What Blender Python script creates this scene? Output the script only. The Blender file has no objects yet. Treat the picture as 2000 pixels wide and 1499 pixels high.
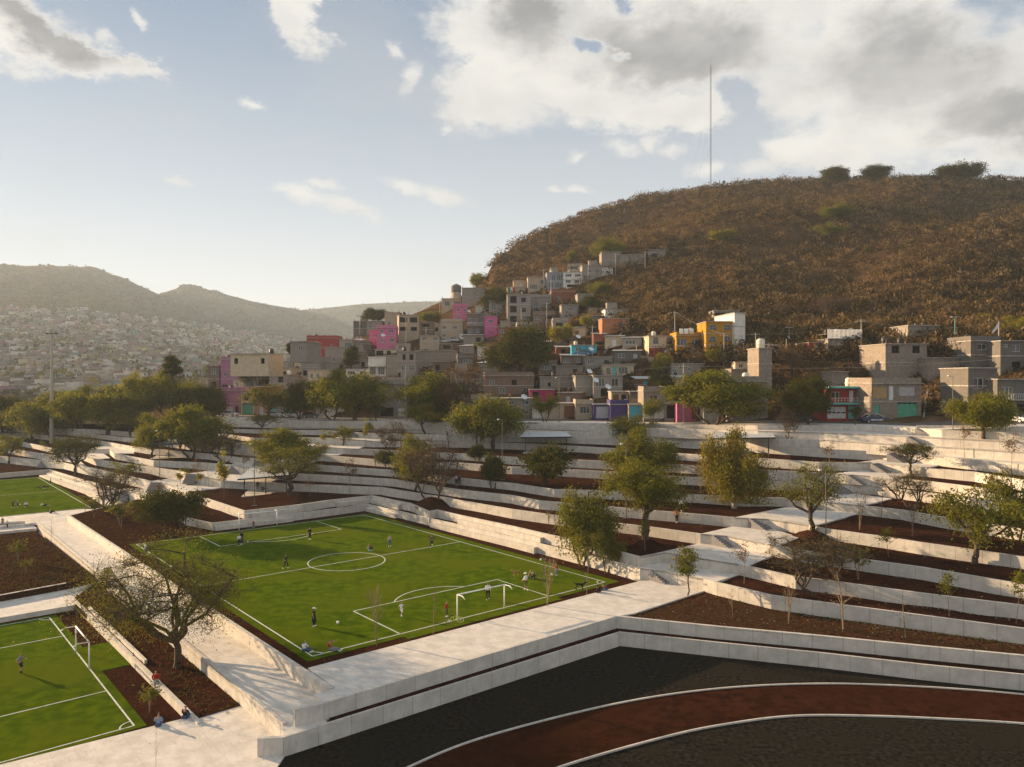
import bpy, bmesh, math, random
import numpy as np
from mathutils import Vector, Matrix
from mathutils.bvhtree import BVHTree
random.seed(7)
S = bpy.context.scene
COL = S.collection
F = 1473.0; HC = 22.0; HY = 741.0

# ---------------------------------------------------------------- camera
cd = bpy.data.cameras.new("camera"); cam = bpy.data.objects.new("camera", cd); COL.objects.link(cam)
cam.location = (0, 0, HC); cam.rotation_euler = (math.radians(90), 0, 0)
cd.sensor_width = 36; cd.lens = 36*F/2000; cd.shift_y = -(749.5-HY)/2000
cd.clip_end = 20000; cd.clip_start = 0.5
S.camera = cam

# ---------------------------------------------------------------- nodes helper
class NT:
    def __init__(s, tree): s.t = tree; s.n = tree.nodes; s.l = tree.links
    def new(s, typ, **kw):
        n = s.n.new(typ)
        for k, v in kw.items(): setattr(n, k, v)
        return n
    def put(s, sock, v):
        if hasattr(v, 'is_output') : s.l.new(v, sock)
        else: sock.default_value = v
    def m(s, op, a, b=0.0, c=0.0, clamp=False):
        n = s.n.new('ShaderNodeMath'); n.operation = op; n.use_clamp = clamp
        s.put(n.inputs[0], a); s.put(n.inputs[1], b)
        if op in ('MULTIPLY_ADD', 'SMOOTH_MIN', 'SMOOTH_MAX'): s.put(n.inputs[2], c)
        return n.outputs[0]
    def ss(s, x, lo, hi, a=0.0, b=1.0):
        n = s.n.new('ShaderNodeMapRange'); n.interpolation_type = 'SMOOTHSTEP'
        s.put(n.inputs[0], x)
        n.inputs[1].default_value = lo; n.inputs[2].default_value = hi
        n.inputs[3].default_value = a; n.inputs[4].default_value = b
        return n.outputs[0]
    def mix(s, f, a, b, bt='MIX'):
        n = s.n.new('ShaderNodeMix'); n.data_type = 'RGBA'; n.blend_type = bt
        s.put(n.inputs[0], f)
        s.put(n.inputs[6], a if hasattr(a, 'is_output') else (*a[:3], 1))
        s.put(n.inputs[7], b if hasattr(b, 'is_output') else (*b[:3], 1))
        return n.outputs[2]
    def noise(s, vec, scale, detail=4.0, rough=.55, dist=0.0):
        n = s.n.new('ShaderNodeTexNoise')
        if vec is not None: s.l.new(vec, n.inputs['Vector'])
        n.inputs['Scale'].default_value = scale; n.inputs['Detail'].default_value = detail
        n.inputs['Roughness'].default_value = rough; n.inputs['Distortion'].default_value = dist
        return n.outputs['Fac']

# ---------------------------------------------------------------- light and sky
SUN_EL = math.radians(13.0); SUN_AZ = math.radians(-61.5)       # azimuth from +Y, positive to the right
sdir = Vector((math.sin(SUN_AZ)*math.cos(SUN_EL), math.cos(SUN_AZ)*math.cos(SUN_EL), math.sin(SUN_EL)))
sl = bpy.data.lights.new("sun", 'SUN'); sl.energy = 5.0; sl.angle = math.radians(0.6); sl.color = (1.0, 0.70, 0.40)
so = bpy.data.objects.new("sun", sl); COL.objects.link(so); so.rotation_euler = sdir.to_track_quat('Z', 'Y').to_euler()
S.view_settings.view_transform = 'Standard'; S.view_settings.look = 'None'
S.view_settings.exposure = 1.55; S.view_settings.gamma = 1

W = bpy.data.worlds.new("World"); S.world = W; W.use_nodes = True
nt = NT(W.node_tree); nt.n.clear()
sky = nt.new('ShaderNodeTexSky', sky_type='NISHITA'); sky.sun_disc = False
sky.sun_elevation = SUN_EL; sky.sun_rotation = SUN_AZ
sky.air_density = 1.0; sky.dust_density = 1.2; sky.ozone_density = 1.5; sky.altitude = 2200
tc = nt.new('ShaderNodeTexCoord'); sp = nt.new('ShaderNodeSeparateXYZ'); nt.l.new(tc.outputs['Generated'], sp.inputs[0])
X_, Y_, Z_ = sp.outputs
az = nt.m('ARCTAN2', X_, Y_)
el = nt.m('ARCSINE', Z_)
# cloud banks of the evening sky, by compass direction
def azel(px, py):
    x = (px-1000)/F; z = (HY-py)/F
    return math.degrees(math.atan2(x, 1)), math.degrees(math.atan2(z, math.hypot(x, 1)))
big = [(-40,30,260,75,10),(120,85,160,45,20),(225,125,90,22,16),(585,35,75,55,35),
       (1000,90,150,150,50),(1170,170,200,70,14),(1330,60,330,120,5),(1700,120,230,200,0),(1930,190,330,150,0),
       (1620,290,170,60,5),(1330,225,110,45,8),(950,170,95,60,45),(2350,100,500,260,0)]
sml = [(600,385,70,16,12),(690,415,75,14,16),(620,362,40,12,-5),(800,368,62,15,14),(870,388,70,18,16),(1208,284,38,20,10),(1120,305,22,12,-20),(1262,278,22,18,-30),(1305,294,28,15,0),(1115,375,30,11,0),(1070,378,16,8,0),
       (800,150,20,30,30),(878,222,14,12,0),(880,245,16,8,0),(765,95,24,14,30),(360,360,30,8,0),(190,60,20,14,30),(270,35,14,20,0),(500,210,34,9,10),(1370,330,40,16,0),(1480,330,60,22,0),(120,475,16,3,0)]
gry = [(1040,10,120,110,60),(1330,95,260,80,8),(1780,120,260,120,0),(1950,230,160,70,0),(60,40,230,60,16),(2350,120,500,200,0)]
blu = [(1150,88,40,12,10),(1215,5,22,26,0),(1450,195,26,34,-50),(1385,300,70,36,10),(1215,100,20,10,0)]
cv = nt.new('ShaderNodeCombineXYZ'); nt.put(cv.inputs[0], az); nt.put(cv.inputs[1], nt.m('MULTIPLY', el, 1.7)); cv.inputs[2].default_value = 0.37
wn = nt.new('ShaderNodeTexNoise'); nt.l.new(cv.outputs[0], wn.inputs['Vector']); wn.inputs['Scale'].default_value = 7; wn.inputs['Detail'].default_value = 9; wn.inputs['Roughness'].default_value = .7
ws = nt.new('ShaderNodeSeparateXYZ'); nt.l.new(wn.outputs['Color'], ws.inputs[0])
azw = nt.m('ADD', az, nt.m('MULTIPLY', nt.m('SUBTRACT', ws.outputs[0], .5), .20))
elw = nt.m('ADD', el, nt.m('MULTIPLY', nt.m('SUBTRACT', ws.outputs[1], .5), .13))
azs = nt.m('ADD', az, nt.m('MULTIPLY', nt.m('SUBTRACT', ws.outputs[0], .5), .10))
els = nt.m('ADD', el, nt.m('MULTIPLY', nt.m('SUBTRACT', ws.outputs[1], .5), .06))
N1 = nt.noise(cv.outputs[0], 5.5, 9, .6); N2 = nt.noise(cv.outputs[0], 24.0, 6.0, .65); N3 = nt.noise(cv.outputs[0], 11.0, 7.0, .55)
def bank(lst, a_, e_, sm=.25):
    fl = None
    for (px, py, rw, rh, tilt) in lst:
        a0, e0 = azel(px, py); kx = math.cos(math.radians(a0))**2 if abs(a0) < 50 else .6
        ra = rw/F*kx; re = rh/F*math.sqrt(kx); t = math.radians(-tilt)
        dx = nt.m('SUBTRACT', a_, math.radians(a0)); dy = nt.m('SUBTRACT', e_, math.radians(e0))
        u = nt.m('ADD', nt.m('MULTIPLY', dx, math.cos(t)/ra), nt.m('MULTIPLY', dy, math.sin(t)/ra))
        v = nt.m('ADD', nt.m('MULTIPLY', dx, -math.sin(t)/re), nt.m('MULTIPLY', dy, math.cos(t)/re))
        d = nt.m('SQRT', nt.m('ADD', nt.m('MULTIPLY', u, u), nt.m('MULTIPLY', v, v)))
        f = nt.m('SUBTRACT', 1.0, d)
        fl = f if fl is None else nt.m('SMOOTH_MAX', fl, f, sm)
    return fl
fb = bank(big, azw, elw); fs = bank(sml, azs, els, .02); fg = bank(gry, azw, elw, .3); fu = bank(blu, azs, els, .05)
back = nt.m('MULTIPLY', nt.ss(nt.noise(cv.outputs[0], 2.2, 5.0), .5, .62), .5)
away = nt.ss(nt.m('ABSOLUTE', az), .85, 1.2)
fb = nt.m('MAXIMUM', fb, nt.m('SUBTRACT', nt.m('MULTIPLY', back, away), nt.m('SUBTRACT', 1.0, away)))
fb = nt.m('SUBTRACT', fb, nt.m('MULTIPLY', nt.ss(fu, -.6, .7), .55))
mb = nt.ss(nt.m('ADD', nt.m('ADD', fb, nt.m('MULTIPLY', nt.m('SUBTRACT', N3, .5), .9)), nt.m('MULTIPLY', nt.m('SUBTRACT', N2, .5), .45)), -.16, .34)
ms = nt.m('MULTIPLY', nt.ss(nt.m('ADD', fs, nt.m('MULTIPLY', nt.m('SUBTRACT', N2, .5), 1.5)), -.25, .85), .85)
mask = nt.m('MAXIMUM', mb, ms)
veil = nt.m('MULTIPLY', nt.ss(nt.noise(cv.outputs[0], 2.6, 6.0, .6), .45, .75), .35)
b1 = nt.mix(nt.ss(el, .0, .26), (3.35, 3.28, 3.05), (2.25, 2.42, 2.55))
base = nt.mix(nt.ss(el, .16, .50), b1, (.98, 1.30, 1.70))
skyc = nt.mix(.90, sky.outputs[0], base)
skyc = nt.mix(veil, skyc, (2.15, 2.2, 2.25))
gray = nt.m('MULTIPLY', nt.ss(fg, -.15, .65), nt.m('ADD', .55, nt.m('MULTIPLY', nt.ss(N1, .35, .68), .45)))
gray = nt.m('MULTIPLY', gray, nt.ss(fb, .05, .5))
lump = nt.ss(N3, .35, .7)
white = nt.mix(nt.m('MULTIPLY', lump, .5), (3.35, 3.25, 3.05), (2.35, 2.33, 2.28))
ccol = nt.mix(gray, white, (1.25, 1.24, 1.25))
skyc = nt.mix(nt.m('MULTIPLY', mask, .95), skyc, ccol)
bg = nt.new('ShaderNodeBackground'); nt.l.new(skyc, bg.inputs[0]); bg.inputs[1].default_value = 0.092
wo = nt.new('ShaderNodeOutputWorld'); nt.l.new(bg.outputs[0], wo.inputs[0])
W.cycles.sampling_method = 'AUTOMATIC'

# ---------------------------------------------------------------- geometry helpers
def P(px, py, z):
    Y = F*(HC-z)/(py-HY); return Vector(((px-1000)/F*Y, Y, z))
def Q(px, py, Y):
    return Vector(((px-1000)/F*Y, Y, HC-(py-HY)/F*Y))
def lerp(tab, x):
    if x <= tab[0][0]: return tab[0][1]
    for (a, va), (b, vb) in zip(tab, tab[1:]):
        if x <= b: return va+(vb-va)*(x-a)/(b-a) if b > a else vb
    return tab[-1][1]

class MB:
    def __init__(s): s.v = []; s.f = []; s.uv = []; s.mi = []; s.sm = []
    def quad(s, a, b, c, d, uv=None, mi=0):
        i = len(s.v); s.v += [tuple(a), tuple(b), tuple(c), tuple(d)]; s.f.append((i, i+1, i+2, i+3))
        s.uv.append(uv or [(0, 0)]*4); s.mi.append(mi)
    def poly(s, pts, mi=0):
        i = len(s.v); s.v += [tuple(p) for p in pts]; s.f.append(tuple(range(i, i+len(pts)))); s.uv.append([(p[0], p[1]) for p in pts]); s.mi.append(mi)
    def box(s, c, d, rz=0.0, mi=0, taper=1.0):
        x, y, z = d[0]/2, d[1]/2, d[2]/2; i = len(s.v); cs, sn = math.cos(rz), math.sin(rz)
        for sz in (-1, 1):
            t = taper if sz > 0 else 1.0
            for sx, sy in ((-1, -1), (1, -1), (1, 1), (-1, 1)):
                a, b = sx*x*t, sy*y*t
                s.v.append((c[0]+a*cs-b*sn, c[1]+a*sn+b*cs, c[2]+sz*z))
        for f in ((0, 3, 2, 1), (4, 5, 6, 7), (0, 1, 5, 4), (1, 2, 6, 5), (2, 3, 7, 6), (3, 0, 4, 7)):
            s.f.append(tuple(i+k for k in f)); s.mi.append(mi)
            s.uv.append([(0, 0), (1, 0), (1, 1), (0, 1)])
        return s
    def tube(s, p0, p1, r0, r1=None, n=6, mi=0, cap=False):
        r1 = r0 if r1 is None else r1
        p0 = Vector(p0); p1 = Vector(p1); d = p1-p0
        if d.length < 1e-6: return s
        d.normalize(); a = d.orthogonal().normalized(); b = d.cross(a); i = len(s.v)
        for p, r in ((p0, r0), (p1, r1)):
            for k in range(n):
                t = 2*math.pi*k/n; s.v.append(tuple(p+a*(r*math.cos(t))+b*(r*math.sin(t))))
        for k in range(n):
            s.f.append((i+k, i+(k+1) % n, i+n+(k+1) % n, i+n+k)); s.mi.append(mi); s.uv.append([(0, 0)]*4)
        if cap:
            s.f.append(tuple(i+n-1-k for k in range(n))); s.mi.append(mi); s.uv.append([(0, 0)]*n)
            s.f.append(tuple(i+n+k for k in range(n))); s.mi.append(mi); s.uv.append([(0, 0)]*n)
        return s
    def path(s, pts, r, n=6, mi=0):
        for a, b in zip(pts, pts[1:]): s.tube(a, b, r, r, n, mi)
        return s
    def lathe(s, prof, c=(0, 0, 0), n=14, mi=0):
        i = len(s.v)
        for (r, z) in prof:
            for k in range(n):
                t = 2*math.pi*k/n; s.v.append((c[0]+r*math.cos(t), c[1]+r*math.sin(t), c[2]+z))
        for j in range(len(prof)-1):
            for k in range(n):
                s.f.append((i+j*n+k, i+j*n+(k+1) % n, i+(j+1)*n+(k+1) % n, i+(j+1)*n+k)); s.mi.append(mi); s.uv.append([(0, 0)]*4)
        return s
    def mesh(s, name, mats, smooth=False):
        me = bpy.data.meshes.new(name); me.from_pydata(s.v, [], s.f)
        if not isinstance(mats, (list, tuple)): mats = [mats]
        for m in mats: me.materials.append(m)
        if s.uv and len(s.uv) == len(s.f):
            ul = me.uv_layers.new(name='uv'); flat = [c for f in s.uv for uvc in f for c in uvc]
            ul.data.foreach_set('uv', flat)
        if len(mats) > 1: me.polygons.foreach_set('material_index', s.mi)
        if smooth: me.polygons.foreach_set('use_smooth', [True]*len(me.polygons))
        me.update(); return me

def obj(name, data, parent=None, loc=None, rz=None, **props):
    o = bpy.data.objects.new(name, data); COL.objects.link(o)
    if parent is not None: o.parent = parent
    if loc is not None: o.location = loc
    if rz is not None: o.rotation_euler = (0, 0, rz)
    for k, v in props.items():
        if v: o[k] = v
    return o
def thing(name, label, cat, loc=(0, 0, 0), rz=0.0, group=None):
    return obj(name, None, None, loc, rz, label=label, category=cat, group=group)
def copy_tree(o, parent=None):
    c = o.copy(); COL.objects.link(c); c.parent = parent
    for ch in list(o.children): copy_tree(ch, c)
    return c

# ---------------------------------------------------------------- materials
def mat(name, c1, c2=None, scale=3.0, rough=.85, bump=0.0, bscale=None, detail=5.0, lo=.35, hi=.65, metal=0.0, spec=.3, coord='Object', c3=None):
    m = bpy.data.materials.new(name); m.use_nodes = True
    n = NT(m.node_tree); b = m.node_tree.nodes['Principled BSDF']
    b.inputs['Roughness'].default_value = rough; b.inputs['Metallic'].default_value = metal
    b.inputs['Specular IOR Level'].default_value = spec
    if c2 is None and not bump:
        b.inputs['Base Color'].default_value = (*c1, 1); return m
    t = n.new('ShaderNodeTexCoord')
    vec = t.outputs[coord]
    if c2 is not None:
        col = n.mix(n.ss(n.noise(vec, scale, detail, .6), lo, hi), c1, c2)
        if c3 is not None: col = n.mix(n.ss(n.noise(vec, scale*.13, 3, .5), .4, .7), col, c3)
        n.l.new(col, b.inputs['Base Color'])
    else: b.inputs['Base Color'].default_value = (*c1, 1)
    if bump:
        bn = n.new('ShaderNodeBump'); bn.inputs['Strength'].default_value = bump; bn.inputs['Distance'].default_value = .1
        n.l.new(n.noise(vec, bscale or scale*4, 4, .6), bn.inputs['Height']); n.l.new(bn.outputs[0], b.inputs['Normal'])
    return m

def concrete_mat(name, tint=(.57, .53, .475), joints=2.4, horiz=0):
    m = bpy.data.materials.new(name); m.use_nodes = True
    n = NT(m.node_tree); b = m.node_tree.nodes['Principled BSDF']; b.inputs['Roughness'].default_value = .8; b.inputs['Specular IOR Level'].default_value = .25
    t = n.new('ShaderNodeTexCoord'); ob = t.outputs['Object']; uv = t.outputs['UV']
    s = n.new('ShaderNodeSeparateXYZ'); n.l.new(uv, s.inputs[0])
    col = n.mix(n.ss(n.noise(ob, .9, 6, .65), .32, .7), [x*.84 for x in tint], [min(.8, x*1.1) for x in tint])
    cvv = n.new('ShaderNodeCombineXYZ'); n.put(cvv.inputs[0], n.m('MULTIPLY', s.outputs[0], 2.2)); n.put(cvv.inputs[1], n.m('MULTIPLY', s.outputs[1], .35))
    streak = n.ss(n.noise(cvv.outputs[0], 1.6, 5, .7), .5, .72)
    col = n.mix(n.m('MULTIPLY', streak, .30), col, (tint[0]*.5, tint[1]*.47, tint[2]*.44))
    if joints:
        pnl = n.new('ShaderNodeTexWhiteNoise', noise_dimensions='1D'); n.put(pnl.inputs['W'], n.m('FLOOR', n.m('DIVIDE', s.outputs[0], joints)))
        col = n.mix(n.m('MULTIPLY', pnl.outputs[0], .16 if not horiz else .0), col, (tint[0]*.62, tint[1]*.62, tint[2]*.63))
        fr = n.m('PINGPONG', s.outputs[0], joints/2)
        j = n.m('LESS_THAN', fr, .035)
        tie = n.m('LESS_THAN', n.m('ADD', n.m('ABSOLUTE', n.m('SUBTRACT', n.m('PINGPONG', s.outputs[0], joints/4), joints/8)), n.m('ABSOLUTE', n.m('SUBTRACT', s.outputs[1], .55))), .055)
        j = n.m('MAXIMUM', j, n.m('MULTIPLY', tie, .8))
        if horiz:
            j = n.m('MAXIMUM', j, n.m('LESS_THAN', n.m('PINGPONG', s.outputs[1], horiz/2), .03))
        col = n.mix(n.m('MULTIPLY', j, .45 if not horiz else .16), col, (tint[0]*.3, tint[1]*.3, tint[2]*.3))
    sp1 = n.ss(n.noise(ob, 14.0, 3, .6), .62, .72)
    col = n.mix(n.m('MULTIPLY', sp1, .25), col, (tint[0]*.45, tint[1]*.42, tint[2]*.38))
    n.l.new(col, b.inputs['Base Color'])
    bn = n.new('ShaderNodeBump'); bn.inputs['Strength'].default_value = .25; bn.inputs['Distance'].default_value = .03
    n.l.new(n.noise(ob, 9, 5, .7), bn.inputs['Height']); n.l.new(bn.outputs[0], b.inputs['Normal'])
    return m

M = {}
M['concrete'] = concrete_mat('cast_concrete')
M['slab'] = concrete_mat('slab_concrete', (.60, .56, .51), 4.2, 4.2)
M['soil'] = mat('red_gravel_soil', (.019, .0078, .004), (.070, .026, .013), 4.5, .95, 1, 9, 8, c3=(.028, .011, .006), spec=0)
M['soil_brown'] = mat('brown_mulch', (.018, .008, .004), (.090, .042, .020), 4.0, .95, .9, 8, 9, c3=(.05, .026, .012), spec=0)
M['dark'] = mat('dark_volcanic_gravel', (.010, .0088, .0072), (.032, .026, .019), 3.0, .95, .6, 9, 9, c3=(.021, .018, .012), spec=0)
M['track'] = mat('red_track_gravel', (.022, .0075, .0035), (.046, .0155, .0065), 1.2, .95, .4, 12, 8, c3=(.034, .0115, .005), spec=0)
M['turf'] = mat('turf', (.044, .080, .002), (.086, .124, .003), .8, .9, .8, 30, 9, c3=(.086, .112, .004), spec=0)
M['line'] = mat('white_line', (.62, .64, .60), (.34, .40, .28), 2.2, .8, lo=.45, hi=.75, spec=0)
M['asphalt'] = mat('asphalt', (.085, .075, .065), (.14, .125, .105), 1.2, .9, .2, 20)
M['earth'] = mat('dry_earth', (.070, .042, .022), (.15, .098, .056), .35, .95, .6, 3, 9, c3=(.085, .058, .030), spec=0)
M['hill'] = mat('hill_ground', (.040, .022, .011), (.095, .055, .027), .12, .95, .8, .8, 9, c3=(.085, .050, .025), spec=0)
M['far'] = mat('far_hill', (.050, .040, .024), (.110, .085, .050), .02, .95, .5, .05, 9, c3=(.07, .065, .04), spec=0)
M['white'] = mat('white_paint', (.78, .78, .76), rough=.45)
M['darkmetal'] = mat('dark_steel', (.035, .035, .038), (.06, .058, .055), 6, .5, metal=.3)
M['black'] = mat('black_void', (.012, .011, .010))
M['tread'] = mat('precast_tread', (.19, .18, .185), (.25, .24, .24), 5, .8)
# ---------------------------------------------------------------- the terraces
WS = [[], []]
SOL = [[], []]                      # ground polygons kept for dropping things onto them
def keep(me_v, me_f):
    i = len(SOL[0]); SOL[0].extend(tuple(v) for v in me_v); SOL[1].extend(tuple(i+k for k in f) for f in me_f)
def tri_obj(name, polys, m, kind='structure', **kw):
    b = MB()
    for p in polys: b.poly(p)
    me = b.mesh(name, m); keep(b.v, b.f)
    return obj(name, me, kind=kind, **kw)

WL = {  # each wall: top edge as (px, py, z)
'A': [(-90,930,.3),(0,925,.3),(95,917,.3),(150,934,.6),(235,957,1.0),(262,962,1.05),(300,975,1.1),(364,1012,1.1),(414,1022,1.1),(572,1004,1.1),(718,985,1.1),(780,999,1.1),(846,1014,1.15),(1000,1049,1.25),(1062,1064,1.3),(1150,1084,1.4),(1250,1110,1.5),(1300,1116,1.5),(1374,1131,1.5),(1400,1138,1.5),(1506,1163,1.5),(1600,1176,1.5),(1800,1202,1.5),(2000,1228,1.5),(2120,1243,1.5)],
'B': [(-90,889,2.0),(0,891,2.0),(78,899,2.1),(124,902,2.6),(156,909,2.9),(294,940,2.8),(322,947,2.5),(477,998,2.2),(584,986,2.2),(654,976,2.2),(726,968,2.2),(800,983,2.2),(838,999,2.2),(854,996,2.2),(900,1007,2.25),(1000,1028,2.35),(1074,1045,2.4),(1150,1061,2.5),(1250,1088,2.6),(1298,1079,2.6),(1366,1090,2.6),(1442,1102,2.6),(1554,1127,2.6),(1600,1132,2.6),(1800,1159,2.6),(2000,1183,2.6),(2120,1196,2.6)],
'C': [(-90,866,3.3),(0,874,3.3),(108,890,3.5),(160,889,4.0),(188,898,4.1),(348,920,4.2),(368,925,4.2),(432,938,3.7),(612,947,3.4),(744,952,3.4),(876,973,3.4),(900,978,3.4),(1000,995,3.5),(1092,1008,3.55),(1160,1017,3.6),(1266,1029,3.7),(1368,1043,3.75),(1420,1047,3.75),(1496,1062,3.75),(1600,1081,3.75),(1800,1108,3.75),(2000,1142,3.75),(2120,1160,3.75)],
'D': [(-90,858,4.5),(36,862,4.5),(104,876,4.6),(214,877,5.3),(224,886,5.3),(300,900,5.3),(400,904,5.3),(450,908,5.3),(530,922,4.8),(612,927,4.6),(766,936,4.6),(850,950,4.6),(900,957,4.6),(1000,968,4.65),(1052,978,4.7),(1190,990,4.75),(1330,1002,4.85),(1434,1011,4.9),(1500,1014,4.9),(1580,1026,4.9),(1600,1031,4.9),(1730,1049,4.9),(1800,1060,4.9),(1908,1075,4.9),(2000,1088,4.9),(2120,1104,4.9)],
'E': [(-90,846,5.8),(52,846,5.8),(200,862,6.2),(262,873,6.4),(300,877,6.5),(400,886,6.5),(470,894,6.4),(505,896,6.4),(560,904,5.9),(616,908,5.7),(788,920,5.7),(860,930,5.6),(900,934,5.65),(1000,944,5.7),(1082,956,5.75),(1220,960,5.9),(1330,965,5.95),(1450,971,6.0),(1546,973,6.0),(1600,979,6.0),(1686,988,6.0),(1760,996,6.0),(1840,1010,6.0),(2000,1034,6.0),(2120,1050,6.0)],
'F': [(-90,836,6.8),(60,838,6.8),(200,850,7.2),(384,868,7.8),(440,874,7.6),(508,883,7.3),(560,887,7.0),(630,889,6.8),(786,902,6.8),(840,903,6.8),(885,903,6.85),(1000,912,6.9),(1080,915,6.95),(1180,921,7.0),(1330,931,7.1),(1480,938,7.2),(1574,943,7.2),(1616,944,7.25),(1704,948,7.25),(1760,956,7.25),(1845,966,7.25),(2000,990,7.25),(2120,1004,7.25)],
'G': [(-90,828,7.8),(200,840,8.3),(416,857,8.9),(496,868,8.7),(592,870,8.3),(660,875,8.0),(774,880,8.0),(900,886,8.0),(1000,893,8.1),(1100,897,8.2),(1180,901,8.25),(1330,908,8.4),(1480,918,8.5),(1574,922,8.5),(1630,925,8.5),(1700,930,8.5),(1760,935,8.5),(1820,941,8.5),(1870,947,8.5),(2000,965,8.5),(2120,978,8.5)],
'H': [(380,842,9.6),(416,845,9.6),(496,856,9.5),(588,854,9.5),(650,856,9.5),(730,862,9.1),(900,863,9.2),(1050,867,9.3),(1200,876,9.3),(1330,886,9.4),(1480,895,9.7),(1600,903,9.7),(1672,904,9.7),(1700,903,9.7),(1800,913,9.7),(1904,922,9.7),(2000,938,9.7),(2120,950,9.7)],
'I': [(380,836,10.0),(420,838,10.1),(548,840,10.4),(640,841,10.5),(700,845,10.4),(900,850,10.4),(1100,855,10.3),(1330,862,10.5),(1480,870,10.9),(1600,877,10.95),(1724,882,10.95),(1800,889,10.95),(1844,893,10.95),(2000,908,10.95),(2120,918,10.95)],
'J': [(380,827,10.8),(420,827,10.9),(548,829,11.3),(680,831,11.5),(800,834,11.6),(900,837,11.7),(1100,842,11.6),(1330,848,11.8),(1480,856,12.1),(1600,859,12.2),(1740,868,12.2),(1800,871,12.2),(2000,884,12.2),(2120,892,12.2)],
'K': [(380,817,11.8),(420,818,11.9),(548,820,12.4),(620,822,12.4),(740,823,12.7),(900,825,12.9),(1048,828,12.8),(1100,830,12.7),(1300,837,12.8),(1480,842,13.2),(1600,845,13.3),(1770,852,13.4),(1840,856,13.4),(2000,864,13.4),(2120,870,13.4)],
'L': [(1050,826,13.0),(1200,828,13.1),(1300,829,13.3),(1400,831,13.6),(1480,831.5,13.9),(1600,831,14.1),(1700,833,14.3),(1780,836,14.5),(1840,840,14.5),(2000,846,14.5),(2120,850,14.5)],
'N': [(1790,831,14.95),(1840,831.5,15.0),(1900,832,15.1),(2000,834,15.15),(2120,836,15.2)],
}
ORD = 'ABCDEFGHIJKL'
def wy(k, px): return lerp([(p[0], p[1]) for p in WL[k]], px)
def wz(k, px): return lerp([(p[0], p[2]) for p in WL[k]], px)
def wP(k, px, dz=0.0, dY=0.0):
    z = wz(k, px); p = P(px, wy(k, px), z)
    if dY: Y = p.y+dY; p = Vector(((px-1000)/F*Y, Y, z))
    p.z += dz; return p

wall_txt = {
'A': 'lowest terrace wall, cast concrete, running behind the main pitch and on to the right edge',
'B': 'second terrace wall up, with the square corner above the far end of the main pitch',
'C': 'third terrace wall up, pale concrete behind the big mounded tree',
'D': 'fourth terrace wall up, meeting the stepped path just above the third landing',
'E': 'fifth terrace wall up, with the couple in orange and white walking along its foot',
'F': 'sixth terrace wall up, pale cast concrete below the three close red strips',
'G': 'seventh terrace wall up, edging the wide strip that carries the middle pavilion',
'H': 'eighth terrace wall up, directly behind the middle pavilion',
'I': 'ninth terrace wall up, its right half beside the top umbrella tree',
'J': 'tenth terrace wall up, second below the street on the left side',
'K': 'eleventh terrace wall up, holding the street on the left side',
'L': 'top terrace wall on the right, holding the pavement where the police car stands',
'N': 'short uppermost kerb wall behind the round green tree at the right edge'}

def ribbon(pts, th, h, b=None, flip=False):
    """vertical wall under a polyline of its top front edge, thickness th to the far side, height h"""
    b = b or MB(); n = len(pts); off = []
    for i in range(n):
        d = Vector((0, 0, 0))
        if i > 0: e = (pts[i]-pts[i-1]); e.z = 0; d += e.normalized()
        if i < n-1: e = (pts[i+1]-pts[i]); e.z = 0; d += e.normalized()
        d.normalize(); nn = Vector((-d.y, d.x, 0))*(th*(-1 if flip else 1)); off.append(nn)
    u = 0
    for i in range(n-1):
        a, c = pts[i], pts[i+1]; L = (c-a).length; a2, c2 = a+off[i], c+off[i+1]
        hz = Vector((0, 0, h))
        b.quad(a-hz, c-hz, c, a, [(u, -h), (u+L, -h), (u+L, 0), (u, 0)])
        b.quad(a, c, c2, a2, [(u, .1), (u+L, .1), (u+L, .1+th), (u, .1+th)])
        b.quad(c2-hz, a2-hz, a2, c2, [(u, -h), (u+L, -h), (u+L, 0), (u, 0)])
        u += L
    a, a2 = pts[0], pts[0]+off[0]; b.quad(a2-hz, a-hz, a, a2, [(0, -h), (th, -h), (th, 0), (0, 0)])
    a, a2 = pts[-1], pts[-1]+off[-1]; b.quad(a-hz, a2-hz, a2, a, [(0, -h), (th, -h), (th, 0), (0, 0)])
    return b

def wall_obj(pts, th, h, label, name='retaining_wall', m='concrete', flip=False):
    b = ribbon(pts, th, h, None, flip); i = len(WS[0]); WS[0].extend(b.v); WS[1].extend(tuple(i+q for q in f) for f in b.f)
    return obj(name, b.mesh(name, M[m]), label=label, category='wall')

for k in WL:
    wall_obj([P(*p) for p in WL[k]], .28, 1.75, wall_txt[k])

# soil strips between the walls
for i, k in enumerate(ORD):
    nx = ORD[i+1] if i+1 < len(ORD) else None
    if k == 'K' or nx is None: continue
    x0 = max(WL[k][0][0], WL[nx][0][0]); x1 = min(WL[k][-1][0], WL[nx][-1][0])
    xs = sorted({p[0] for p in WL[k]+WL[nx] if x0 <= p[0] <= x1} | set(np.arange(x0, x1, 18).tolist()) | {x1})
    b = MB(); rows = []
    for x in xs:
        z = wz(k, x)-.12; a = wP(k, x, -.12, .12); Y2 = P(x, wy(nx, x), wz(nx, x)).y+.2
        row = []
        for j in range(7):
            t = j/6; Y = a.y*(1-t)+Y2*t
            bump = .10*math.sin(x*.05+Y*.9)*math.sin(Y*.5+x*.02)*min(1, 4*t)
            row.append(((x-1000)/F*Y, Y, z+bump))
        rows.append(row)
    n = len(rows)
    for r in rows: b.v += r
    for r in range(n-1):
        for j in range(6):
            q = r*7+j; b.f.append((q, q+7, q+8, q+1)); b.mi.append(0); b.uv.append([(0, 0)]*4)
    keep(b.v, b.f)
    obj('soil', b.mesh('soil', M['soil'], True), kind='structure')

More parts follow.
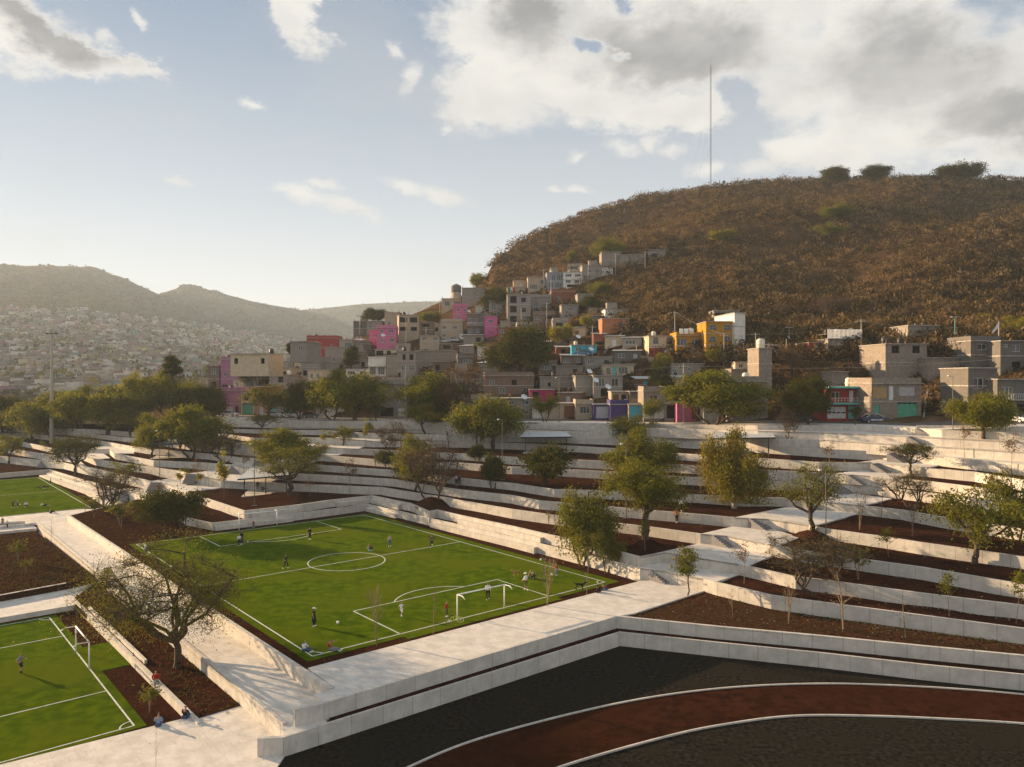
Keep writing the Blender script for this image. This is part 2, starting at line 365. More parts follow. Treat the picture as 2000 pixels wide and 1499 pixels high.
def slab(name, pts, m='slab', th=.25, kind='structure', up=0.0, **kw):
    """flat horizontal slab from its top outline"""
    b = MB(); pts = [Vector(p)+Vector((0, 0, up)) for p in pts]; n = len(pts)
    if sum(pts[i].x*pts[(i+1) % n].y-pts[(i+1) % n].x*pts[i].y for i in range(n)) < 0: pts.reverse()
    b.poly(pts); b.uv[-1] = [(p.x*.764+p.y*.643, -p.x*.643+p.y*.764) for p in pts]; u = 0
    for i in range(n):
        a, c = pts[i], pts[(i+1) % n]; L = (c-a).length; d = Vector((0, 0, th))
        b.quad(a-d, c-d, c, a, [(u, -th), (u+L, -th), (u+L, 0), (u, 0)]); u += L
    keep([b.v[i] for i in range(n)], [tuple(range(n))])
    return obj(name, b.mesh(name, M[m]), kind=kind, **kw)

def landing(k, outline, m='slab'):
    return slab('path', [P(x, y, wz(k, x)) for x, y in outline], m, .2, up=.006)
landing('A', [(1250,1110),(1300,1116),(1374,1131),(1396,1137),(1445,1123),(1320,1094),(1252,1100)])
landing('B', [(1250,1088),(1298,1079),(1366,1090),(1442,1102),(1460,1106),(1510,1085),(1400,1058),(1360,1063)])
landing('C', [(1368,1043),(1420,1047),(1496,1062),(1518,1066),(1562,1050),(1500,1030),(1430,1029)])
landing('D', [(1434,1011),(1500,1014),(1580,1026),(1590,1027),(1676,1004),(1600,990),(1545,989)])
landing('E', [(1546,973),(1600,979),(1686,988),(1742,974),(1640,961),(1600,961)])
landing('F', [(1616,944),(1704,948),(1752,955),(1768,948),(1700,937),(1630,940)])
landing('G', [(1630,925),(1700,930),(1745,934),(1792,926),(1700,917),(1672,920)])
landing('H', [(1672,904),(1700,903),(1810,914),(1838,908),(1760,896),(1724,897)])
landing('I', [(1724,882),(1800,889),(1844,893),(2120,918),(2120,900),(1800,880),(1742,880)])
landing('J', [(1600,859),(1740,868),(1800,871),(2000,884),(2120,892),(2120,880),(1800,862),(1600,853)])
landing('K', [(1380,839),(1480,842),(1600,845),(1770,852),(1840,856),(2000,864),(2120,870),(2120,862),(1840,850),(1600,839)])
# left stepped path
landing('A', [(262,962),(300,975),(330,990),(350,975),(322,955),(240,955)])
landing('B', [(294,940),(322,947),(364,961),(450,951),(432,940),(368,930)])
landing('C', [(368,925),(432,938),(470,941),(530,941),(560,929),(500,918),(453,914)])
landing('D', [(450,908),(530,922),(560,924),(620,908),(505,900),(470,900)])
landing('E', [(505,896),(560,904),(600,907),(632,895),(592,886),(540,888)])
landing('F', [(560,887),(630,889),(660,889),(700,882),(640,878),(590,879)])
landing('G', [(592,870),(660,875),(700,877),(730,866),(690,860),(640,861)])
landing('H', [(650,856),(730,862),(760,862),(740,850),(690,848)])
landing('B', [(78,899),(124,902),(156,909),(170,912),(150,895),(100,893)])
landing('C', [(108,890),(160,889),(188,898),(215,895),(200,885),(130,884)])
landing('D', [(160,877),(214,877),(224,886),(262,886),(262,877),(210,870)])

# street above the terraces
kerb = [(380,817,11.8),(548,820,12.4),(740,823,12.7),(900,825,12.9),(1040,826,13.0)]+WL['L'][:-2]
kerb = [P(*p) for p in kerb]+[P(2000,834,15.15), P(2120,836,15.2)]
def back(pts, d, dz): return [Vector((p.x+d*.10, p.y+d, p.z+dz)) for p in pts]
def strip(name, a, c, m, **kw):
    b = MB(); n = len(a)
    for i in range(n-1): b.quad(a[i], a[i+1], c[i+1], c[i], [(a[i].x, 0), (a[i+1].x, 0), (c[i+1].x, 3), (c[i].x, 3)])
    keep(b.v, b.f); return obj(name, b.mesh(name, M[m]), kind='structure', **kw)
strip('sidewalk', back(kerb, .1, .01), back(kerb, 4.2, .12), 'slab')
strip('road', back(kerb, 4.2, -.02), back(kerb, 13, .25), 'asphalt')
strip('soil', back(kerb, 13, .25), back(kerb, 20, .9), 'earth')

# main level, path, plaza, lower ground ------------------------------------------------
W1 = P(136, 1006, .3); W2 = P(653, 1343, .3)
dW = (W2-W1).normalized(); nW = Vector((dW.y, -dW.x, 0)); nW = nW if nW.x < 0 else -nW
tri_obj('soil', [[Vector((W1.x,W1.y,0))-dW*1, P(300,968,0), P(718,958,0), P(1330,1080,0), P(1254,1134,0), P(601,1306,0), Vector((W2.x,W2.y,0))]], M['soil'])
wall_obj([W1+Vector((0, 0, 0)), W2], .34, 1.6, 'long pale wall between the sloping-away walkway and the left side of the main pitch', flip=True)
# platform between the main pitch and the running track
slab('path', [P(632,1374,.3), P(1205,1204,.3), P(1240,1198,.3), P(1376,1154,.3), P(1316,1136,.3), P(1254,1134,.3), P(601,1305,.3), P(655,1344,.3), P(612,1357,.3)], 'slab', .3)
wall_obj([P(632,1374,.303), P(1205,1204,.303), P(1400,1224,.303), P(1600,1242,.303), P(1800,1262,.303), P(2000,1281,.303), P(2140,1294,.303)], .3, 1.7, 'upper of the two walls above the running track, with the platform corner on it')
wall_obj([P(632,1374,.303)+nW*1.9+dW*(-.3), P(632,1374,.303)], .3, 1.7, 'short end wall of the raised platform facing the walkway')
b0 = [P(553,1441,-.75), P(641,1414,-.75), P(1000,1281,-.75)+Vector((0,0,0)), P(1211,1235,-.75)]
b0 = [P(553,1441,-.75), P(1211,1235,-.75), P(1400,1255,-.75), P(1600,1275,-.75), P(1800,1298,-.75), P(2000,1318,-.75), P(2140,1332,-.75)]
wall_obj(b0, .2, 1.6, 'lower of the two walls above the running track, standing in the dark gravel')
wall_obj([P(553,1441,-.753)+nW*1.3-dW*.9, P(553,1441,-.753)], .3, 1.4, 'short lit end of the lower track wall beside the plaza')
# ledge between both walls
tri_obj('soil', [[P(640,1411,-.80), P(1212,1233.6,-.80), P(1206,1218,-.80)+Vector((0,.6,0)), P(642,1380,-.80)+Vector((.4,1.6,0))],
                 [P(1212,1233.6,-.80), P(1400,1254,-.80), P(1600,1274,-.80), P(1800,1297,-.80), P(2000,1317,-.80), P(2140,1331,-.80), P(2140,1300,-.80), P(1600,1250,-.80), P(1400,1230,-.80), P(1206,1212,-.80)]], M['soil'])
tri_obj('soil', [[P(1222,1202,.18), P(1400,1227,.18), P(1600,1245,.18), P(2140,1298,.18), P(2140,1235,.18), P(1600,1178,.18), P(1506,1162,.18), P(1400,1136,.18), P(1370,1128,.18)]], M['soil_brown'])
# low kerb along the platform's right side
obj('kerb', MB().box((0, 0, 0), (.01, .01, .01)).mesh('kerb', M['concrete'])).hide_render = False
bpy.data.objects.remove(bpy.data.objects['kerb'])
wall_obj([P(1228,1200,.27), P(1374,1154,.27)], .12, .3, 'low kerb between the platform and the brown mulch bed')
# walkway (sunken path) with its retaining side
Wa, Wb = W1-dW*3, W2+dW*.0
zp = -.8
pa = [Vector((p.x, p.y, zp)) for p in (Wa+nW*.34, Wb+nW*.34, Wb+nW*4.2, Wa+nW*4.2)]
slab('path', pa, 'slab', .3)
slab('path', [Vector((p.x, p.y, zp-.004)) for p in (Wb+nW*.3-dW*.3, P(632,1402,zp), P(642,1415,zp), P(553,1442,zp), Wb+nW*4.2+dW*.8, Wb+nW*4.2-dW*.3)], 'slab', .3)
wall_obj([Vector((p.x, p.y, zp+.13)) for p in (Wa+nW*4.2+dW*1.5, Wb+nW*4.2+dW*.9)], .28, 1.5, 'long lit retaining wall on the left side of the walkway, above the lone spreading tree')
# plaza at the end of the left pitch
slab('path', [P(-200,1012,zp), P(-200,924,zp), P(95,921,zp), P(238,959,zp), P(330,978,zp), P(296,992,zp), P(128,1006,zp), P(80,1016,zp), P(-20,1022,zp)], 'slab', .3, up=-.006)
slab('path', [P(60,1006,-.815), P(60,1022,-.815), P(150,1024,-.815), P(170,1000,-.815), P(140,996,-.815)], 'slab', .3)
# lower grounds
tri_obj('ground', [[(-160,128,-2.42), (-160,20,-2.42), (-15.6,20,-2.42), P(553,1480,-2.42)+Vector((-.2,-.2,0)), P(300,1180,-2.42), P(90,1030,-2.42)]], M['soil'])
ts = [P(140,1172,-1.85), P(378,1405,-1.85), P(492,1371,-1.85), P(240,1165,-1.85), P(196,1132,-1.85)]
slab('soil', ts, 'soil', .5)
wall_obj([P(140,1170,-1.76), P(385,1412,-1.76)], .32, .9, 'low seat wall between the lone spreading tree and the lower left pitch', flip=False)
wall_obj([P(172,1185,-1.5), P(282,1290,-1.5)], .22, .4, 'thin raised kerb just behind the low seat wall, half sunk in soil', flip=False)
slab('path', [P(-200,1499+60,-1.9), P(0,1494,-1.9), P(380,1398,-1.9), P(492,1371,-1.9), P(556,1426,-1.9), P(556,1476,-1.9), P(500,1560,-1.9), P(-200,1700,-1.9)], 'slab', .55)
slab('path', [P(-80,1219,-1.9), P(0,1207,-1.9), P(145,1182,-1.9), P(200,1150,-1.9), P(196,1130,-1.9), P(130,1145,-1.9), P(0,1166,-1.9), P(-80,1180,-1.9)], 'slab', .55)
slab('soil', [P(-120,1186,-1.25), P(0,1164,-1.25), P(128,1141,-1.25), P(186,1128,-1.25), P(70,1038,-1.25), P(-120,1056,-1.25)], 'soil', .8)
wall_obj([P(-120,1184,-1.2), P(0,1163,-1.2), P(130,1139,-1.2)], .3, 1.2, 'low wall under the dark planting bed on the left edge')
slab('path', [P(-120,1056,-1.2), P(-20,1041,-1.2), P(72,1032,-1.2), P(62,1024,-1.2), P(50,1012,-1.2), P(-120,1018,-1.2)], 'slab', .4)
wall_obj([P(-120,1040,-.79), P(52,1023,-.79)], .3, .6, 'low bench wall by the standing family at the left edge')
slab('path', [P(46,1012,-.79),P(52,1024,-.79),P(76,1020,-.79),P(84,1008,-.79)], 'concrete', .8)

# running track
tri_obj('ground', [[(-15.2,20,-2.0), (120,20,-2.0), (120,90,-2.0), P(2140,1340,-2.0)+Vector((0,3,0)), P(1212,1255,-2.0)+Vector((0,1,0)), P(556,1470,-2.0)+Vector((0,.6,0))]], M['dark'])
def smooth_pts(pp, n=10):
    out = []
    for i in range(len(pp)-1):
        p0, p1, p2, p3 = pp[max(i-1, 0)], pp[i], pp[i+1], pp[min(i+2, len(pp)-1)]
        for k in range(n):
            t = k/n; out.append(.5*((2*p1)+(p2-p0)*t+(2*p0-5*p1+4*p2-p3)*t*t+(3*p1-p0-3*p2+p3)*t*t*t))
    out.append(pp[-1]); return out
oc = smooth_pts([P(x, y, -1.93) for x, y in ((640,1585),(800,1499),(955,1438),(1200,1376),(1400,1346),(1600,1336),(1800,1342),(2000,1357),(2200,1380))])
ic = smooth_pts([P(x, y, -1.93) for x, y in ((960,1560),(1095,1499),(1300,1440),(1420,1415),(1550,1399),(1700,1399),(1850,1405),(2000,1414),(2200,1432))])
b = MB()
for i in range(len(oc)-1): b.quad(ic[i]+Vector((0,0,-.05)), ic[i+1]+Vector((0,0,-.05)), oc[i+1]+Vector((0,0,-.05)), oc[i]+Vector((0,0,-.05)))
obj('running_track', b.mesh('running_track', M['track']), kind='structure')
obj('kerb', ribbon([p+Vector((0,0,.04)) for p in oc], .13, .3).mesh('kerb', M['concrete']), label='long curved concrete kerb on the outer edge of the red track', category='kerb')
obj('kerb', ribbon([p+Vector((0,0,.04)) for p in ic], .13, .3).mesh('kerb', M['concrete']), label='curved concrete kerb on the inner edge of the red track', category='kerb')

# ---------------------------------------------------------------- pitches
O = P(610, 1283, 0); U = (P(1182,1138,0)-O); UL = U.length; U.normalize(); V = P(265,1065,0)-O; V = (V-U*V.dot(U)); VL = 52.9; V.normalize()
def fld(u, v, z=.03): return O+U*u+V*v+Vector((0, 0, z))
def seg(b, p, q, w=.12, z=None):
    p = Vector(p); q = Vector(q); d = (q-p).normalized(); n = Vector((-d.y, d.x, 0))*w/2; b.quad(p-n, q-n, q+n, p+n)
def field_lines(fr, ul, vl, box_u=(8.1, 25.6), box_v=8.35, cr=4.55, z=.032, arc=5.45):
    b = MB(); f = lambda u, v: fr(u, v, z)
    for p, q in (((0,0),(ul,0)), ((ul,0),(ul,vl)), ((ul,vl),(0,vl)), ((0,vl),(0,0)), ((0,vl/2),(ul,vl/2))): seg(b, f(*p), f(*q))
    for s in (0, 1):
        g = (lambda u, v: f(u, v)) if not s else (lambda u, v: f(u, vl-v))
        seg(b, g(box_u[0], 0), g(box_u[0], box_v)); seg(b, g(box_u[0], box_v), g(box_u[1], box_v)); seg(b, g(box_u[1], box_v), g(box_u[1], 0))
        uc = (box_u[0]+box_u[1])/2; h0 = box_v+2.1-arc
        a0 = math.acos((box_v-h0)/arc); pr = None
        for i in range(17):
            a = -a0+2*a0*i/16; q = g(uc+arc*math.sin(a), h0+arc*math.cos(a))
            if pr is not None: seg(b, pr, q)
            pr = q
        for cu in (0, 1):
            pr = None
            for i in range(7):
                a = math.pi/2*i/6; q = g((math.cos(a)*.9) if not cu else ul-math.cos(a)*.9, math.sin(a)*.9)
                if pr is not None: seg(b, pr, q, .1)
                pr = q
    pr = None
    for i in range(49):
        a = 2*math.pi*i/48; q = f(ul/2+cr*math.cos(a), vl/2+cr*math.sin(a))
        if pr is not None: seg(b, pr, q)
        pr = q
    return b
slab('turf', [fld(-.75,-.8), fld(8,-.8), fld(8,-1.5), fld(26,-1.5), fld(26,-.8), fld(UL+1.4,-.8), fld(UL+1.4,VL+.7), fld(-.75,VL+.7)], 'turf', .06)
obj('pitch_marking', field_lines(fld, UL, VL, z=.045).mesh('pitch_marking', M['line']), label='white line markings painted on the large central green pitch', category='marking')
# far left pitch
O2 = P(177, 992, -.77); V2 = P(74, 933, -.77)-O2; V2L = V2.length*1.0; V2.normalize(); U2 = Vector((V2.y, -V2.x, 0)); U2 = U2 if U2.x < 0 else -U2
def fld2(u, v, z=0): return O2+U2*u+V2*v+Vector((0, 0, z))
tri_obj('soil', [[P(-300,1008,-.79), P(-300,930,-.79), P(88,924,-.79), P(104,928,-.79), P(206,990,-.79), P(186,994,-.79)]], M['soil'])
slab('turf', [fld2(-1,-.2), fld2(70,-.2), fld2(70,V2L+.6), fld2(-1,V2L+.6)], 'turf', .1)
b = MB(); f = lambda u, v: fld2(u, v, .015)
for p, q in (((0,0),(0,V2L)), ((0,0),(68,0)), ((0,V2L),(68,V2L)), ((0,V2L*.5),(68,V2L*.5)), ((14,0),(14,5)), ((14,5),(34,5)), ((26,V2L-6),(26,V2L)), ((26,V2L-6),(44,V2L-6))): seg(b, f(*p), f(*q), .14)
obj('pitch_marking', b.mesh('pitch_marking', M['line']), label='white line markings on the distant pitch at the left edge', category='marking')
# lower left pitch
O3 = P(262, 1418, -2.37); V3 = P(96, 1206, -2.37)-O3; V3L = V3.length; V3.normalize(); U3 = Vector((V3.y, -V3.x, 0)); U3 = U3 if U3.x < 0 else -U3
def fld3(u, v, z=0): return O3+U3*u+V3*v+Vector((0, 0, z))
g0 = (P(174,1307,-2.37)-O3).dot(V3); g1 = (P(148,1273,-2.37)-O3).dot(V3)
slab('turf', [fld3(-.7,-.5), fld3(-.7,g0-1.2), fld3(-2.9,g0-1.2), fld3(-2.9,g1+.8), fld3(-.7,g1+.8), fld3(-.7,V3L+.6), fld3(60,V3L+.6), fld3(60,-.5)], 'turf', .06)
q0 = (P(204,1351,-2.37)-O3).dot(V3); q1 = (P(122,1243,-2.37)-O3).dot(V3)
b = MB(); f = lambda u, v: fld3(u, v, .015)
for p, q in (((0,0),(0,V3L)), ((0,0),(56,0)), ((0,V3L),(56,V3L)), ((0,q0),(20,q0)), ((0,q1),(20,q1)), ((20,q0),(20,q1))): seg(b, f(*p), f(*q), .12)
for vv, s in ((0, 1), (V3L, -1)):
    pr = None
    for i in range(7):
        a = math.pi/2*i/6; q = f(math.cos(a)*.9, vv+s*math.sin(a)*.9)
        if pr is not None: seg(b, pr, q, .1)
        pr = q
obj('pitch_marking', b.mesh('pitch_marking', M['line']), label='white line markings on the lower pitch in the near left corner', category='marking')

# ---------------------------------------------------------------- stairs
STX = [('B','A',1320-28,1080,1330,1100,0)]
def stairs(p, q, label, n=7, wd=1.9):
    """p top, q bottom, both on the wall line"""
    t = thing('stairway', label, 'stairs', (q.x, q.y, q.z), 0, 'precast stair flights set against the terrace walls')
    run = Vector((q.x-p.x, q.y-p.y, 0)); L = run.length; run.normalize(); side = Vector((.77, .64, 0)); run = Vector((.64, -.77, 0)); L = 2.2; q = Vector((p.x+run.x*L, p.y+run.y*L, q.z)); t.location = q; ang = math.atan2(side.y, side.x); H = p.z-q.z
    for i in range(n):
        f = (i+.5)/n; zt = H*(1-(i)/n)-.02; c = Vector((p.x-q.x, p.y-q.y, 0))+run*(L*f)+side*(wd/2)
        b = MB(); b.box((c.x, c.y, zt/2), (wd, L/n*1.12, zt+.02), ang)
        obj('tread', b.mesh('tread', M['tread']), t)
    return t
ST = [(1266,1112,1288,1141,'A','Z','bottom flight of stairs rising from the white platform by the thin young tree'),
      (1320,1083,1345,1104,'B','A','short flight of stairs behind the crown of the thin young tree'),
      (1390,1046,1413,1071,'C','B','second clear flight of stairs up the right-hand stepped path'),
      (1462,1013,1484,1037,'D','C','third clear flight of stairs, left of the open-crowned tree on its mound'),
      (1566,977,1586,992,'E','D','flight of stairs seen through the open-crowned tree'),
      (1625,946,1640,962,'F','E','flight of stairs right behind the tall lamp post'),
      (1653,928,1674,945,'G','F','flight of stairs below and left of the umbrella tree, lower one'),
      (1700,906,1720,922,'H','G','flight of stairs below and left of the umbrella tree, upper one'),
      (1732,886,1748,903,'I','H','flight of stairs half hidden by the umbrella crown'),
      (1754,869,1766,881,'J','I','flight of stairs just above the umbrella crown'),
      (1770,853,1792,868,'K','J','second highest flight of stairs below the street'),
      (1787,837,1810,851,'L','K','highest flight of stairs below the street, near the lamp post')]
for (x0, y0, x1, y1, k, k2, lab) in ST:
    zt = wz(k, x0); zb = .3 if k2 == 'Z' else wz(k2, x1)
    stairs(P(x0, y0, zt), P(x1, y1, zb), lab)
for (px, py, k, k2, lab) in ((236,959,'A',None,'grey stair flight behind the small round bare tree on the left plaza'),(296,942,'B','A','grey stair flight half behind the round green tree'),
      (366,926,'C','B','grey stair flight beside two tiny trees in tree pits'),(453,908,'D','C','grey stair flight above the slim yellow sapling'),
      (500,895,'E','D','grey stair flight left of the double-trunk tree'),(590,872,'G','F','grey stair flight beside the leafy small tree on the concrete'),
      (658,855,'H','G','lower of the two flights near the yellow columnar tree'),(681,844,'I','H','upper of the two flights near the yellow columnar tree'),
      (80,899,'B',None,'grey stair flight above the far left pitch')):
    zt = wz(k, px); zb = -.8 if k2 is None else wz(k2, px+8); zb = max(zb, zt-1.6)
    p = P(px+10, py, zt); t = thing('stairway', lab, 'stairs', (p.x, p.y, zb), 0, 'precast stair flights set against the terrace walls')
    H = zt-zb
    for i in range(7):
        zz = H*(1-i/7)-.02; b = MB(); b.box((0, -.2-i*.3, zz/2), (2.1, .33, zz+.02)); obj('tread', b.mesh('tread', M['tread']), t)
# stepped benches along the main pitch
def seat_steps(k, x0, x1, drop, fwd, lab):
    xs = [x0]+[p[0] for p in WL[k] if x0 < p[0] < x1]+[x1]
    pts = [wP(k, x, -drop, 0) for x in xs]
    d = (pts[-1]-pts[0]); d.z = 0; d.normalize(); n = Vector((d.y, -d.x, 0)); n = n if n.y < 0 else -n
    pts = [p+n*fwd for p in pts]
    wall_obj(pts, fwd-.01, .9, lab, 'seating_step')
seat_steps('B', 900, 1062, .5, .6, 'concrete seating step in front of the second wall, right of centre')
seat_steps('A', 846, 1050, .5, .6, 'concrete seating step at the foot of the lowest wall, right of centre')
seat_steps('B', 728, 784, .5, .6, 'short concrete seating step at the pitch corner, second wall')
seat_steps('A', 720, 778, .5, .6, 'short concrete seating step at the pitch corner, lowest wall')
seat_steps('B', 655, 724, .5, .6, 'concrete seating step left of the pitch corner, second wall')
seat_steps('B', 490, 582, .5, .6, 'concrete seating step above the far goal, second wall')
seat_steps('A', 418, 570, .5, .6, 'concrete seating step behind the far goal, lowest wall')
seat_steps('A', 104, 230, .35, 1.4, 'lit bleacher step along the far left pitch, upper')
seat_steps('A', 104, 230, .8, 2.9, 'lit bleacher step along the far left pitch, lower')
# ---------------------------------------------------------------- hillside terrain
HILL = [ # px : rows (py, Y) street foot .. ridge
(300,[(815,225),(798,245),(780,280),(770,320),(765,370)]),
(380,[(811,222),(790,240),(770,270),(760,300),(757,330)]),
(450,[(812,212),(785,232),(758,262),(745,290),(738,320)]),
(530,[(813,198),(782,218),(747,252),(725,282),(712,312)]),
(620,[(815,187),(777,210),(737,243),(708,277),(694,312)]),
(700,[(816,182),(767,210),(717,248),(682,282),(657,332)]),
(780,[(816,178),(757,209),(705,244),(665,282),(628,342)]),
(870,[(817,175),(752,206),(700,239),(640,292),(592,352)]),
(940,[(817,173),(747,202),(692,236),(612,292),(560,348)]),
(965,[(818,172),(747,201),(690,234),(600,292),(512,352)]),
(1030,[(818,170),(747,198),(686,229),(580,292),(466,402)]),
(1130,[(818,165),(747,192),(690,216),(570,282),(422,422)]),
(1250,[(819,156),(750,186),(695,204),(560,267),(386,432)]),
(1400,[(820,147),(752,177),(692,190),(540,252),(362,432)]),
(1600,[(820,139),(756,160),(686,174),(560,222),(352,422)]),
(1800,[(820,128),(756,148),(680,162),(560,202),(352,402)]),
(2000,[(819,119),(761,134),(680,149),(560,192),(349,392)]),
(2250,[(816,107),(761,120),(680,134),(560,177),(352,372)])]
def hill_pt(px, s):
    """s 0..4 along the rows, above 4 behind the ridge"""
    for i in range(len(HILL)-1):
        if px <= HILL[i+1][0]: break
    a, c = HILL[i], HILL[i+1]; t = max(0, min(1, (px-a[0])/(c[0]-a[0]))); t2 = t
    rows = [((1-t2)*ra[0]+t2*rc[0], (1-t2)*ra[1]+t2*rc[1]) for ra, rc in zip(a[1], c[1])]
    pts = [Q(px, *r) for r in rows]; e = pts[-1]
    pts.append(Vector((e.x*1.25, e.y*1.25, e.z*.72))); pts.append(Vector((e.x*1.8, e.y*1.8, -2)))
    k = min(int(s), len(pts)-2); f = s-k
    if k >= 4: return pts[k].lerp(pts[k+1], f)
    p0, p1, p2, p3 = pts[max(k-1, 0)], pts[k], pts[k+1], pts[min(k+2, 4)]
    if k == 0: p0 = p1*2-p2
    v = .5*((2*p1)+(p2-p0)*f+(2*p0-5*p1+4*p2-p3)*f*f+(3*p1-p0-3*p2+p3)*f*f*f)
    return Vector(((px-1000)/F*v.y, v.y, v.z))
from mathutils import noise as mn
NX = 190; rowsS = [i/14 for i in range(0, 57)]+[4.3, 4.7, 5, 5.5, 6]
hv = []; hf = []
_kern = [(k, math.exp(-(k/3.2)**2)) for k in range(-7, 8)]
for s in rowsS:
    _row = [hill_pt(300+1950*i/NX, s) for i in range(NX+1)]
    for i in range(NX+1):
        px = 300+1950*i/NX; p = _row[i]
        if not 915 < px < 1000 or s < 2.5:
            yy = zz = ww = 0
            for k, w_ in _kern:
                if abs(px-957) < 130 and s > 2.5: w_ = w_ if abs(k) < 3 else 0
                q_ = _row[max(0, min(NX, i+k))]; yy += q_.y*w_; zz += q_.z*w_; ww += w_
            p = Vector(((px-1000)/F*yy/ww, yy/ww, zz/ww))
        w = max(0, min(1, (s-1.2)/1.5))*(1 if s < 3.98 else .4)
        cl = max(0, 1-abs(px-1020)/140)*max(0, min(1, (s-2.6)))
        d = (mn.noise(Vector((p.x*.014, p.y*.014, 9)))*9*min(1, max(0, (4-s)*2)+.25)+mn.noise(Vector((p.x*.035, p.y*.035, 0)))*5+mn.noise(Vector((p.x*.11, p.y*.11, 5)))*1.5)*w
        d += cl*mn.ridged_multi_fractal(Vector((p.x*.05+p.z*.02, p.y*.03, p.z*.06)), 1, 2, 4, 1, 2)*1.7
        hv.append((p.x, p.y-d*.6, p.z+d*.5))
for r in range(len(rowsS)-1):
    for i in range(NX): q = r*(NX+1)+i; hf.append((q, q+1, q+NX+2, q+NX+1))
me = bpy.data.meshes.new('hillside'); me.from_pydata(hv, [], hf); me.materials.append(M['hill']); me.polygons.foreach_set('use_smooth', [True]*len(hf)); me.update()
obj('hill', me, kind='structure')
HB = BVHTree.FromPolygons([Vector(v) for v in hv], hf)
keep(hv, hf)

# valley floor, far slopes
def loft(name, cols, m, rough=0, nx=150, sub=8, skirt=True):
    v = []; f = []; x0, x1 = cols[0][0], cols[-1][0]; nr = len(cols[0][1]); ns = (nr-1)*sub+1
    for r in range(ns+1):
        for i in range(nx+1):
            px = x0+(x1-x0)*i/nx
            for j in range(len(cols)-1):
                if px <= cols[j+1][0]: break
            a, c = cols[j], cols[j+1]; t = max(0, min(1, (px-a[0])/(c[0]-a[0])))
            rr = min(r, ns-1)/sub; k = min(int(rr), nr-2); g = rr-k
            ra = [(1-t)*a[1][q][w]+t*c[1][q][w] for q in (k, k+1) for w in (0, 1)]
            p = Q(px, ra[0], ra[1]).lerp(Q(px, ra[2], ra[3]), g)
            p = Vector(((px-1000)/F*p.y, p.y, p.z))
            if rough:
                e = min(rr, nr-1-rr if r < ns else 0)
                d = mn.fractal(Vector((p.x*.0045, p.y*.0045, 3)), .9, 2.1, 5)*rough*(1 if rr > .6 else rr)
                p.z += d; 
            if r == ns: p = Vector((p.x*1.3, p.y*1.3, -4))
            v.append(p)
    for r in range(ns):
        for i in range(nx): q = r*(nx+1)+i; f.append((q, q+1, q+nx+2, q+nx+1))
    me = bpy.data.meshes.new(name); me.from_pydata([tuple(p) for p in v], [], f); me.materials.append(M[m]); me.polygons.foreach_set('use_smooth', [True]*len(f)); me.update()
    obj(name, me, kind='structure'); return BVHTree.FromPolygons(v, f)
HB1 = loft('far_hill', [(-500,[(812,215),(785,390),(735,640),(650,1050),(590,1500),(505,2200)]),(-100,[(826,215),(785,390),(735,640),(650,1050),(590,1500),(512,2200)]),(0,[(828,215),(785,390),(735,640),(650,1050),(600,1500),(517,2200)]),(40,[(828,215),(785,390),(735,640),(650,1060),(600,1520),(519,2200)]),
 (95,[(828,215),(785,390),(736,640),(652,1060),(602,1520),(516,2250)]),(180,[(829,216),(785,390),(738,640),(656,1080),(606,1540),(522,2300)]),(225,[(829,218),(785,390),(740,650),(660,1090),(612,1560),(541,2330)]),(300,[(826,222),(782,390),(742,660),(668,1120),(628,1600),(574,2360)]),
 (360,[(815,230),(780,390),(744,670),(675,1150),(640,1620),(596,2380)]),(430,[(800,240),(778,390),(746,690),(685,1190),(655,1650),(628,2380)]),(560,[(790,260),(778,400),(750,720),(705,1250),(680,1700),(655,2380)]),(800,[(790,300),(780,420),(756,760),(725,1300),(705,1750),(690,2380)])], 'far', rough=14)
HB2 = loft('far_hill', [(200,[(690,2300),(640,2500)]),(300,[(680,2300),(578,2500)]),(322,[(676,2300),(571,2500)]),(345,[(672,2300),(563,2500)]),(357,[(672,2300),(554,2500)]),(378,[(672,2300),(556,2500)]),(400,[(672,2300),(564,2500)]),(440,[(672,2300),(575,2500)]),(500,[(674,2300),(590,2550)]),(560,[(680,2300),(601,2600)]),(640,[(690,2300),(617,2600)]),(720,[(700,2300),(648,2600)]),(860,[(720,2300),(690,2600)])], 'far', rough=3, nx=170)
HB3 = loft('far_hill', [(420,[(690,2700),(640,3080)]),(520,[(690,2700),(622,3080)]),(590,[(690,2700),(606,3080)]),(640,[(690,2700),(601,3080)]),(700,[(690,2700),(595,3080)]),(780,[(690,2700),(591,3080)]),(900,[(690,2700),(588,3080)]),(1100,[(690,2700),(600,3080)]),(2600,[(690,2700),(650,3080)])], 'far', rough=3, nx=170)
b = MB(); b.poly([(-2950, -80, -5), (3950, -80, -5), (3950, 3180, -5), (-2950, 3180, -5)]); obj('ground', b.mesh('ground', M['earth']), kind='structure')

SB = BVHTree.FromPolygons([Vector(v) for v in SOL[0]], SOL[1])
CAMP = Vector((0, 0, HC))
WB = BVHTree.FromPolygons([Vector(v) for v in WS[0]], WS[1])
def ground(px, py, which=None):
    d = Vector(((px-1000)/F, 1, -(py-HY)/F)).normalized()
    best = None
    for bv in ((which,) if which else (SB, HB1)):
        h = bv.ray_cast(CAMP, d)
        if h[0] is not None and (best is None or h[3] < best[1]): best = (h[0], h[3])
    w = WB.ray_cast(CAMP, d) if which is not HB else (None,)
    if w[0] is not None and (best is None or w[3] < best[1]-.05):
        p = w[0]-Vector((d.x, d.y, 0)).normalized()*.45
        h = SB.ray_cast(p+Vector((0, 0, .3)), Vector((0, 0, -1)))
        if h[0] is not None: return h[0]
    return best[0] if best else None
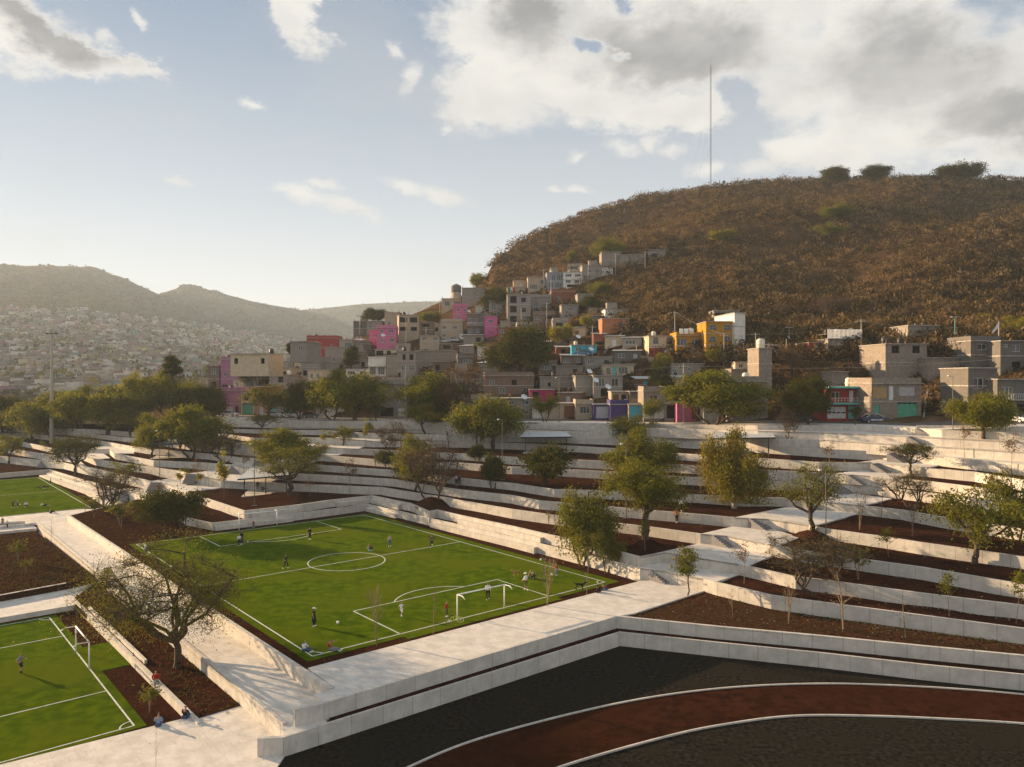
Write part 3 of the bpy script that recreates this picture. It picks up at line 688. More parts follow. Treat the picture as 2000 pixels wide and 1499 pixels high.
# ---------------------------------------------------------------- vegetation
def leaf_mat(name, c1, c2, c3, tr=.42, ns=.8):
    m = bpy.data.materials.new(name); m.use_nodes = True; n = NT(m.node_tree); n.n.clear()
    g = n.new('ShaderNodeNewGeometry'); t = n.new('ShaderNodeTexCoord')
    col = n.mix(g.outputs['Random Per Island'], c1, c2)
    col = n.mix(n.ss(n.noise(t.outputs['Object'], ns, 3, .6), .42, .62), col, c3)
    d = n.new('ShaderNodeBsdfDiffuse'); n.l.new(col, d.inputs[0]); d.inputs[1].default_value = .5
    tl = n.new('ShaderNodeBsdfTranslucent'); n.l.new(n.mix(.5, col, (1.0, .85, .25), 'MULTIPLY'), tl.inputs[0])
    mx = n.new('ShaderNodeMixShader'); mx.inputs[0].default_value = tr; n.l.new(d.outputs[0], mx.inputs[1]); n.l.new(tl.outputs[0], mx.inputs[2])
    o = n.new('ShaderNodeOutputMaterial'); n.l.new(mx.outputs[0], o.inputs[0]); return m
M['leaf'] = leaf_mat('pepper_leaf', (.105, .108, .014), (.235, .215, .030), (.155, .170, .025))
M['leafdark'] = leaf_mat('dark_leaf', (.045, .048, .009), (.115, .105, .018), (.070, .075, .013), .25)
M['leafgold'] = leaf_mat('golden_leaf', (.15, .125, .020), (.29, .22, .034), (.17, .17, .030), .4)
M['leafyellow'] = leaf_mat('yellow_leaf', (.22, .19, .020), (.36, .28, .03), (.16, .19, .03), .45)
M['leafdry'] = leaf_mat('dry_leaf', (.13, .085, .045), (.22, .15, .085), (.16, .10, .055), .3)
M['leafrust'] = leaf_mat('rusty_leaf', (.13, .07, .035), (.20, .12, .06), (.15, .10, .05), .3)
M['scrub'] = leaf_mat('scrub_leaf', (.055, .034, .015), (.100, .063, .028), (.26, .175, .085), .3, .30)
M['scrubgreen'] = leaf_mat('scrub_green', (.030, .027, .008), (.052, .044, .014), (.12, .090, .032), .3, .30)
M['bark'] = mat('bark', (.045, .030, .020), (.11, .075, .048), 5, .95, .5, 12)
M['barkpale'] = mat('pale_bark', (.16, .11, .07), (.27, .20, .13), 5, .95)
M['painted'] = mat('whitewashed_bark', (.42, .40, .36), (.30, .27, .22), 5, .9)

LQ = 1.6
def leaves(C, size, aspect=.55, droop=0.0, seed=0, jit=.35):
    r = np.random.default_rng(seed); N = len(C); C = np.asarray(C)
    a = r.normal(size=(N, 3)); a[:, 2] -= droop*3; a /= np.linalg.norm(a, axis=1)[:, None]
    b = np.cross(a, r.normal(size=(N, 3))); b /= np.linalg.norm(b, axis=1)[:, None]
    s = size*(1+jit*r.normal(size=N)).clip(.4, 1.9)[:, None]
    a = a*s*.5; b = b*s*.5*aspect
    V = np.stack([C-a, C+b, C+a, C-b], 1).reshape(-1, 3); return V
def leaf_mesh(name, Vs, mats, idx=None):
    n = len(Vs); me = bpy.data.meshes.new(name); me.vertices.add(n); me.vertices.foreach_set('co', Vs.astype(np.float32).ravel())
    me.loops.add(n); me.loops.foreach_set('vertex_index', np.arange(n, dtype=np.int32))
    me.polygons.add(n//4); me.polygons.foreach_set('loop_start', np.arange(0, n, 4, dtype=np.int32)); me.polygons.foreach_set('loop_total', np.full(n//4, 4, dtype=np.int32))
    for m in mats: me.materials.append(m)
    if idx is not None: me.polygons.foreach_set('material_index', idx.astype(np.int32))
    me.update(calc_edges=True); return me

def grow(seed, H, Wd, cb=.35, trunks=1, n1=6, n2=5, n3=4, leaf=4000, ls=.3, droop=0.0, sig=.05, flat=.45, lm='leaf', bare=0, r0=None, lean=0.0, bm='bark', top=0.0, asp=.55, open_=0.0, clumps=True):
    R = random.Random(seed); b = MB(); tips = []
    r0 = r0 or H*.028; rad = Wd/2; leaf = int(leaf*1.7); ls *= .76
    def dome(r): return H*(1-flat*(r/rad)**2)
    def limb(p, q, ra, rb, n=6, bow=.12, k=3):
        d = (q-p).length; pts = [p]; prev = p
        for i in range(1, k+1):
            t = i/k; x = p.lerp(q, t); j = Vector((R.uniform(-1, 1), R.uniform(-1, 1), R.uniform(-.4, 1)))*d*.07*(t < 1)
            x = x+j+Vector((0, 0, bow*d*math.sin(math.pi*t)*(.5)))
            b.tube(prev, x, ra+(rb-ra)*(i-1)/k, ra+(rb-ra)*i/k, n); prev = x; pts.append(x)
        return pts
    for tr in range(trunks):
        a = 2*math.pi*tr/max(1, trunks)+R.uniform(-.5, .5); off = 0 if trunks == 1 else rad*.10
        base = Vector((math.cos(a)*off, math.sin(a)*off, -.25))
        fz = H*cb*(R.uniform(.5, .8) if trunks == 1 else R.uniform(.35, .7))
        fo = Vector((math.cos(a)*off*(3 if trunks > 1 else 0)+R.uniform(-.2, .2)+lean*H*.2, math.sin(a)*off*(3 if trunks > 1 else 0)+R.uniform(-.2, .2), fz))
        b.tube(base, base+Vector((0, 0, .3)), r0*1.5/math.sqrt(trunks), r0*1.1/math.sqrt(trunks), 8)
        limb(base+Vector((0, 0, .25)), fo, r0*1.1/math.sqrt(trunks), r0*.85/math.sqrt(trunks), 8, 0, 4)
        m1 = max(2, round(n1/trunks*(1.3 if trunks > 1 else 1)))
        for i in range(m1):
            if trunks > 1: aa = a+R.uniform(-1.1, 1.1); rr = rad*R.uniform(.15, .8)
            else: aa = 2*math.pi*(i+R.uniform(-.3, .3))/m1; rr = rad*R.uniform(.38, .82) if i else rad*.1
            hi = dome(rr); z = fz+(hi-fz)*R.uniform(.45, .82) if not top else H*R.uniform(top, .93)*(1-flat*.5*(rr/rad)**2)
            q = Vector((math.cos(aa)*rr+lean*H*.2, math.sin(aa)*rr, z))
            L = limb(fo, q, r0*.55/math.sqrt(trunks), r0*.28, 6, -.15, 4)
            for j in range(n2):
                s0 = L[R.choice((2, 3, 3, 4, 4))] if len(L) > 4 else L[-1]
                a2 = R.uniform(0, 2*math.pi); sp_ = rad*R.uniform(.18, .42)
                q2 = s0+Vector((math.cos(a2)*sp_, math.sin(a2)*sp_, R.uniform(-.25, .9)*sp_*(1-flat*.4)))
                rr2 = math.hypot(q2.x-lean*H*.2, q2.y)
                if rr2 > rad: q2.x *= rad/rr2; q2.y *= rad/rr2; rr2 = rad
                q2.z = min(q2.z, dome(rr2)); q2.z = max(q2.z, H*cb*.8 if not droop else H*cb*.5)
                L2 = limb(s0, q2, r0*.24, r0*.12, 4, .1, 2)
                for k in range(n3):
                    s1 = L2[R.choice((1, 2, 2))]; sp3 = rad*R.uniform(.08, .22)
                    q3 = s1+Vector((R.uniform(-1, 1), R.uniform(-1, 1), R.uniform(-.4-droop, .9)))*sp3
                    b.tube(s1, q3, r0*.10, r0*.045, 3); tips.append(q3)
                    for t_ in range(bare):
                        q4 = q3+Vector((R.uniform(-1, 1), R.uniform(-1, 1), R.uniform(-.5, .9)))*sp3*1.0
                        b.tube(q3 if t_ % 2 else s1.lerp(q3, .6), q4, r0*.05, r0*.02, 3)
                        if t_ % 3 == 0: tips.append(q4)
    tm = b.mesh('trunk', M[bm] if bm != 'painted' else [M['bark']], True)
    lme = None
    if leaf:
        T = np.array([tuple(t) for t in tips]); r = np.random.default_rng(seed)
        w = r.uniform(.15, 1.0, len(T))**(2.0 if clumps else 1); w /= w.sum()
        ids = r.choice(len(T), leaf, p=w); C = T[ids]+r.normal(size=(leaf, 3))*np.array([1, 1, .62])*Wd*sig
        if droop: C[:, 2] -= np.abs(r.normal(size=leaf))*droop*H*.16
        C[:, 2] = np.maximum(C[:, 2], H*cb*(.45 if not droop else .3))
        lme = leaf_mesh('crown', leaves(C, ls, asp, droop, seed), [M[lm]])
    return tm, lme
TREES = []
def roadpos(px, off=7.5):
    a = min(range(len(kerb)-1), key=lambda i: abs((1000+F*kerb[i].x/kerb[i].y)-px)+abs((1000+F*kerb[i+1].x/kerb[i+1].y)-px)); p, q = kerb[a], kerb[a+1]
    fx = lambda v: 1000+F*v.x/v.y
    t = (px-fx(p))/(fx(q)-fx(p)); g = p.lerp(q, t); g = Vector((g.x+off*.1, g.y+off, g.z)); h = SB.ray_cast(g+Vector((0, 0, 5)), Vector((0, 0, -1))); g.x = (px-1000)/F*g.y; g.z = h[0].z if h[0] else g.z+.1; return g
def tree(name, label, px, py, hpx, wpx, tm, pH, pW, rz=0, cat='tree', group=None, Y=None, which=None, mound=0, sink=.05, pos=None):
    g = ground(px, py, which) if pos is None else pos
    if 812 <= py <= 842 and 385 < px and which is SB and cat == 'tree' and any(w_ in label for w_ in ('street', 'police', 'parked')) and 'below' not in label and 'under the street' not in label:
        g = roadpos(px, 1.6); hpx = HY+(HC-g.z)*F/g.y-(py-hpx)
    cz = []
    for m_ in tm:
        if m_ is not None:
            a_ = np.empty(len(m_.vertices)*3, np.float32); m_.vertices.foreach_get('co', a_); cz.append(a_.reshape(-1, 3))
    cz = np.concatenate(cz); lo_ = np.percentile(cz, 1.0, axis=0); hi_ = np.percentile(cz, 99.0, axis=0); pH = max(hi_[2], .5); pW = max(max(hi_[0]-lo_[0], hi_[1]-lo_[1]), .3)*.97
    if g is None: g = Q(px, py, Y or 200)
    if Y: g = Q(px, py, Y)
    k = g.y/F; sh = hpx*k/pH; sw = wpx*k/pW
    t = thing(name, label, cat, (g.x, g.y, g.z-sink), rz, group); t.scale = (sw, sw, sh)
    o = obj('trunk', tm[0], t)
    if tm[1] is not None: obj('crown', tm[1], t)
    TREES.append(t)
    if mound:
        b = MB(); n = 20
        prof = [(1, 0), (.8, .25), (.55, .68), (.3, .95), (.06, 1)]
        b.lathe([(mound*r*(1), mound*.34*z-.05) for r, z in prof], n=n)
        b.v = [(x*(1+.12*math.sin(5*i)), y*(1+.1*math.cos(3*i)), z) for i, (x, y, z) in enumerate(b.v)]
        obj('mound', b.mesh('mound', M['soil'], True), None, (g.x, g.y, g.z-.02), None, kind='structure')
    return t
# big unique trees in metres: size taken from the photograph at their own distance
G = {}
G['spread'] = grow(3, 10, 13, .27, 1, 9, 7, 6, 16000, .13, .3, .055, .42, 'leaf', 9, .27)
G['pepper'] = grow(11, 9, 8.5, .30, 1, 7, 6, 6, 15000, .27, .9, .05, .5, 'leafgold', 0, .22)
G['big'] = grow(21, 9.5, 10.5, .52, 1, 7, 6, 6, 11000, .27, .12, .045, .5, 'leaf', 2, .42)
G['dense'] = grow(31, 8, 9, .30, 2, 8, 6, 6, 16000, .30, .3, .055, .45, 'leaf', 0, .22)
G['dense2'] = grow(32, 8, 9, .32, 3, 9, 6, 5, 15000, .30, .3, .05, .5, 'leaf', 0, .22)
G['dense3'] = grow(33, 8, 9, .28, 1, 8, 6, 6, 15000, .30, .35, .055, .4, 'leaf', 0, .26)
G['darkdense'] = grow(34, 8, 8, .28, 2, 8, 6, 6, 15000, .30, .4, .055, .5, 'leafdark', 0, .22)
G['airy'] = grow(41, 6, 5.5, .40, 2, 6, 5, 5, 5000, .20, .5, .05, .45, 'leaf', 2, .14)
G['airy2'] = grow(42, 6, 6, .42, 1, 6, 5, 4, 4200, .20, .3, .045, .4, 'leaf', 2, .16)
G['umbrella'] = grow(51, 5, 7, .62, 1, 8, 5, 5, 5200, .17, 0, .035, .18, 'leafdark', 2, .16, top=.86)
G['acacia'] = grow(52, 6, 7.5, .42, 1, 8, 6, 5, 6500, .18, 0, .045, .35, 'leafdark', 3, .22, top=.6)
G['bare'] = grow(61, 6, 8, .26, 2, 8, 6, 5, 1500, .12, 0, .05, .4, 'leafgold', 7, .20)
G['bare2'] = grow(62, 6, 6, .26, 3, 9, 6, 5, 1400, .12, 0, .05, .45, 'leafdry', 8, .15)
G['rust'] = grow(63, 8, 8, .25, 2, 8, 6, 5, 3500, .16, 0, .05, .45, 'leafrust', 7, .20)
G['golden'] = grow(64, 6, 6, .3, 2, 7, 6, 5, 6500, .22, 0, .05, .5, 'leafyellow', 0, .15)
G['open'] = grow(71, 7, 7, .42, 1, 6, 6, 5, 3600, .17, 0, .05, .5, 'leaf', 5, .24)
G['round'] = grow(72, 5, 5.5, .30, 2, 10, 7, 6, 12000, .24, 0, .075, .25, 'leafdark', 0, .14)
G['cypress'] = grow(73, 8, 2.2, .05, 1, 8, 6, 6, 6000, .26, 0, .11, .9, 'leafdark', 0, .14, clumps=False)
G['multi'] = grow(74, 8, 6.5, .42, 3, 8, 6, 5, 9000, .22, .8, .05, .45, 'leaf', 0, .16)
G['palmlike'] = grow(75, 4, 4, .45, 2, 6, 5, 5, 3800, .24, .5, .06, .45, 'leafdark', 0, .10)
T_ = [ # label, px, py, h, w, kind, (H,W), extras
('tree','big spreading tree with dark twisted limbs standing alone beside the walkway',346,1303,248,320,'spread',(10,13),dict(rz=1.0)),
('tree','golden weeping pepper tree with a whitewashed lower trunk',1434,993,145,118,'pepper',(9,8.5),{}),
('tree','tall olive tree with forked pale limbs on a soil mound, walking couple to its right',1262,1066,165,150,'big',(9.5,10.5),dict(mound=2.4)),
('tree','dense dark green tree behind the crown of the forked tree on the mound',1255,940,100,130,'dense',(8,9),{}),
('tree','thin grey-green tree at the foot of the street wall, above the dense dark tree',1232,868,60,95,'airy2',(6,6),{}),
('tree','broad dense pepper tree on the street edge in front of the pink shop front',1395,838,108,180,'dense2',(8,9),dict(rz=.5)),
('tree','round dark tree on the street edge beside the black parked car',1578,829,86,92,'darkdense',(8,8),dict(rz=1)),
('tree','small scrubby two-stemmed tree left of the black parked car',1541,849,58,50,'bare2',(6,6),{}),
('tree','tiny young tree beside the police car',1671,829,34,30,'umbrella',(5,7),{}),
('tree','small rounded street tree in front of the white and brown-gated wall',1064,823,52,50,'airy',(6,5.5),{}),
('tree','small rounded street tree in front of the turquoise gate',1276,826,48,46,'airy',(6,5.5),dict(rz=2)),
('tree','dense bright green tree at the right end of the street, lamp post to its left',1921,858,86,105,'dense3',(8,9),dict(rz=2)),
('tree','flat-topped umbrella tree half way up the right-hand stepped path',1781,930,64,96,'umbrella',(5,7),dict(rz=.3)),
('tree','open-crowned tree on a soil mound with the tall lamp post just to its right',1589,1045,145,118,'open',(7,7),dict(mound=2.6,rz=.8)),
('tree','leafless leaning tree below the umbrella tree',1780,992,72,100,'bare',(6,8),dict(rz=2)),
('tree','light green spreading tree near the right edge with a dark bare trunk',1904,1102,150,165,'airy2',(6,6),dict(rz=1)),
('tree','leafy tree cut by the right edge above the light green spreading tree',1985,1045,135,90,'airy',(6,5.5),dict(rz=3)),
('tree','dark leafless multi-limbed tree in the middle of the right terraces',1603,1157,112,190,'bare',(6,8),dict(rz=.4)),
('tree','weeping two-stemmed tree beside the right end of the main pitch',1140,1104,145,118,'multi',(8,6.5),{}),
('tree','smaller weeping tree immediately right of the two-stemmed one by the pitch',1184,1108,82,62,'airy',(6,5.5),dict(rz=4)),
('tree','dark green irregular tree right below the middle pavilion',1063,949,78,98,'palmlike',(4,4),dict(rz=1)),
('tree','pair-stemmed small dark tree beside the lamp post left of the middle pavilion',963,942,66,44,'palmlike',(4,4),dict(rz=3)),
('tree','small dark bushy tree below the big trees left of the middle pavilion',932,899,34,34,'palmlike',(4,4),{}),
('tree','large golden-green tree left of the middle pavilion',962,880,98,122,'dense3',(8,9),dict(rz=.3)),
('tree','second golden-green crown leaning left of the middle pavilion tree',935,870,86,70,'golden',(6,6),dict(rz=1)),
('tree','leafless many-stemmed tree on the soil mound behind the pitch corner',848,975,128,130,'bare2',(6,6),dict(mound=3.6,rz=1)),
('tree','green-topped tree behind the leafless many-stemmed tree',806,945,102,105,'dense',(8,9),dict(rz=2)),
('tree','brown half-bare tree below the street, left of centre',772,880,72,68,'bare2',(6,6),dict(rz=2)),
('tree','yellowish bush-like tree just under the street wall',835,832,58,92,'golden',(6,6),dict(rz=.5)),
('tree','low dark flat tree on the street edge by the grey-gated house',735,818,26,46,'umbrella',(5,7),dict(rz=1)),
('tree','tall reddish bare tree on the street left of the long stone house',897,822,112,112,'rust',(8,8),dict(rz=1)),
('tree','broad olive tree on the street between the utility pole and the reddish bare tree',840,826,92,116,'dense2',(8,9),dict(rz=2)),
('tree','large dark rounded tree leaning over the street wall',693,827,92,122,'dense3',(8,9),dict(rz=1.5)),
('tree','tall tree behind the large rounded street tree',650,815,88,100,'dense',(8,9),dict(rz=4)),
('tree','street tree over the black parked hatchback',583,822,72,76,'darkdense',(8,8),dict(rz=2)),
('tree','airy tree at the street edge with a utility pole in front',523,825,72,95,'airy2',(6,6),dict(rz=2)),
('tree','dark layered conifer-like tree just below the street',512,848,38,60,'umbrella',(5,7),dict(rz=2)),
('tree','small rounded tree on the concrete landing below the street stairs',670,867,38,42,'airy2',(6,6),dict(rz=3)),
('tree','spreading tree with two pale limbs behind the left pavilion',545,922,80,105,'dense2',(8,9),dict(rz=3)),
('tree','olive tree directly right of the left pavilion roof',568,967,92,116,'open',(7,7),dict(rz=2.2)),
('tree','small leafy tree right of the left pavilion, on the landing edge',612,920,54,54,'airy',(6,5.5),dict(rz=1)),
('tree','leafless dark tree between the two left pavilions',440,900,60,78,'bare',(6,8),dict(rz=3)),
('tree','bushy olive tree over the far left pavilion roof',375,893,98,124,'dense2',(8,9),dict(rz=1)),
('tree','olive tree left of the far left pavilion',292,893,80,84,'dense',(8,9),dict(rz=2)),
('tree','dark round tree with dense crown standing on bare soil left of the far goal',338,1046,86,104,'round',(5,5.5),{}),
('tree','low spreading leafless tree with yellow leaves beside the far left pitch',210,1002,88,118,'bare',(6,8),dict(rz=5)),
('tree','flat dark acacia with a pale forked trunk above the bleachers',147,912,76,96,'acacia',(6,7.5),dict(rz=1)),
('tree','small thin-crowned tree at the very left edge above the far left pitch',17,906,56,60,'airy2',(6,6),dict(rz=4)),
('tree','dense tree right of the tall floodlight mast, trunk forked',110,862,92,120,'dense2',(8,9),dict(rz=5)),
('tree','broad dense tree in the middle of the left tree row',212,848,92,130,'dense3',(8,9),dict(rz=3)),
('tree','dense tree filling the left tree row between mast and acacia',160,835,76,100,'dense',(8,9),dict(rz=5)),
('tree','low olive tree in front of the left tree row',255,850,56,80,'airy2',(6,6),dict(rz=5)),
('tree','dark dense tree at the left edge of the photograph',8,850,80,84,'darkdense',(8,8),dict(rz=5)),
('tree','rounded tree left of the tall floodlight mast',62,838,66,84,'dense3',(8,9),dict(rz=5)),
('tree','tall tree at the right end of the left tree row, white wall glimpsed under it',330,822,92,120,'dense',(8,9),dict(rz=.7)),
('tree','dark broad tree just left of the pink wall',392,822,68,90,'darkdense',(8,8),dict(rz=.7)),
('tree','brownish tree rising behind the left tree row',272,812,80,64,'golden',(6,6),dict(rz=.7)),
]
for (nm, lab, px, py, h, w, kd, (pH, pW), ex) in T_:
    tree(nm, lab, px, py, h, w, G[kd], pH, pW, which=SB, **ex)
# whitewashed trunk band of the pepper tree
t = TREES[1]; b = MB(); b.lathe([(.36, 0), (.30, .5), (.27, 1.5)], n=10); obj('painted_band', b.mesh('painted_band', M['painted'], True), t)

# hillside trees, seen against the houses and the ridge
HT = [('large dark tree on the slope in the middle of the houses',1022,742,98,128,'darkdense',(8,8)),
('second dark crown beside the large dark tree on the slope',985,735,60,66,'darkdense',(8,8)),
('yellow-green tree above the large dark slope tree',1096,684,50,48,'golden',(6,6)),
('dark tree between the unfinished frame and the pink house',968,612,48,48,'darkdense',(8,8)),
('round tree at the left foot of the bare cliff',936,566,30,36,'dense3',(8,9)),
('green tree above the highest grey houses',1190,512,44,58,'dense3',(8,9)),
('small green tree left of the highest grey houses',1118,514,24,26,'dense',(8,9)),
('dark cypress among grey houses left of the street',686,730,52,26,'cypress',(8,2.2)),
('dark broad tree behind the pink tower house',503,762,60,56,'darkdense',(8,8)),
('dark conifer on the horizon above the left tree row',337,748,52,30,'cypress',(8,2.2)),
('narrow dark tree beside the red house',568,697,28,16,'cypress',(8,2.2)),
('tree on the skyline behind the leftmost concrete houses',733,632,28,46,'darkdense',(8,8)),
('green tree between yellow house and grey house below',1296,744,52,50,'golden',(6,6)),
('bush growing at the stone wall under the yellow house',1398,712,30,32,'dense3',(8,9)),
('orange-brown tree right of the tall grey house with tank',1550,744,66,72,'rust',(8,8)),
('bright yellow-green tree at the far right edge',1992,668,50,62,'golden',(6,6)),
('small yellow-green tree on the slope at the far right',1926,640,28,34,'golden',(6,6)),
('banana-like pale tree left of the orange and white house',1142,648,30,36,'golden',(6,6)),
('green tree below the white house near the top',1170,582,30,40,'dense3',(8,9)),
('dark crown in the gully left of the orange and white house',1150,614,34,50,'darkdense',(8,8)),
('green bushy tree hiding the gully below the arched house',1290,776,46,46,'darkdense',(8,8)),
('first round tree on the ridge line, left of the three',1634,354,38,50,'round',(5,5)),
('middle round tree on the ridge line',1708,353,40,54,'round',(5,5)),
('wide clump of trees on the ridge line at the right',1876,351,44,74,'round',(5,5)),
('lone green tree high on the bare slope',1640,432,30,56,'dense3',(8,9)),
('pale green tree low on the bare slope, left one',1410,480,32,50,'golden',(6,6)),
('pale green tree low on the bare slope, right one',1622,470,34,52,'airy2',(6,6)),
('small dark tree by the long white-roofed shed on the slope',935,690,20,24,'dense3',(8,9)),
('tree between the pink house and the beige two-storey house',840,636,26,44,'dense3',(8,9))]
for (lab, px, py, h, w, kd, (pH, pW)) in HT:
    tree('tree', lab, px, py, h, w, G[kd], pH, pW, rz=px*.1, which=HB, Y=330 if px == 733 else None, pos=hill_pt(px, 3.93)-Vector((0, 0, 3)) if py < 360 else None)
for i, (px, py, h) in enumerate(((1330,700,0),(1600,628,48),(1625,632,56),(1650,626,50),(1700,630,40),(1380,620,34),(1530,628,36),(1790,628,40),(1860,625,34))):
    if h: tree('bare_tree', 'pale leafless tree against the dark scrub, '+['','left of the white terrace house','directly above the white terrace house','leaning right above the white terrace house','between the two block houses','above the yellow house','above the orange sheds','left of the solar street lamp','right of the solar street lamp'][i], px, py, h, h*.8, G['bare2'], 6, 6, rz=i, which=HB)

# young trees -----------------------------------------------------------------
def sapling(seed, H, lm, n, ls, w=.25, stems=1, bm='barkpale'):
    R = random.Random(seed); b = MB(); tips = []
    for s in range(stems):
        top = Vector((R.uniform(-1, 1)*w*H*.25, R.uniform(-1, 1)*w*H*.25, H*R.uniform(.75, 1))); p = Vector((0, 0, -.2)); q = top*.5+Vector((R.uniform(-.1, .1), 0, 0))
        b.tube(p, q, .024, .019, 5); b.tube(q, top, .019, .008, 5)
        for i in range(10):
            t = R.uniform(.35, .95); c = q.lerp(top, (t-.5)*2) if t > .5 else p.lerp(q, t*2); a = R.uniform(0, 6.28); L = H*w*R.uniform(.3, 1.1)*(1.2-t)
            e = c+Vector((math.cos(a)*L*.8, math.sin(a)*L*.8, L*1.3)); b.tube(c, e, .010, .006, 3); tips += [e, c.lerp(e, .6)]
            for _ in range(3):
                e2 = c.lerp(e, R.uniform(.3, 1))+Vector((R.uniform(-1, 1), R.uniform(-1, 1), R.uniform(0, 1.4)))*L*.4; b.tube(c.lerp(e, .6), e2, .007, .004, 3); tips.append(e2)
    tm = b.mesh('trunk', M[bm], False); lme = None
    if n:
        r = np.random.default_rng(seed); T = np.array([tuple(t) for t in tips]); C = T[r.integers(0, len(T), n)]+r.normal(size=(n, 3))*H*.035
        lme = leaf_mesh('crown', leaves(C, ls, .6, .2, seed), [M[lm]])
    return tm, lme
SP = {'bare': sapling(1, 5, 'leafdry', 60, .09), 'bare2': sapling(2, 5, 'leafdry', 90, .1, .3, 4), 'dry': sapling(3, 5, 'leafdry', 420, .12, .28), 'rust': sapling(4, 5, 'leafrust', 300, .12, .25),
      'green': sapling(5, 4.5, 'leaf', 420, .17, .3), 'yellow': sapling(6, 4.5, 'leafyellow', 600, .17, .18), 'bush': sapling(7, 3, 'leaf', 420, .18, .5, 3), 'thin': sapling(8, 5, 'leafdry', 10, .08, .14), 'mushroom': grow(81, 4.5, 2.5, .55, 1, 6, 4, 4, 1800, .16, 0, .09, .5, 'leaf', 0, .05)}
SL = [('thin young tree with a round green head beside the platform',1343,1163,92,50,'mushroom',4.5,2.5),
('bare pink-brown sapling below the left of the right terraces, nearest the mulch bed corner',1431,1206,60,34,'bare',5,2),
('bare sapling second along the mulch bed',1540,1218,76,36,'bare2',5,2.6),
('forked bare sapling third along the mulch bed',1647,1230,112,60,'thin',5,1.6),
('bare sapling fourth along the mulch bed, near the low stake',1769,1246,82,30,'thin',5,1.6),
('feathery bare sapling at the tip of the second soil bed',1453,1140,80,36,'dry',5,2.6),
('small reddish sapling on the third soil bed left of the dark bare tree',1509,1100,62,32,'dry',5,2.6),
('small leafy bush tree right of the dark bare tree',1677,1132,68,44,'bush',3,2.6),
('slim green sapling on the second bed from the bottom right',1854,1203,86,34,'green',4.5,2),
('slim green sapling at the right edge above the track wall',1984,1218,110,38,'green',4.5,2),
('wide fan-shaped bare shrub tree left of the bare leaning tree',1679,1036,80,42,'bare2',5,2.6),
('thin bare sapling between the fan-shaped shrub and the leaning tree',1721,1010,74,36,'bare',5,2),
('bare sapling below the leaning tree on the wide red bed',1782,1048,66,30,'bare2',5,2.6),
('small dark-leaved sapling right of the open-crowned tree',1736,1088,56,32,'green',4.5,2),
('reddish sapling tall and thin by the street end lamp',1884,893,72,28,'dry',5,2.6),
('tall pale sapling under the street at the right edge',1975,924,84,36,'dry',5,2.6),
('pale sapling behind the tall lamp post',1619,915,60,32,'dry',5,2.6),
('pale sapling right of the weeping golden tree, upper terrace',1501,893,46,20,'bare',5,2),
('pale thin sapling right of the weeping golden tree, middle terrace',1536,958,66,34,'bare',5,2),
('pale sapling close to the right side of the golden tree',1498,930,50,18,'thin',5,1.6),
('whitewashed sapling left of the weeping golden tree',1367,963,68,40,'rust',5,2.4),
('slim sapling in front of the soil mound of the forked tree',1260,1076,62,26,'green',4.5,2),
('small bare bush at the foot of the third wall, right of the pitch',1072,1022,28,24,'bare2',5,2.6),
('leggy bare sapling standing in front of the main pitch, left one',736,1262,118,40,'bare2',5,2.6),
('leggy bare sapling standing in front of the main pitch, middle one',846,1242,106,32,'bare',5,2),
('twin-stemmed sapling in front of the pitch near the black dog',1069,1184,96,44,'bare2',5,2.6),
('straight slender sapling left of the seated pair',1146,1162,64,26,'thin',5,1.6),
('pinkish sapling beside the couple on the middle left terrace',683,966,72,36,'rust',5,2.4),
('small reddish sapling right of the left pavilion',604,969,38,22,'rust',5,2.4),
('yellow columnar sapling in front of the left pavilion',437,975,92,26,'yellow',4.5,1.4),
('tiny tree in a square tree pit, left of the pair on the plaza',352,949,32,16,'yellow',4.5,1.4),
('tiny tree in a square tree pit, further back on the plaza',367,942,30,18,'green',4.5,2),
('reddish bare sapling on the plaza',385,957,64,22,'rust',5,2.4),
('small yellow-leaved sapling right beside the reddish plaza sapling',390,951,34,16,'yellow',4.5,1.4),
('slim bare sapling left of the yellow columnar sapling',408,951,50,20,'bare',5,2),
('feathery sapling below the dark leafless tree',477,922,46,30,'dry',5,2.6),
('bright yellow columnar tree below the street stairs',714,867,56,14,'yellow',4.5,1.4),
('paler yellow-green columnar tree next to the bright one',723,856,40,18,'yellow',4.5,1.4),
('slim yellow sapling left of the landing tree',631,872,32,14,'yellow',4.5,1.4),
('round leafless small tree on the left plaza',276,990,36,24,'bare2',5,2.6),
('dry small tree right of the round leafless one on the plaza',310,975,34,36,'dry',5,2.6),
('thin sapling at the edge of the plaza by the walkway head',166,1003,36,26,'green',4.5,2),
('feathery sapling in soil at the head of the walkway',184,1012,40,30,'bush',3,2.6),
('olive sapling on the soil between walkway and round dark tree',237,1030,52,50,'bush',3,2.6),
('slender sapling rising from the walkway head',99,1052,62,12,'thin',5,1.6),
('leafy sapling against the side wall of the walkway',205,1160,54,28,'green',4.5,2),
('thin green sapling in the left dark planting bed',36,1098,44,30,'bush',3,2.6),
('low green sapling further right in the left dark bed',52,1120,28,22,'bush',3,2.6),
('green sapling at the end of the seat wall above the denim sitter',292,1392,56,44,'bush',3,2.6),
('tall crooked bare stem in front of the near plaza',304,1512,100,10,'thin',5,1.6),
('thin sapling over the left terraces by the back wall',82,882,22,12,'green',4.5,2),
('little tree on the upper left terrace row',108,875,20,14,'green',4.5,2),
('low bare tree on the terrace right of the pinkish sapling',733,912,34,32,'bare2',5,2.6),
('dark low tree next to the low bare one',757,912,32,44,'palmlike',4,4),
('slim bare tree in front of the three close walls left of the big trees',876,872,36,34,'bare2',5,2.6),
('leafy low sapling behind the lit bleachers wall',246,942,48,56,'bush',3,2.6)]
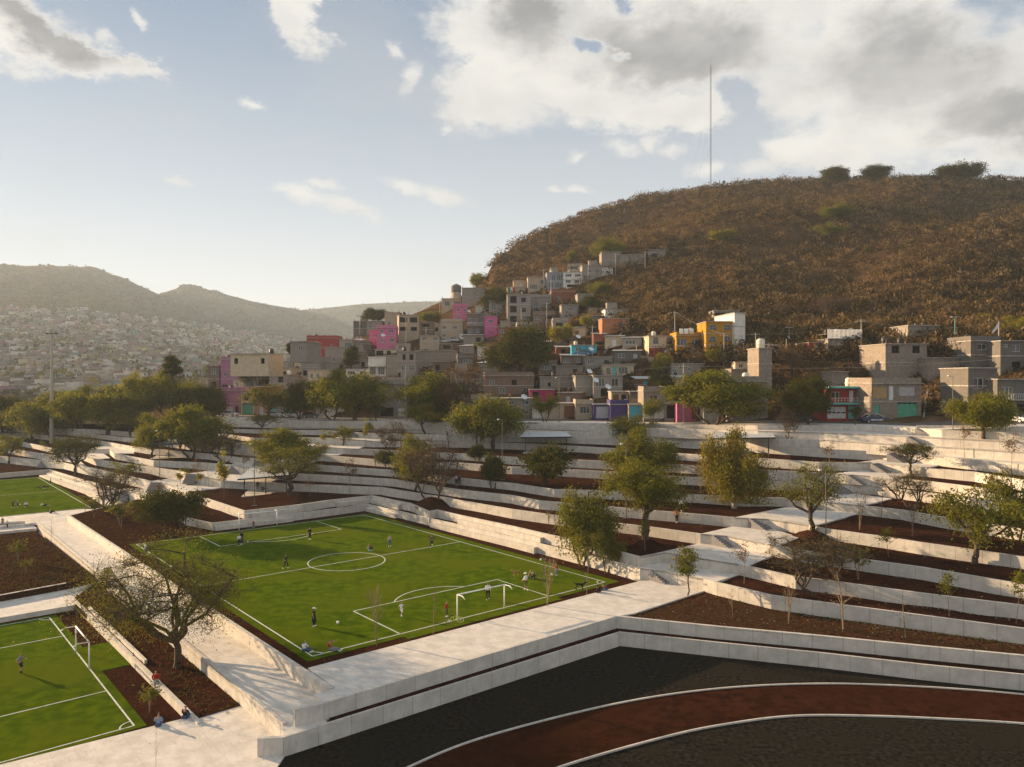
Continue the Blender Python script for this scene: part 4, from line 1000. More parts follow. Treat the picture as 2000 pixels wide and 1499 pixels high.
for (lab, px, py, h, w, kd, pH, pW) in SL:
    m_ = SP.get(kd) or G[kd]
    tree('young_tree', lab, px, py, h, w, m_, pH, pW, rz=px*.37, cat='sapling', which=SB)

# scrub cover of the hill: one mass nobody could count
def scrub(name, n, pxr, sr, size, mats, seed, quads=34, ls=.55, asp=.5, prob=None):
    R = random.Random(seed); r = np.random.default_rng(seed); C = []; S_ = []
    while len(C) < n:
        px = R.uniform(*pxr); s = R.uniform(*sr)
        if prob and R.random() > prob(px, s): continue
        i = (px-300)/1950*NX; k = min(len(rowsS)-1, max(0, int(s*14)))
        i0 = int(i); q = k*(NX+1)+min(NX, i0); a = hv[q]; c = hv[min(q+1, len(hv)-1)]; f = i-i0
        k2 = min(k+1, 56); a2 = hv[k2*(NX+1)+min(NX, i0)]; g = s*14-k
        p = [a[j]+(c[j]-a[j])*f+(a2[j]-a[j])*g for j in range(3)]
        z = R.uniform(.45, 1.0)+.9*(R.random()**4); C.append(p); S_.append(size*z)
    C = np.repeat(np.array(C), quads, 0); S_ = np.repeat(np.array(S_), quads); N = len(C)
    d = r.normal(size=(N, 3)); d /= np.linalg.norm(d, axis=1)[:, None]; d[:, 2] = np.abs(d[:, 2])*.8; d *= (r.uniform(.3, 1, N)**.5*S_)[:, None]
    V = leaves(C+d, ls, asp, 0, seed)
    idx = np.repeat(r.integers(0, 100, n), quads); idx = (idx > 72).astype(int)
    me = leaf_mesh(name, V, [M[m] for m in mats], idx)
    obj(name, me, kind='stuff')
def lowp(px, s):
    if px < 1120 and 2.5 < s < 3.75: return .45
    if px < 1200: return .0 if s < 2.3+max(0, (1130-px)/900) and px > 900 else (.75 if px > 930 else .0)
    if px < 1290: return .0 if s < 2.2 else 1
    return 0 if s < 1.75 else 1
scrub('scrub', 8600, (930, 2230), (1.6, 4.05), 3.3, ('scrub', 'scrubgreen'), 5, 64, .64, prob=lowp)
scrub('scrub', 1500, (1250, 2230), (1.7, 2.6), 2.2, ('scrub', 'scrub'), 6, 44, .5, .35, prob=lowp)
scrub('undergrowth', 5200, (560, 2200), (.12, 2.2), .9, ('scrub', 'scrubgreen'), 8, 22, .38)
# ---------------------------------------------------------------- houses
def wallmat(name, c, k=.80, sc=1.2, joints=None):
    m = bpy.data.materials.new(name); m.use_nodes = True; n = NT(m.node_tree); b = m.node_tree.nodes['Principled BSDF']; b.inputs['Roughness'].default_value = .9; b.inputs['Specular IOR Level'].default_value = .15
    t = n.new('ShaderNodeTexCoord'); ob = t.outputs['Object']
    col = n.mix(n.ss(n.noise(ob, sc, 5, .65), .3, .7), [x*k for x in c], c)
    s = n.new('ShaderNodeSeparateXYZ'); n.l.new(ob, s.inputs[0])
    cvv = n.new('ShaderNodeCombineXYZ'); n.put(cvv.inputs[0], n.m('MULTIPLY', n.m('ADD', s.outputs[0], s.outputs[1]), 1.5)); n.put(cvv.inputs[2], n.m('MULTIPLY', s.outputs[2], .2))
    col = n.mix(n.m('MULTIPLY', n.ss(n.noise(cvv.outputs[0], 1.8, 4, .6), .52, .75), .38), col, [x*.45 for x in c])
    if joints:
        bt = n.new('ShaderNodeTexBrick'); bt.offset = .5
        cv2 = n.new('ShaderNodeCombineXYZ'); n.put(cv2.inputs[0], n.m('ADD', s.outputs[0], s.outputs[1])); n.put(cv2.inputs[1], s.outputs[2]); n.l.new(cv2.outputs[0], bt.inputs['Vector'])
        bt.inputs['Scale'].default_value = 1; bt.inputs['Brick Width'].default_value = .42; bt.inputs['Row Height'].default_value = .21; bt.inputs['Mortar Size'].default_value = .022
        bt.inputs['Color1'].default_value = (.72, .72, .72, 1); bt.inputs['Color2'].default_value = (1, 1, 1, 1); bt.inputs['Mortar'].default_value = (*joints, 1)
        col = n.mix(1.0, col, bt.outputs['Color'], 'MULTIPLY')
    n.l.new(col, b.inputs['Base Color']); return m
HM = {'block': wallmat('grey_block_wall', (.33, .28, .235), joints=(.62, .6, .58)), 'grey': wallmat('grey_render', (.28, .25, .22)), 'dgrey': wallmat('dark_render', (.15, .135, .12)),
 'beige': wallmat('beige_render', (.42, .33, .24)), 'cream': wallmat('cream_render', (.56, .45, .32)), 'white': wallmat('white_render', (.66, .63, .58)), 'pink': wallmat('pink_render', (.56, .15, .27)),
 'hotpink': wallmat('bright_pink_render', (.52, .12, .30)), 'magenta': wallmat('magenta_render', (.38, .03, .13)), 'mauve': wallmat('mauve_render', (.36, .15, .25)), 'red': wallmat('red_render', (.33, .055, .050)), 'brick': wallmat('red_brick', (.32, .115, .07), joints=(.8, .75, .7)),
 'orange': wallmat('orange_render', (.40, .165, .085)), 'yellow': wallmat('ochre_yellow_render', (.42, .215, .018)), 'blue': wallmat('turquoise_render', (.08, .40, .52)), 'purple': wallmat('purple_render', (.075, .055, .18)), 'brown': wallmat('brown_block', (.24, .17, .13), joints=(.7, .65, .6)),
 'stone': None, 'glassblue': wallmat('blue_grey_render', (.26, .28, .32))}
def stone_mat():
    m = bpy.data.materials.new('rubble_stone'); m.use_nodes = True; n = NT(m.node_tree); b = m.node_tree.nodes['Principled BSDF']; b.inputs['Roughness'].default_value = .95
    t = n.new('ShaderNodeTexCoord'); v = n.new('ShaderNodeTexVoronoi'); n.l.new(t.outputs['Object'], v.inputs['Vector']); v.inputs['Scale'].default_value = 2.2
    v2 = n.new('ShaderNodeTexVoronoi', feature='DISTANCE_TO_EDGE'); n.l.new(t.outputs['Object'], v2.inputs['Vector']); v2.inputs['Scale'].default_value = 2.2
    s = n.new('ShaderNodeSeparateColor'); n.l.new(v.outputs['Color'], s.inputs[0])
    col = n.mix(s.outputs[0], (.12, .09, .07), (.30, .24, .19)); col = n.mix(n.ss(v2.outputs['Distance'], 0, .07, 1, 0), col, (.34, .30, .26)); n.l.new(col, b.inputs['Base Color']); return m
HM['stone'] = stone_mat()
M['glass'] = mat('window_glass', (.035, .04, .045), rough=.12, spec=.6)
M['frame'] = mat('white_window_frame', (.62, .62, .60), rough=.5)
M['dframe'] = mat('dark_window_frame', (.08, .075, .07), rough=.5)
M['slabroof'] = mat('concrete_roof', (.26, .235, .21), (.40, .36, .32), 1.5, .9)
M['tin'] = mat('pale_sheet_roof', (.62, .64, .66), (.50, .50, .50), 2, .4, metal=.2)
M['aqua'] = mat('aqua_paint', (.10, .42, .38), rough=.5); M['greendoor'] = mat('green_gate_paint', (.07, .30, .20), (.10, .36, .25), 2, .5)
M['bluedoor'] = mat('turquoise_gate_paint', (.05, .33, .45), (.07, .38, .50), 3, .5); M['whitedoor'] = mat('white_gate_paint', (.66, .66, .66), (.56, .56, .56), 2, .5); M['browndoor'] = mat('rusty_brown_gate', (.14, .05, .02), (.20, .075, .03), 3, .6)
M['greydoor'] = mat('grey_gate_paint', (.34, .34, .36), (.42, .42, .44), 2, .5); M['wood'] = mat('plywood_panel', (.34, .22, .10), (.42, .28, .14), 2, .8)
M['tankblack'] = mat('black_tank', (.02, .02, .022), rough=.5); M['tankcream'] = mat('cream_tank', (.62, .56, .45), rough=.5); M['rust'] = mat('rusty_steel', (.16, .08, .045), rough=.8); M['dish'] = mat('dish_white', (.62, .66, .70), rough=.4)
M['rope'] = mat('pole_concrete', (.42, .38, .33), (.34, .30, .26), 4, .85)
DOORM = {'G': 'greendoor', 'B': 'bluedoor', 'W': 'whitedoor', 'R': 'browndoor', 'Y': 'greydoor', 'A': 'aqua', 'P': 'wood', 'K': 'black'}
HOUSES = []
def house(lab, x0, x1, yt, yb, col='block', st=2, dep=7.0, yaw=4, wins=None, roof='flat', ex='', Y=None, which=None, cat='house', name='house', frame='frame', found=2.0, base=None):
    c = ground((x0+x1)/2, yb, which or HB)
    if Y is None: Y = c.y if c else 180
    if yb >= 812: Y = lerp([(a_[0], a_[1][0][1]) for a_ in HILL], (x0+x1)/2)-.6
    k = Y/F; Wd = (x1-x0)*k; H = (yb-yt)*k; p = Q((x0+x1)/2, yb, Y); rz = math.radians(yaw)
    rnd = random.Random(int(x0*7+yt)); root = thing(name, lab, cat, (p.x, p.y, p.z), rz)
    w2 = Wd/2; m = HM[col]
    # openings as (x0, x1, z0, z1, kind) fractions of the front
    if wins is None:
        wins = []; sh = 1/st; n = max(1, int(Wd/3.1))
        for s_ in range(st):
            for i in range(n):
                if rnd.random() < .2: continue
                cx = (i+.5+rnd.uniform(-.12, .12))/n; ww = min(.36/n, 1.5/Wd)*rnd.uniform(.6, 1)
                if s_ == 0 and rnd.random() < .35: wins.append((cx-min(.35/n, .55/Wd), cx+min(.35/n, .55/Wd), .01, sh*.72, rnd.choice('WYRK')))
                else: wins.append((cx-ww, cx+ww, (s_+.36)*sh, (s_+.78)*sh, rnd.choice('wwwo')))
    xs = sorted({0.0, 1.0} | {w[i] for w in wins if w[4] != 'a' for i in (0, 1)}); zs = sorted({0.0, 1.0} | {w[i] for w in wins if w[4] != 'a' for i in (2, 3)})
    b = MB(); X = lambda f: -w2+f*Wd; Zf = lambda f: f*H; dpt = .22
    def hole(cx, cz):
        return any(w[0] < cx < w[1] and w[2] < cz < w[3] for w in wins if w[4] != 'a')
    for i in range(len(xs)-1):
        for j in range(len(zs)-1):
            if not hole((xs[i]+xs[i+1])/2, (zs[j]+zs[j+1])/2):
                b.quad((X(xs[i]), 0, Zf(zs[j])), (X(xs[i+1]), 0, Zf(zs[j])), (X(xs[i+1]), 0, Zf(zs[j+1])), (X(xs[i]), 0, Zf(zs[j+1])))
    for w in wins:
        if w[4] == 'a': continue
        a0, a1, z0, z1 = X(w[0]), X(w[1]), Zf(w[2]), Zf(w[3])
        b.quad((a0, 0, z0), (a0, dpt, z0), (a1, dpt, z0), (a1, 0, z0)); b.quad((a0, 0, z1), (a1, 0, z1), (a1, dpt, z1), (a0, dpt, z1))
        b.quad((a0, 0, z0), (a0, 0, z1), (a0, dpt, z1), (a0, dpt, z0)); b.quad((a1, 0, z0), (a1, dpt, z0), (a1, dpt, z1), (a1, 0, z1))
    b.quad((-w2, 0, -found), (w2, 0, -found), (w2, 0, 0), (-w2, 0, 0))
    b.quad((-w2, dep, -found), (-w2, 0, -found), (-w2, 0, H), (-w2, dep, H)); b.quad((w2, 0, -found), (w2, dep, -found), (w2, dep, H), (w2, 0, H))
    b.quad((w2, dep, -found), (-w2, dep, -found), (-w2, dep, H), (w2, dep, H)); b.quad((-w2, 0, H), (w2, 0, H), (w2, dep, H), (-w2, dep, H))
    obj('wall', b.mesh('wall', m), root)
    if base:
        b = MB(); b.box((0, -.02, H*base[1]/2), (Wd+.03, .05, H*base[1])); obj('base_band', b.mesh('base_band', HM[base[0]]), root)
    for w in wins:
        a0, a1, z0, z1 = X(w[0]), X(w[1]), Zf(w[2]), Zf(w[3]); cw, ch, cx, cz = a1-a0, z1-z0, (a0+a1)/2, (z0+z1)/2
        kd = w[4]
        if kd == 'w':
            f = MB(); t = .07
            f.box((a0+t/2, dpt-.04, cz), (t, .08, ch)); f.box((a1-t/2, dpt-.04, cz), (t, .08, ch)); f.box((cx, dpt-.04, z0+t/2), (cw-2*t, .08, t)); f.box((cx, dpt-.04, z1-t/2), (cw-2*t, .08, t))
            nm_ = max(1, int(cw/.9))
            for q in range(1, nm_+1): f.box((a0+cw*q/(nm_+1), dpt-.04, cz), (t*.8, .06, ch-2*t))
            fo = obj('window', f.mesh('window', M[frame]), root); g = MB(); g.box((cx, dpt+.01, cz), (cw, .02, ch)); obj('pane', g.mesh('pane', M['glass']), fo)
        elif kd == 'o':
            g = MB(); g.box((cx, dpt+.35, cz), (cw+.1, .04, ch+.1)); obj('opening', g.mesh('opening', M['black']), root)  # black panel behind the hole, interior shade put in as its colour
        elif kd == 'a':
            g = MB(); n_ = 12; pts = [(a0, z0)]; R_ = cw/2; top = z1-R_
            ar = [(cx+R_*math.cos(math.pi*q/n_), top+R_*math.sin(math.pi*q/n_)) for q in range(n_+1)]
            g.poly([(a0, -.02, z0), (a1, -.02, z0)]+[(x, -.02, z) for x, z in ar]); wo_ = obj('arched_window', g.mesh('arched_window', M['glass']), root)
            g = MB(); ring = [(a0, z0)]+[(x, z) for x, z in reversed(ar)]+[(a1, z0)]
            for (xa, za), (xb, zb) in zip(ring, ring[1:]): g.tube((xa, -.03, za), (xb, -.03, zb), .07, n=4)
            g.box((cx, -.03, (z0+z1)/2), (.06, .04, ch*.95)); g.box((cx, -.03, top), (cw, .04, .06)); obj('frame', g.mesh('frame', M['slabroof']), wo_)
        else:
            g = MB(); g.box((cx, dpt-.02, cz), (cw, .05, ch)); npn = max(1, round(cw/1.3))
            for q in range(npn): g.box((a0+cw*(q+.5)/npn, dpt-.06, cz), (cw/npn-.10, .04, ch-.14))
            if kd == 'B':
                for q in range(9): g.box((a0+cw*(q+.5)/9, dpt-.10, cz), (.05, .05, ch-.2))
            do = obj('door' if cw < 1.5 else 'gate', g.mesh('door', M[DOORM[kd]]), root)
            if cw > 1.6 and kd in 'GW': g = MB(); [g.box((a0+cw*(q+.5)/4, dpt-.09, z0+ch*(.9 if kd == 'G' else .5)), (cw/4-.16, .03, .22)) for q in range(4)]; obj('grille', g.mesh('grille', M['black']), do)
    # floor slabs and roof
    f = MB()
    for s_ in range(1, st): f.box((0, dep/2, H*s_/st), (Wd+.14, dep+.14, .20))
    if st > 1: obj('floor_slab', f.mesh('floor_slab', M['slabroof']), root)
    if roof == 'flat':
        r = MB(); r.box((0, dep/2-.1, H+.08), (Wd+.36, dep+.5, .16)); ro = obj('roof', r.mesh('roof', M['slabroof']), root)
        if 'p' in ex:
            r = MB(); r.box((0, .05, H+.6), (Wd, .14, .9)); r.box((-w2+.07, dep/2, H+.6), (.14, dep-.2, .9)); r.box((w2-.07, dep/2, H+.6), (.14, dep-.2, .9)); obj('parapet', r.mesh('parapet', m), ro)
        if 'h' in ex:   # roof hut
            hx = rnd.uniform(-.25, .25)*Wd; r = MB(); r.box((hx, dep*.6, H+1.2), (min(3.2, Wd*.45), 2.6, 2.2)); r.box((hx, dep*.6, H+2.36), (min(3.4, Wd*.5), 2.9, .12)); obj('roof_hut', r.mesh('roof_hut', HM['grey' if rnd.random() < .5 else 'block']), root)
    elif roof == 'tin':
        r = MB(); r.quad((-w2-.4, -.6, H+.15), (w2+.4, -.6, H+.15), (w2+.4, dep+.2, H+.75), (-w2-.4, dep+.2, H+.75)); r.quad((-w2-.4, -.6, H+.08), (-w2-.4, dep+.2, H+.68), (w2+.4, dep+.2, H+.68), (w2+.4, -.6, H+.08)); r.quad((-w2-.4, -.6, H+.08), (w2+.4, -.6, H+.08), (w2+.4, -.6, H+.15), (-w2-.4, -.6, H+.15))
        obj('roof', r.mesh('roof', M['tin']), root)
    if 'b' in ex:       # balcony with railing
        z = H*(st-1)/st; r = MB(); r.box((0, -.6, z+.06), (Wd, 1.1, .14)); bo = obj('balcony', r.mesh('balcony', M['slabroof']), root); r = MB()
        r.box((0, -1.1, z+1.0), (Wd, .05, .06)); r.box((0, -1.1, z+.6), (Wd, .03, .03)); [r.box((-w2+Wd*q/14, -1.1, z+.55), (.04, .04, .9)) for q in range(15)]; obj('railing', r.mesh('railing', M['frame']), bo)
    if 'v' in ex:       # starter bars of the next storey
        for q in range(3):
            for yy in (.25, dep-.3):
                r = MB(); x_ = -w2+.3+(Wd-.6)*q/2; [r.tube((x_+dx, yy+dy, H), (x_+dx+rnd.uniform(-.1, .1), yy+dy, H+1.25), .022, n=3) for dx in (-.09, .09) for dy in (-.09, .09)]; r.box((x_, yy, H+.3), (.22, .22, .5)); obj('starter_bar', r.mesh('starter_bar', M['rust']), root)
    root['_h'] = H; root['_w'] = Wd; root['_d'] = dep; HOUSES.append(root); return root
def on_roof(h, fx, fy, dz=.17): return h.matrix_world @ Vector((0, 0, 0)) if False else (Matrix.Translation(h.location) @ Matrix.Rotation(h.rotation_euler[2], 4, 'Z')) @ Vector(((fx-.5)*h['_w'], fy*h['_d'], h['_h']+dz))
tk = MB(); tk.lathe([(0, 0), (.55, 0), (.58, .15), (.56, .5), (.59, .55), (.56, .6), (.58, 1.0), (.50, 1.2), (.25, 1.32), (0, 1.36)], n=16); TK = tk.mesh('tank', M['tankblack'], True); tk2 = tk.mesh('tank', M['tankcream'], True)
tl = MB(); tl.lathe([(0, 1.3), (.24, 1.32), (.24, 1.42), (0, 1.44)], n=12); TLID = tl.mesh('lid', M['darkmetal'])
def tank(lab, h, fx, fy, cream=False, s=1.0, dz=.17):
    t = thing('water_tank', lab, 'tank', on_roof(h, fx, fy, dz), 0, 'rooftop water tanks of the hillside houses'); t.scale = (s, s, s); obj('body', tk2 if cream else TK, t); obj('lid', TLID, t)
db = MB(); db.lathe([(0, 0), (.15, .02), (.3, .07), (.42, .15), (.45, .18)], n=16); DI = db.mesh('reflector', M['dish'], True)
da = MB(); da.tube((0, 0, 0), (0, 0, -.35), .03); da.tube((0, 0, -.35), (0, -.25, -.9), .03); da.tube((.3, 0, .1), (.05, 0, .5), .012, n=4); da.box((.03, 0, .5), (.08, .08, .12)); DA = da.mesh('arm', M['darkmetal'])
def dish(lab, px, py, Y, s=1.6):
    t = thing('satellite_dish', lab, 'satellite dish', Q(px, py, Y), math.radians(20), 'satellite dishes on the houses'); t.scale = (s,)*3; t.rotation_euler = (math.radians(48), 0, math.radians(25)); obj('reflector', DI, t); obj('arm', DA, t)

g2 = [(.08,.42,.08,.38,'P')]
H_ = [ # label, x0,x1,ytop,ybase, colour, storeys, depth, yaw, wins, roof, extras
('mauve pink house at the left end of the street with parked cars in front',418,472,764,813,'mauve',2,8,-14,[(.05,.3,.02,.42,'R'),(.45,.72,.02,.38,'Y'),(.8,.95,.05,.4,'K')],'flat','p'),
('tall mauve house with grey unpainted top storey above the street pink house',428,478,703,759,'mauve',3,8,-14,[(.1,.25,.42,.56,'w'),(.55,.7,.7,.82,'w'),(.05,.3,.02,.13,'K'),(.7,.95,.02,.13,'K')],'flat','vp'),
('brown plain house left of the tall mauve house',406,429,715,766,'brown',2,7,-10,None,'flat','v'),
('small cream box house right of the tall mauve house',454,477,743,762,'cream',1,6,-14,[(.2,.45,.4,.8,'w')],'flat',''),
('long low cream building above the mauve house, sun on its front',446,528,692,719,'cream',1,7,-12,[(.1,.2,.3,.7,'o'),(.8,.9,.3,.7,'o')],'flat',''),
('narrow house with a tall pale green gate on the street',470,497,769,815,'cream',2,8,-6,[(.1,.92,.02,.6,'G'),(.2,.6,.7,.92,'o')],'flat','v'),
('small orange house beside the leftmost utility pole',497,523,756,813,'orange',2,7,-20,[(.2,.6,.6,.8,'w'),(.3,.7,.02,.35,'Y')],'flat',''),
('pale blue street house half hidden by airy trees',524,560,771,814,'glassblue',2,7,-4,[(.1,.4,.02,.4,'A'),(.5,.8,.55,.8,'w')],'flat',''),
('salmon street house behind the black parked hatchback',588,613,767,815,'orange',2,7,-4,[(.1,.45,.02,.4,'R'),(.55,.85,.55,.82,'w')],'flat','p'),
('sunlit white single-storey wall house behind the street trees',613,642,793,816,'white',1,6,-32,[(.3,.5,.3,.75,'w')],'flat',''),
('grey house with an orange parapet band above the airy street trees',524,562,733,765,'grey',2,7,-14,[(.1,.3,.1,.4,'w'),(.5,.8,.55,.9,'o')],'flat','v'),
('wide grey block house over the left street trees',560,618,740,768,'block',2,8,-4,[(.05,.2,.1,.4,'w'),(.7,.9,.55,.9,'w')],'flat','v'),
('cream rooftop rooms with a small dark archway',526,568,719,741,'cream',1,6,-24,[(.28,.38,.1,.7,'o'),(.6,.85,.2,.7,'o')],'flat','h'),
('bare grey house with a sunlit left corner',587,626,698,738,'grey',2,8,-12,[(.1,.3,.1,.35,'o')],'flat','v'),
('cream block tower left of the bare grey house',573,589,698,727,'cream',2,6,-28,[(.2,.7,.1,.4,'o')],'flat',''),
('cream house with two black windows above the large rounded street tree',600,630,723,767,'cream',2,7,-14,[(.15,.35,.62,.84,'w'),(.6,.8,.62,.84,'w')],'flat',''),
('long low grey house with a tin awning',628,682,709,727,'grey',1,7,-4,[(.2,.3,.3,.8,'w'),(.4,.5,.3,.8,'w'),(.65,.8,.2,.8,'o')],'flat','v'),
('grey house with stepped side wall right of the red house',636,678,679,710,'grey',2,9,14,[(.3,.45,.1,.35,'w')],'flat',''),
('large plain brick-red house',599,660,661,699,'red',2,9,2,[(.75,.82,.55,.7,'w')],'flat','p'),
('grey block wall house behind the large red one',566,600,668,692,'grey',1,8,-10,[(.5,.7,.3,.7,'w')],'flat',''),
('grey house with dark open ground floor beside a white metal gate',741,796,750,815,'grey',3,8,2,[(.05,.22,.42,.6,'w'),(.3,.48,.42,.6,'w'),(.6,.8,.42,.6,'w'),(.02,.5,.02,.28,'o'),(.66,.98,.02,.27,'W')],'flat','p'),
('cream roof room on the grey house with dark open ground floor',744,790,738,751,'cream',1,6,-10,[],'flat',''),
('house with a long white balcony front and barred windows',718,755,697,737,'white',2,7,-12,[(.08,.42,.12,.5,'w'),(.55,.92,.12,.5,'w')],'flat','b'),
('blank grey house wall right of the white balcony house',755,775,695,737,'grey',2,8,0,[],'flat',''),
('wide grey house with four cream-framed windows below the pole',775,813,687,742,'grey',3,8,0,[(.2,.45,.34,.5,'w'),(.6,.9,.34,.5,'w'),(.05,.2,.05,.25,'o'),(.3,.45,.7,.9,'o'),(.65,.85,.7,.9,'o')],'flat','v'),
('long blank block wall building on the slope',813,892,686,712,'block',1,7,2,[],'flat',''),
('low shed with rusty red roof left of the long wall',845,879,707,727,'brown',1,5,0,[(.15,.4,.1,.7,'o')],'flat',''),
('small arched porch house below the pink four-window house',732,774,683,696,'cream',1,5,-8,[(.05,.4,.1,.8,'o'),(.55,.75,.1,.8,'o')],'flat',''),
('pink four-window house standing on bare earth',736,774,641,686,'pink',3,8,4,[(.15,.35,.80,.93,'w'),(.62,.85,.80,.93,'w'),(.2,.35,.40,.53,'w'),(.65,.9,.40,.55,'w')],'flat','p'),
('darker pink annex left of the pink four-window house',721,737,645,675,'pink',2,8,-6,[(.6,.95,.55,.7,'w')],'flat',''),
('beige house stepping above the pink four-window house',751,780,611,641,'beige',2,8,-4,[(.2,.4,.2,.4,'w')],'flat','v'),
('beige house with two wide dark loggias',779,818,616,667,'beige',3,9,12,[(.05,.42,.72,.92,'o'),(.55,.92,.72,.92,'o'),(.05,.4,.4,.55,'o'),(.6,.9,.4,.55,'o')],'flat','v'),
('grey house at the left end of the upper street with starter bars',716,748,628,652,'grey',2,8,-4,[(.1,.3,.5,.75,'w')],'flat','v'),
('leftmost grey house on the skyline above the valley',690,717,628,656,'dgrey',2,8,-4,[(.4,.6,.5,.75,'o')],'flat','vh'),
('two-storey beige house with white door above parked cars',861,904,629,666,'beige',2,8,2,[(.06,.26,.62,.78,'w'),(.52,.74,.62,.78,'w'),(.06,.24,.2,.36,'w'),(.84,.97,.02,.38,'W')],'flat','p'),
('lower wing of the beige house with white door',847,862,632,658,'beige',1,6,2,[(.2,.6,.4,.7,'o')],'flat',''),
('tall pink house behind the beige two-storey house',885,913,599,630,'pink',2,8,4,[(.25,.48,.72,.88,'w'),(.25,.5,.2,.36,'w'),(.75,.95,.7,.86,'w')],'flat','p'),
('white-panelled roof shed beside the tall pink house',929,953,598,612,'white',1,5,2,[],'tin',''),
('dark grey house between the two pink ones',912,946,613,660,'dgrey',2,8,2,[(.1,.25,.6,.8,'w'),(.4,.6,.6,.8,'w'),(.1,.3,.2,.36,'w'),(.5,.7,.2,.36,'w')],'flat','b'),
('bright pink narrow house beside the road',946,971,618,658,'hotpink',2,8,0,[(.3,.65,.66,.84,'w')],'flat',''),
('grey flat house behind the bright pink narrow house',946,976,610,624,'grey',1,7,2,[(.5,.7,.3,.7,'w')],'flat',''),
('cream house with white door under the upper road',932,985,677,699,'cream',1,6,0,[(.03,.14,.05,.8,'W'),(.25,.4,.4,.8,'w'),(.55,.68,.4,.8,'w')],'flat',''),
('long stone-brown house behind the reddish bare trees',946,1043,735,772,'brown',2,8,4,[(.1,.2,.5,.8,'w'),(.3,.42,.1,.4,'w'),(.55,.65,.5,.8,'o'),(.78,.9,.1,.4,'w')],'flat','p'),
('street house with dark double gate behind the broad olive tree',855,896,781,817,'grey',1,7,2,[(.05,.5,.02,.8,'K'),(.6,.9,.1,.7,'Y')],'tin',''),
('low grey street house right of the reddish bare tree',900,952,779,817,'beige',2,7,2,None,'flat','p'),
('grey street house behind the golden-green trees',952,1040,779,817,'block',2,7,2,None,'flat','v'),
('magenta room with a black opening over the white street wall',1034,1083,762,789,'magenta',1,6,0,[(.13,.38,.1,.85,'o')],'flat',''),
('white street wall house below the magenta room',1040,1066,789,818,'white',1,6,0,[(.1,.5,.05,.7,'W')],'flat',''),
('beige street house with a brown wooden gate',1066,1124,789,818,'beige',1,6,0,[(.62,.98,.02,.85,'R')],'flat',''),
('small street house with a wide barred window',1124,1159,790,818,'beige',1,6,0,[(.25,.8,.35,.85,'w')],'flat','p'),
('street house with a pale double garage door and purple edge',1159,1192,791,818,'purple',1,6,0,[(.15,.95,.02,.88,'Y')],'flat',''),
('purple street wall house',1192,1228,791,818,'purple',1,6,0,[],'flat','p'),
('street house with the turquoise striped gate',1228,1257,791,818,'beige',1,6,0,[(.05,.95,.02,.92,'B')],'flat',''),
('white-based street house right of the turquoise gate',1257,1301,765,818,'block',2,7,0,[(.28,.62,.66,.86,'w')],'flat','p'),
('narrow street building with a black gateway',1301,1322,789,818,'grey',1,6,0,[(.05,.9,.02,.9,'K')],'flat',''),
('pink shop front behind the broad pepper tree',1322,1374,788,820,'pink',1,6,0,[(.55,.9,.02,.8,'R')],'flat',''),
('white house front behind the broad pepper tree',1374,1410,786,820,'white',1,6,0,[(.15,.85,.02,.8,'W')],'flat',''),
('brown gated house right of the broad pepper tree',1410,1456,778,820,'brown',1,6,0,[(.1,.9,.02,.9,'K')],'flat',''),
('upper beige room with two doorways over the purple wall',1194,1230,766,790,'beige',1,6,0,[(.1,.4,.05,.8,'R'),(.55,.8,.3,.8,'o')],'flat',''),
('room with plywood balcony above the turquoise gate',1230,1257,766,791,'brown',1,6,0,[(.05,.95,.05,.55,'P')],'flat',''),
('blank grey block house left in the middle row',1055,1124,737,763,'block',1,7,2,[(.22,.3,.3,.6,'o')],'flat','v'),
('plain pale grey house between the blank block and dish house',1124,1159,735,775,'grey',2,7,2,[],'flat','v'),
('grey house with three black barred windows and dishes',1159,1216,734,776,'grey',2,7,2,[(.08,.38,.5,.88,'w'),(.62,.86,.5,.88,'w'),(.25,.5,.02,.4,'o')],'flat','v'),
('terrace room with aqua door and arched window',1178,1238,713,735,'cream',1,6,0,[(.3,.45,.02,.85,'A'),(.5,.8,.25,.8,'w'),(.1,.24,.15,.75,'a')],'flat',''),
('low house with small blue door panel',1243,1283,741,763,'brown',1,6,0,[(.35,.55,.2,.8,'B'),(.05,.25,.1,.85,'R')],'tin',''),
('shed with wide white sheet roof',1292,1342,738,757,'beige',1,6,0,[(.05,.15,.1,.8,'o')],'tin',''),
('grey block wall house above the turquoise gate with wavy blocks',1247,1306,753,768,'block',1,6,0,[],'flat','v'),
('turquoise house with blue car parked in front',1116,1166,675,698,'blue',1,7,0,[(.17,.38,.5,.85,'w'),(.56,.58,.0,1,'K')],'flat','v'),
('red brick room on the roof beside the turquoise house',1159,1183,653,676,'brick',1,6,0,[(.1,.9,.1,.35,'o')],'tin',''),
('small brown porch house left of the turquoise house',1087,1117,679,698,'brick',1,6,0,[(.3,.6,.1,.8,'o')],'tin',''),
('white upper storey with two windows on the orange house',1182,1229,605,623,'white',1,7,2,[(.15,.3,.3,.7,'w'),(.62,.85,.3,.75,'w')],'flat','vh'),
('orange house base below the white upper storey',1176,1229,623,650,'orange',1,7,2,[(.7,.8,.4,.75,'w')],'flat',''),
('house with two arched openings above brick-red ground floor',1267,1319,657,697,'cream',2,7,2,[(.16,.36,.62,.95,'a'),(.66,.88,.62,.95,'a'),(.3,.6,.05,.35,'w')],'flat','v'),
('ochre yellow left house with long window bands',1321,1379,657,697,'yellow',2,8,0,[(.03,.36,.55,.88,'w'),(.52,.9,.55,.88,'w'),(.18,.3,.05,.35,'w'),(.55,.8,.05,.4,'w')],'flat','p'),
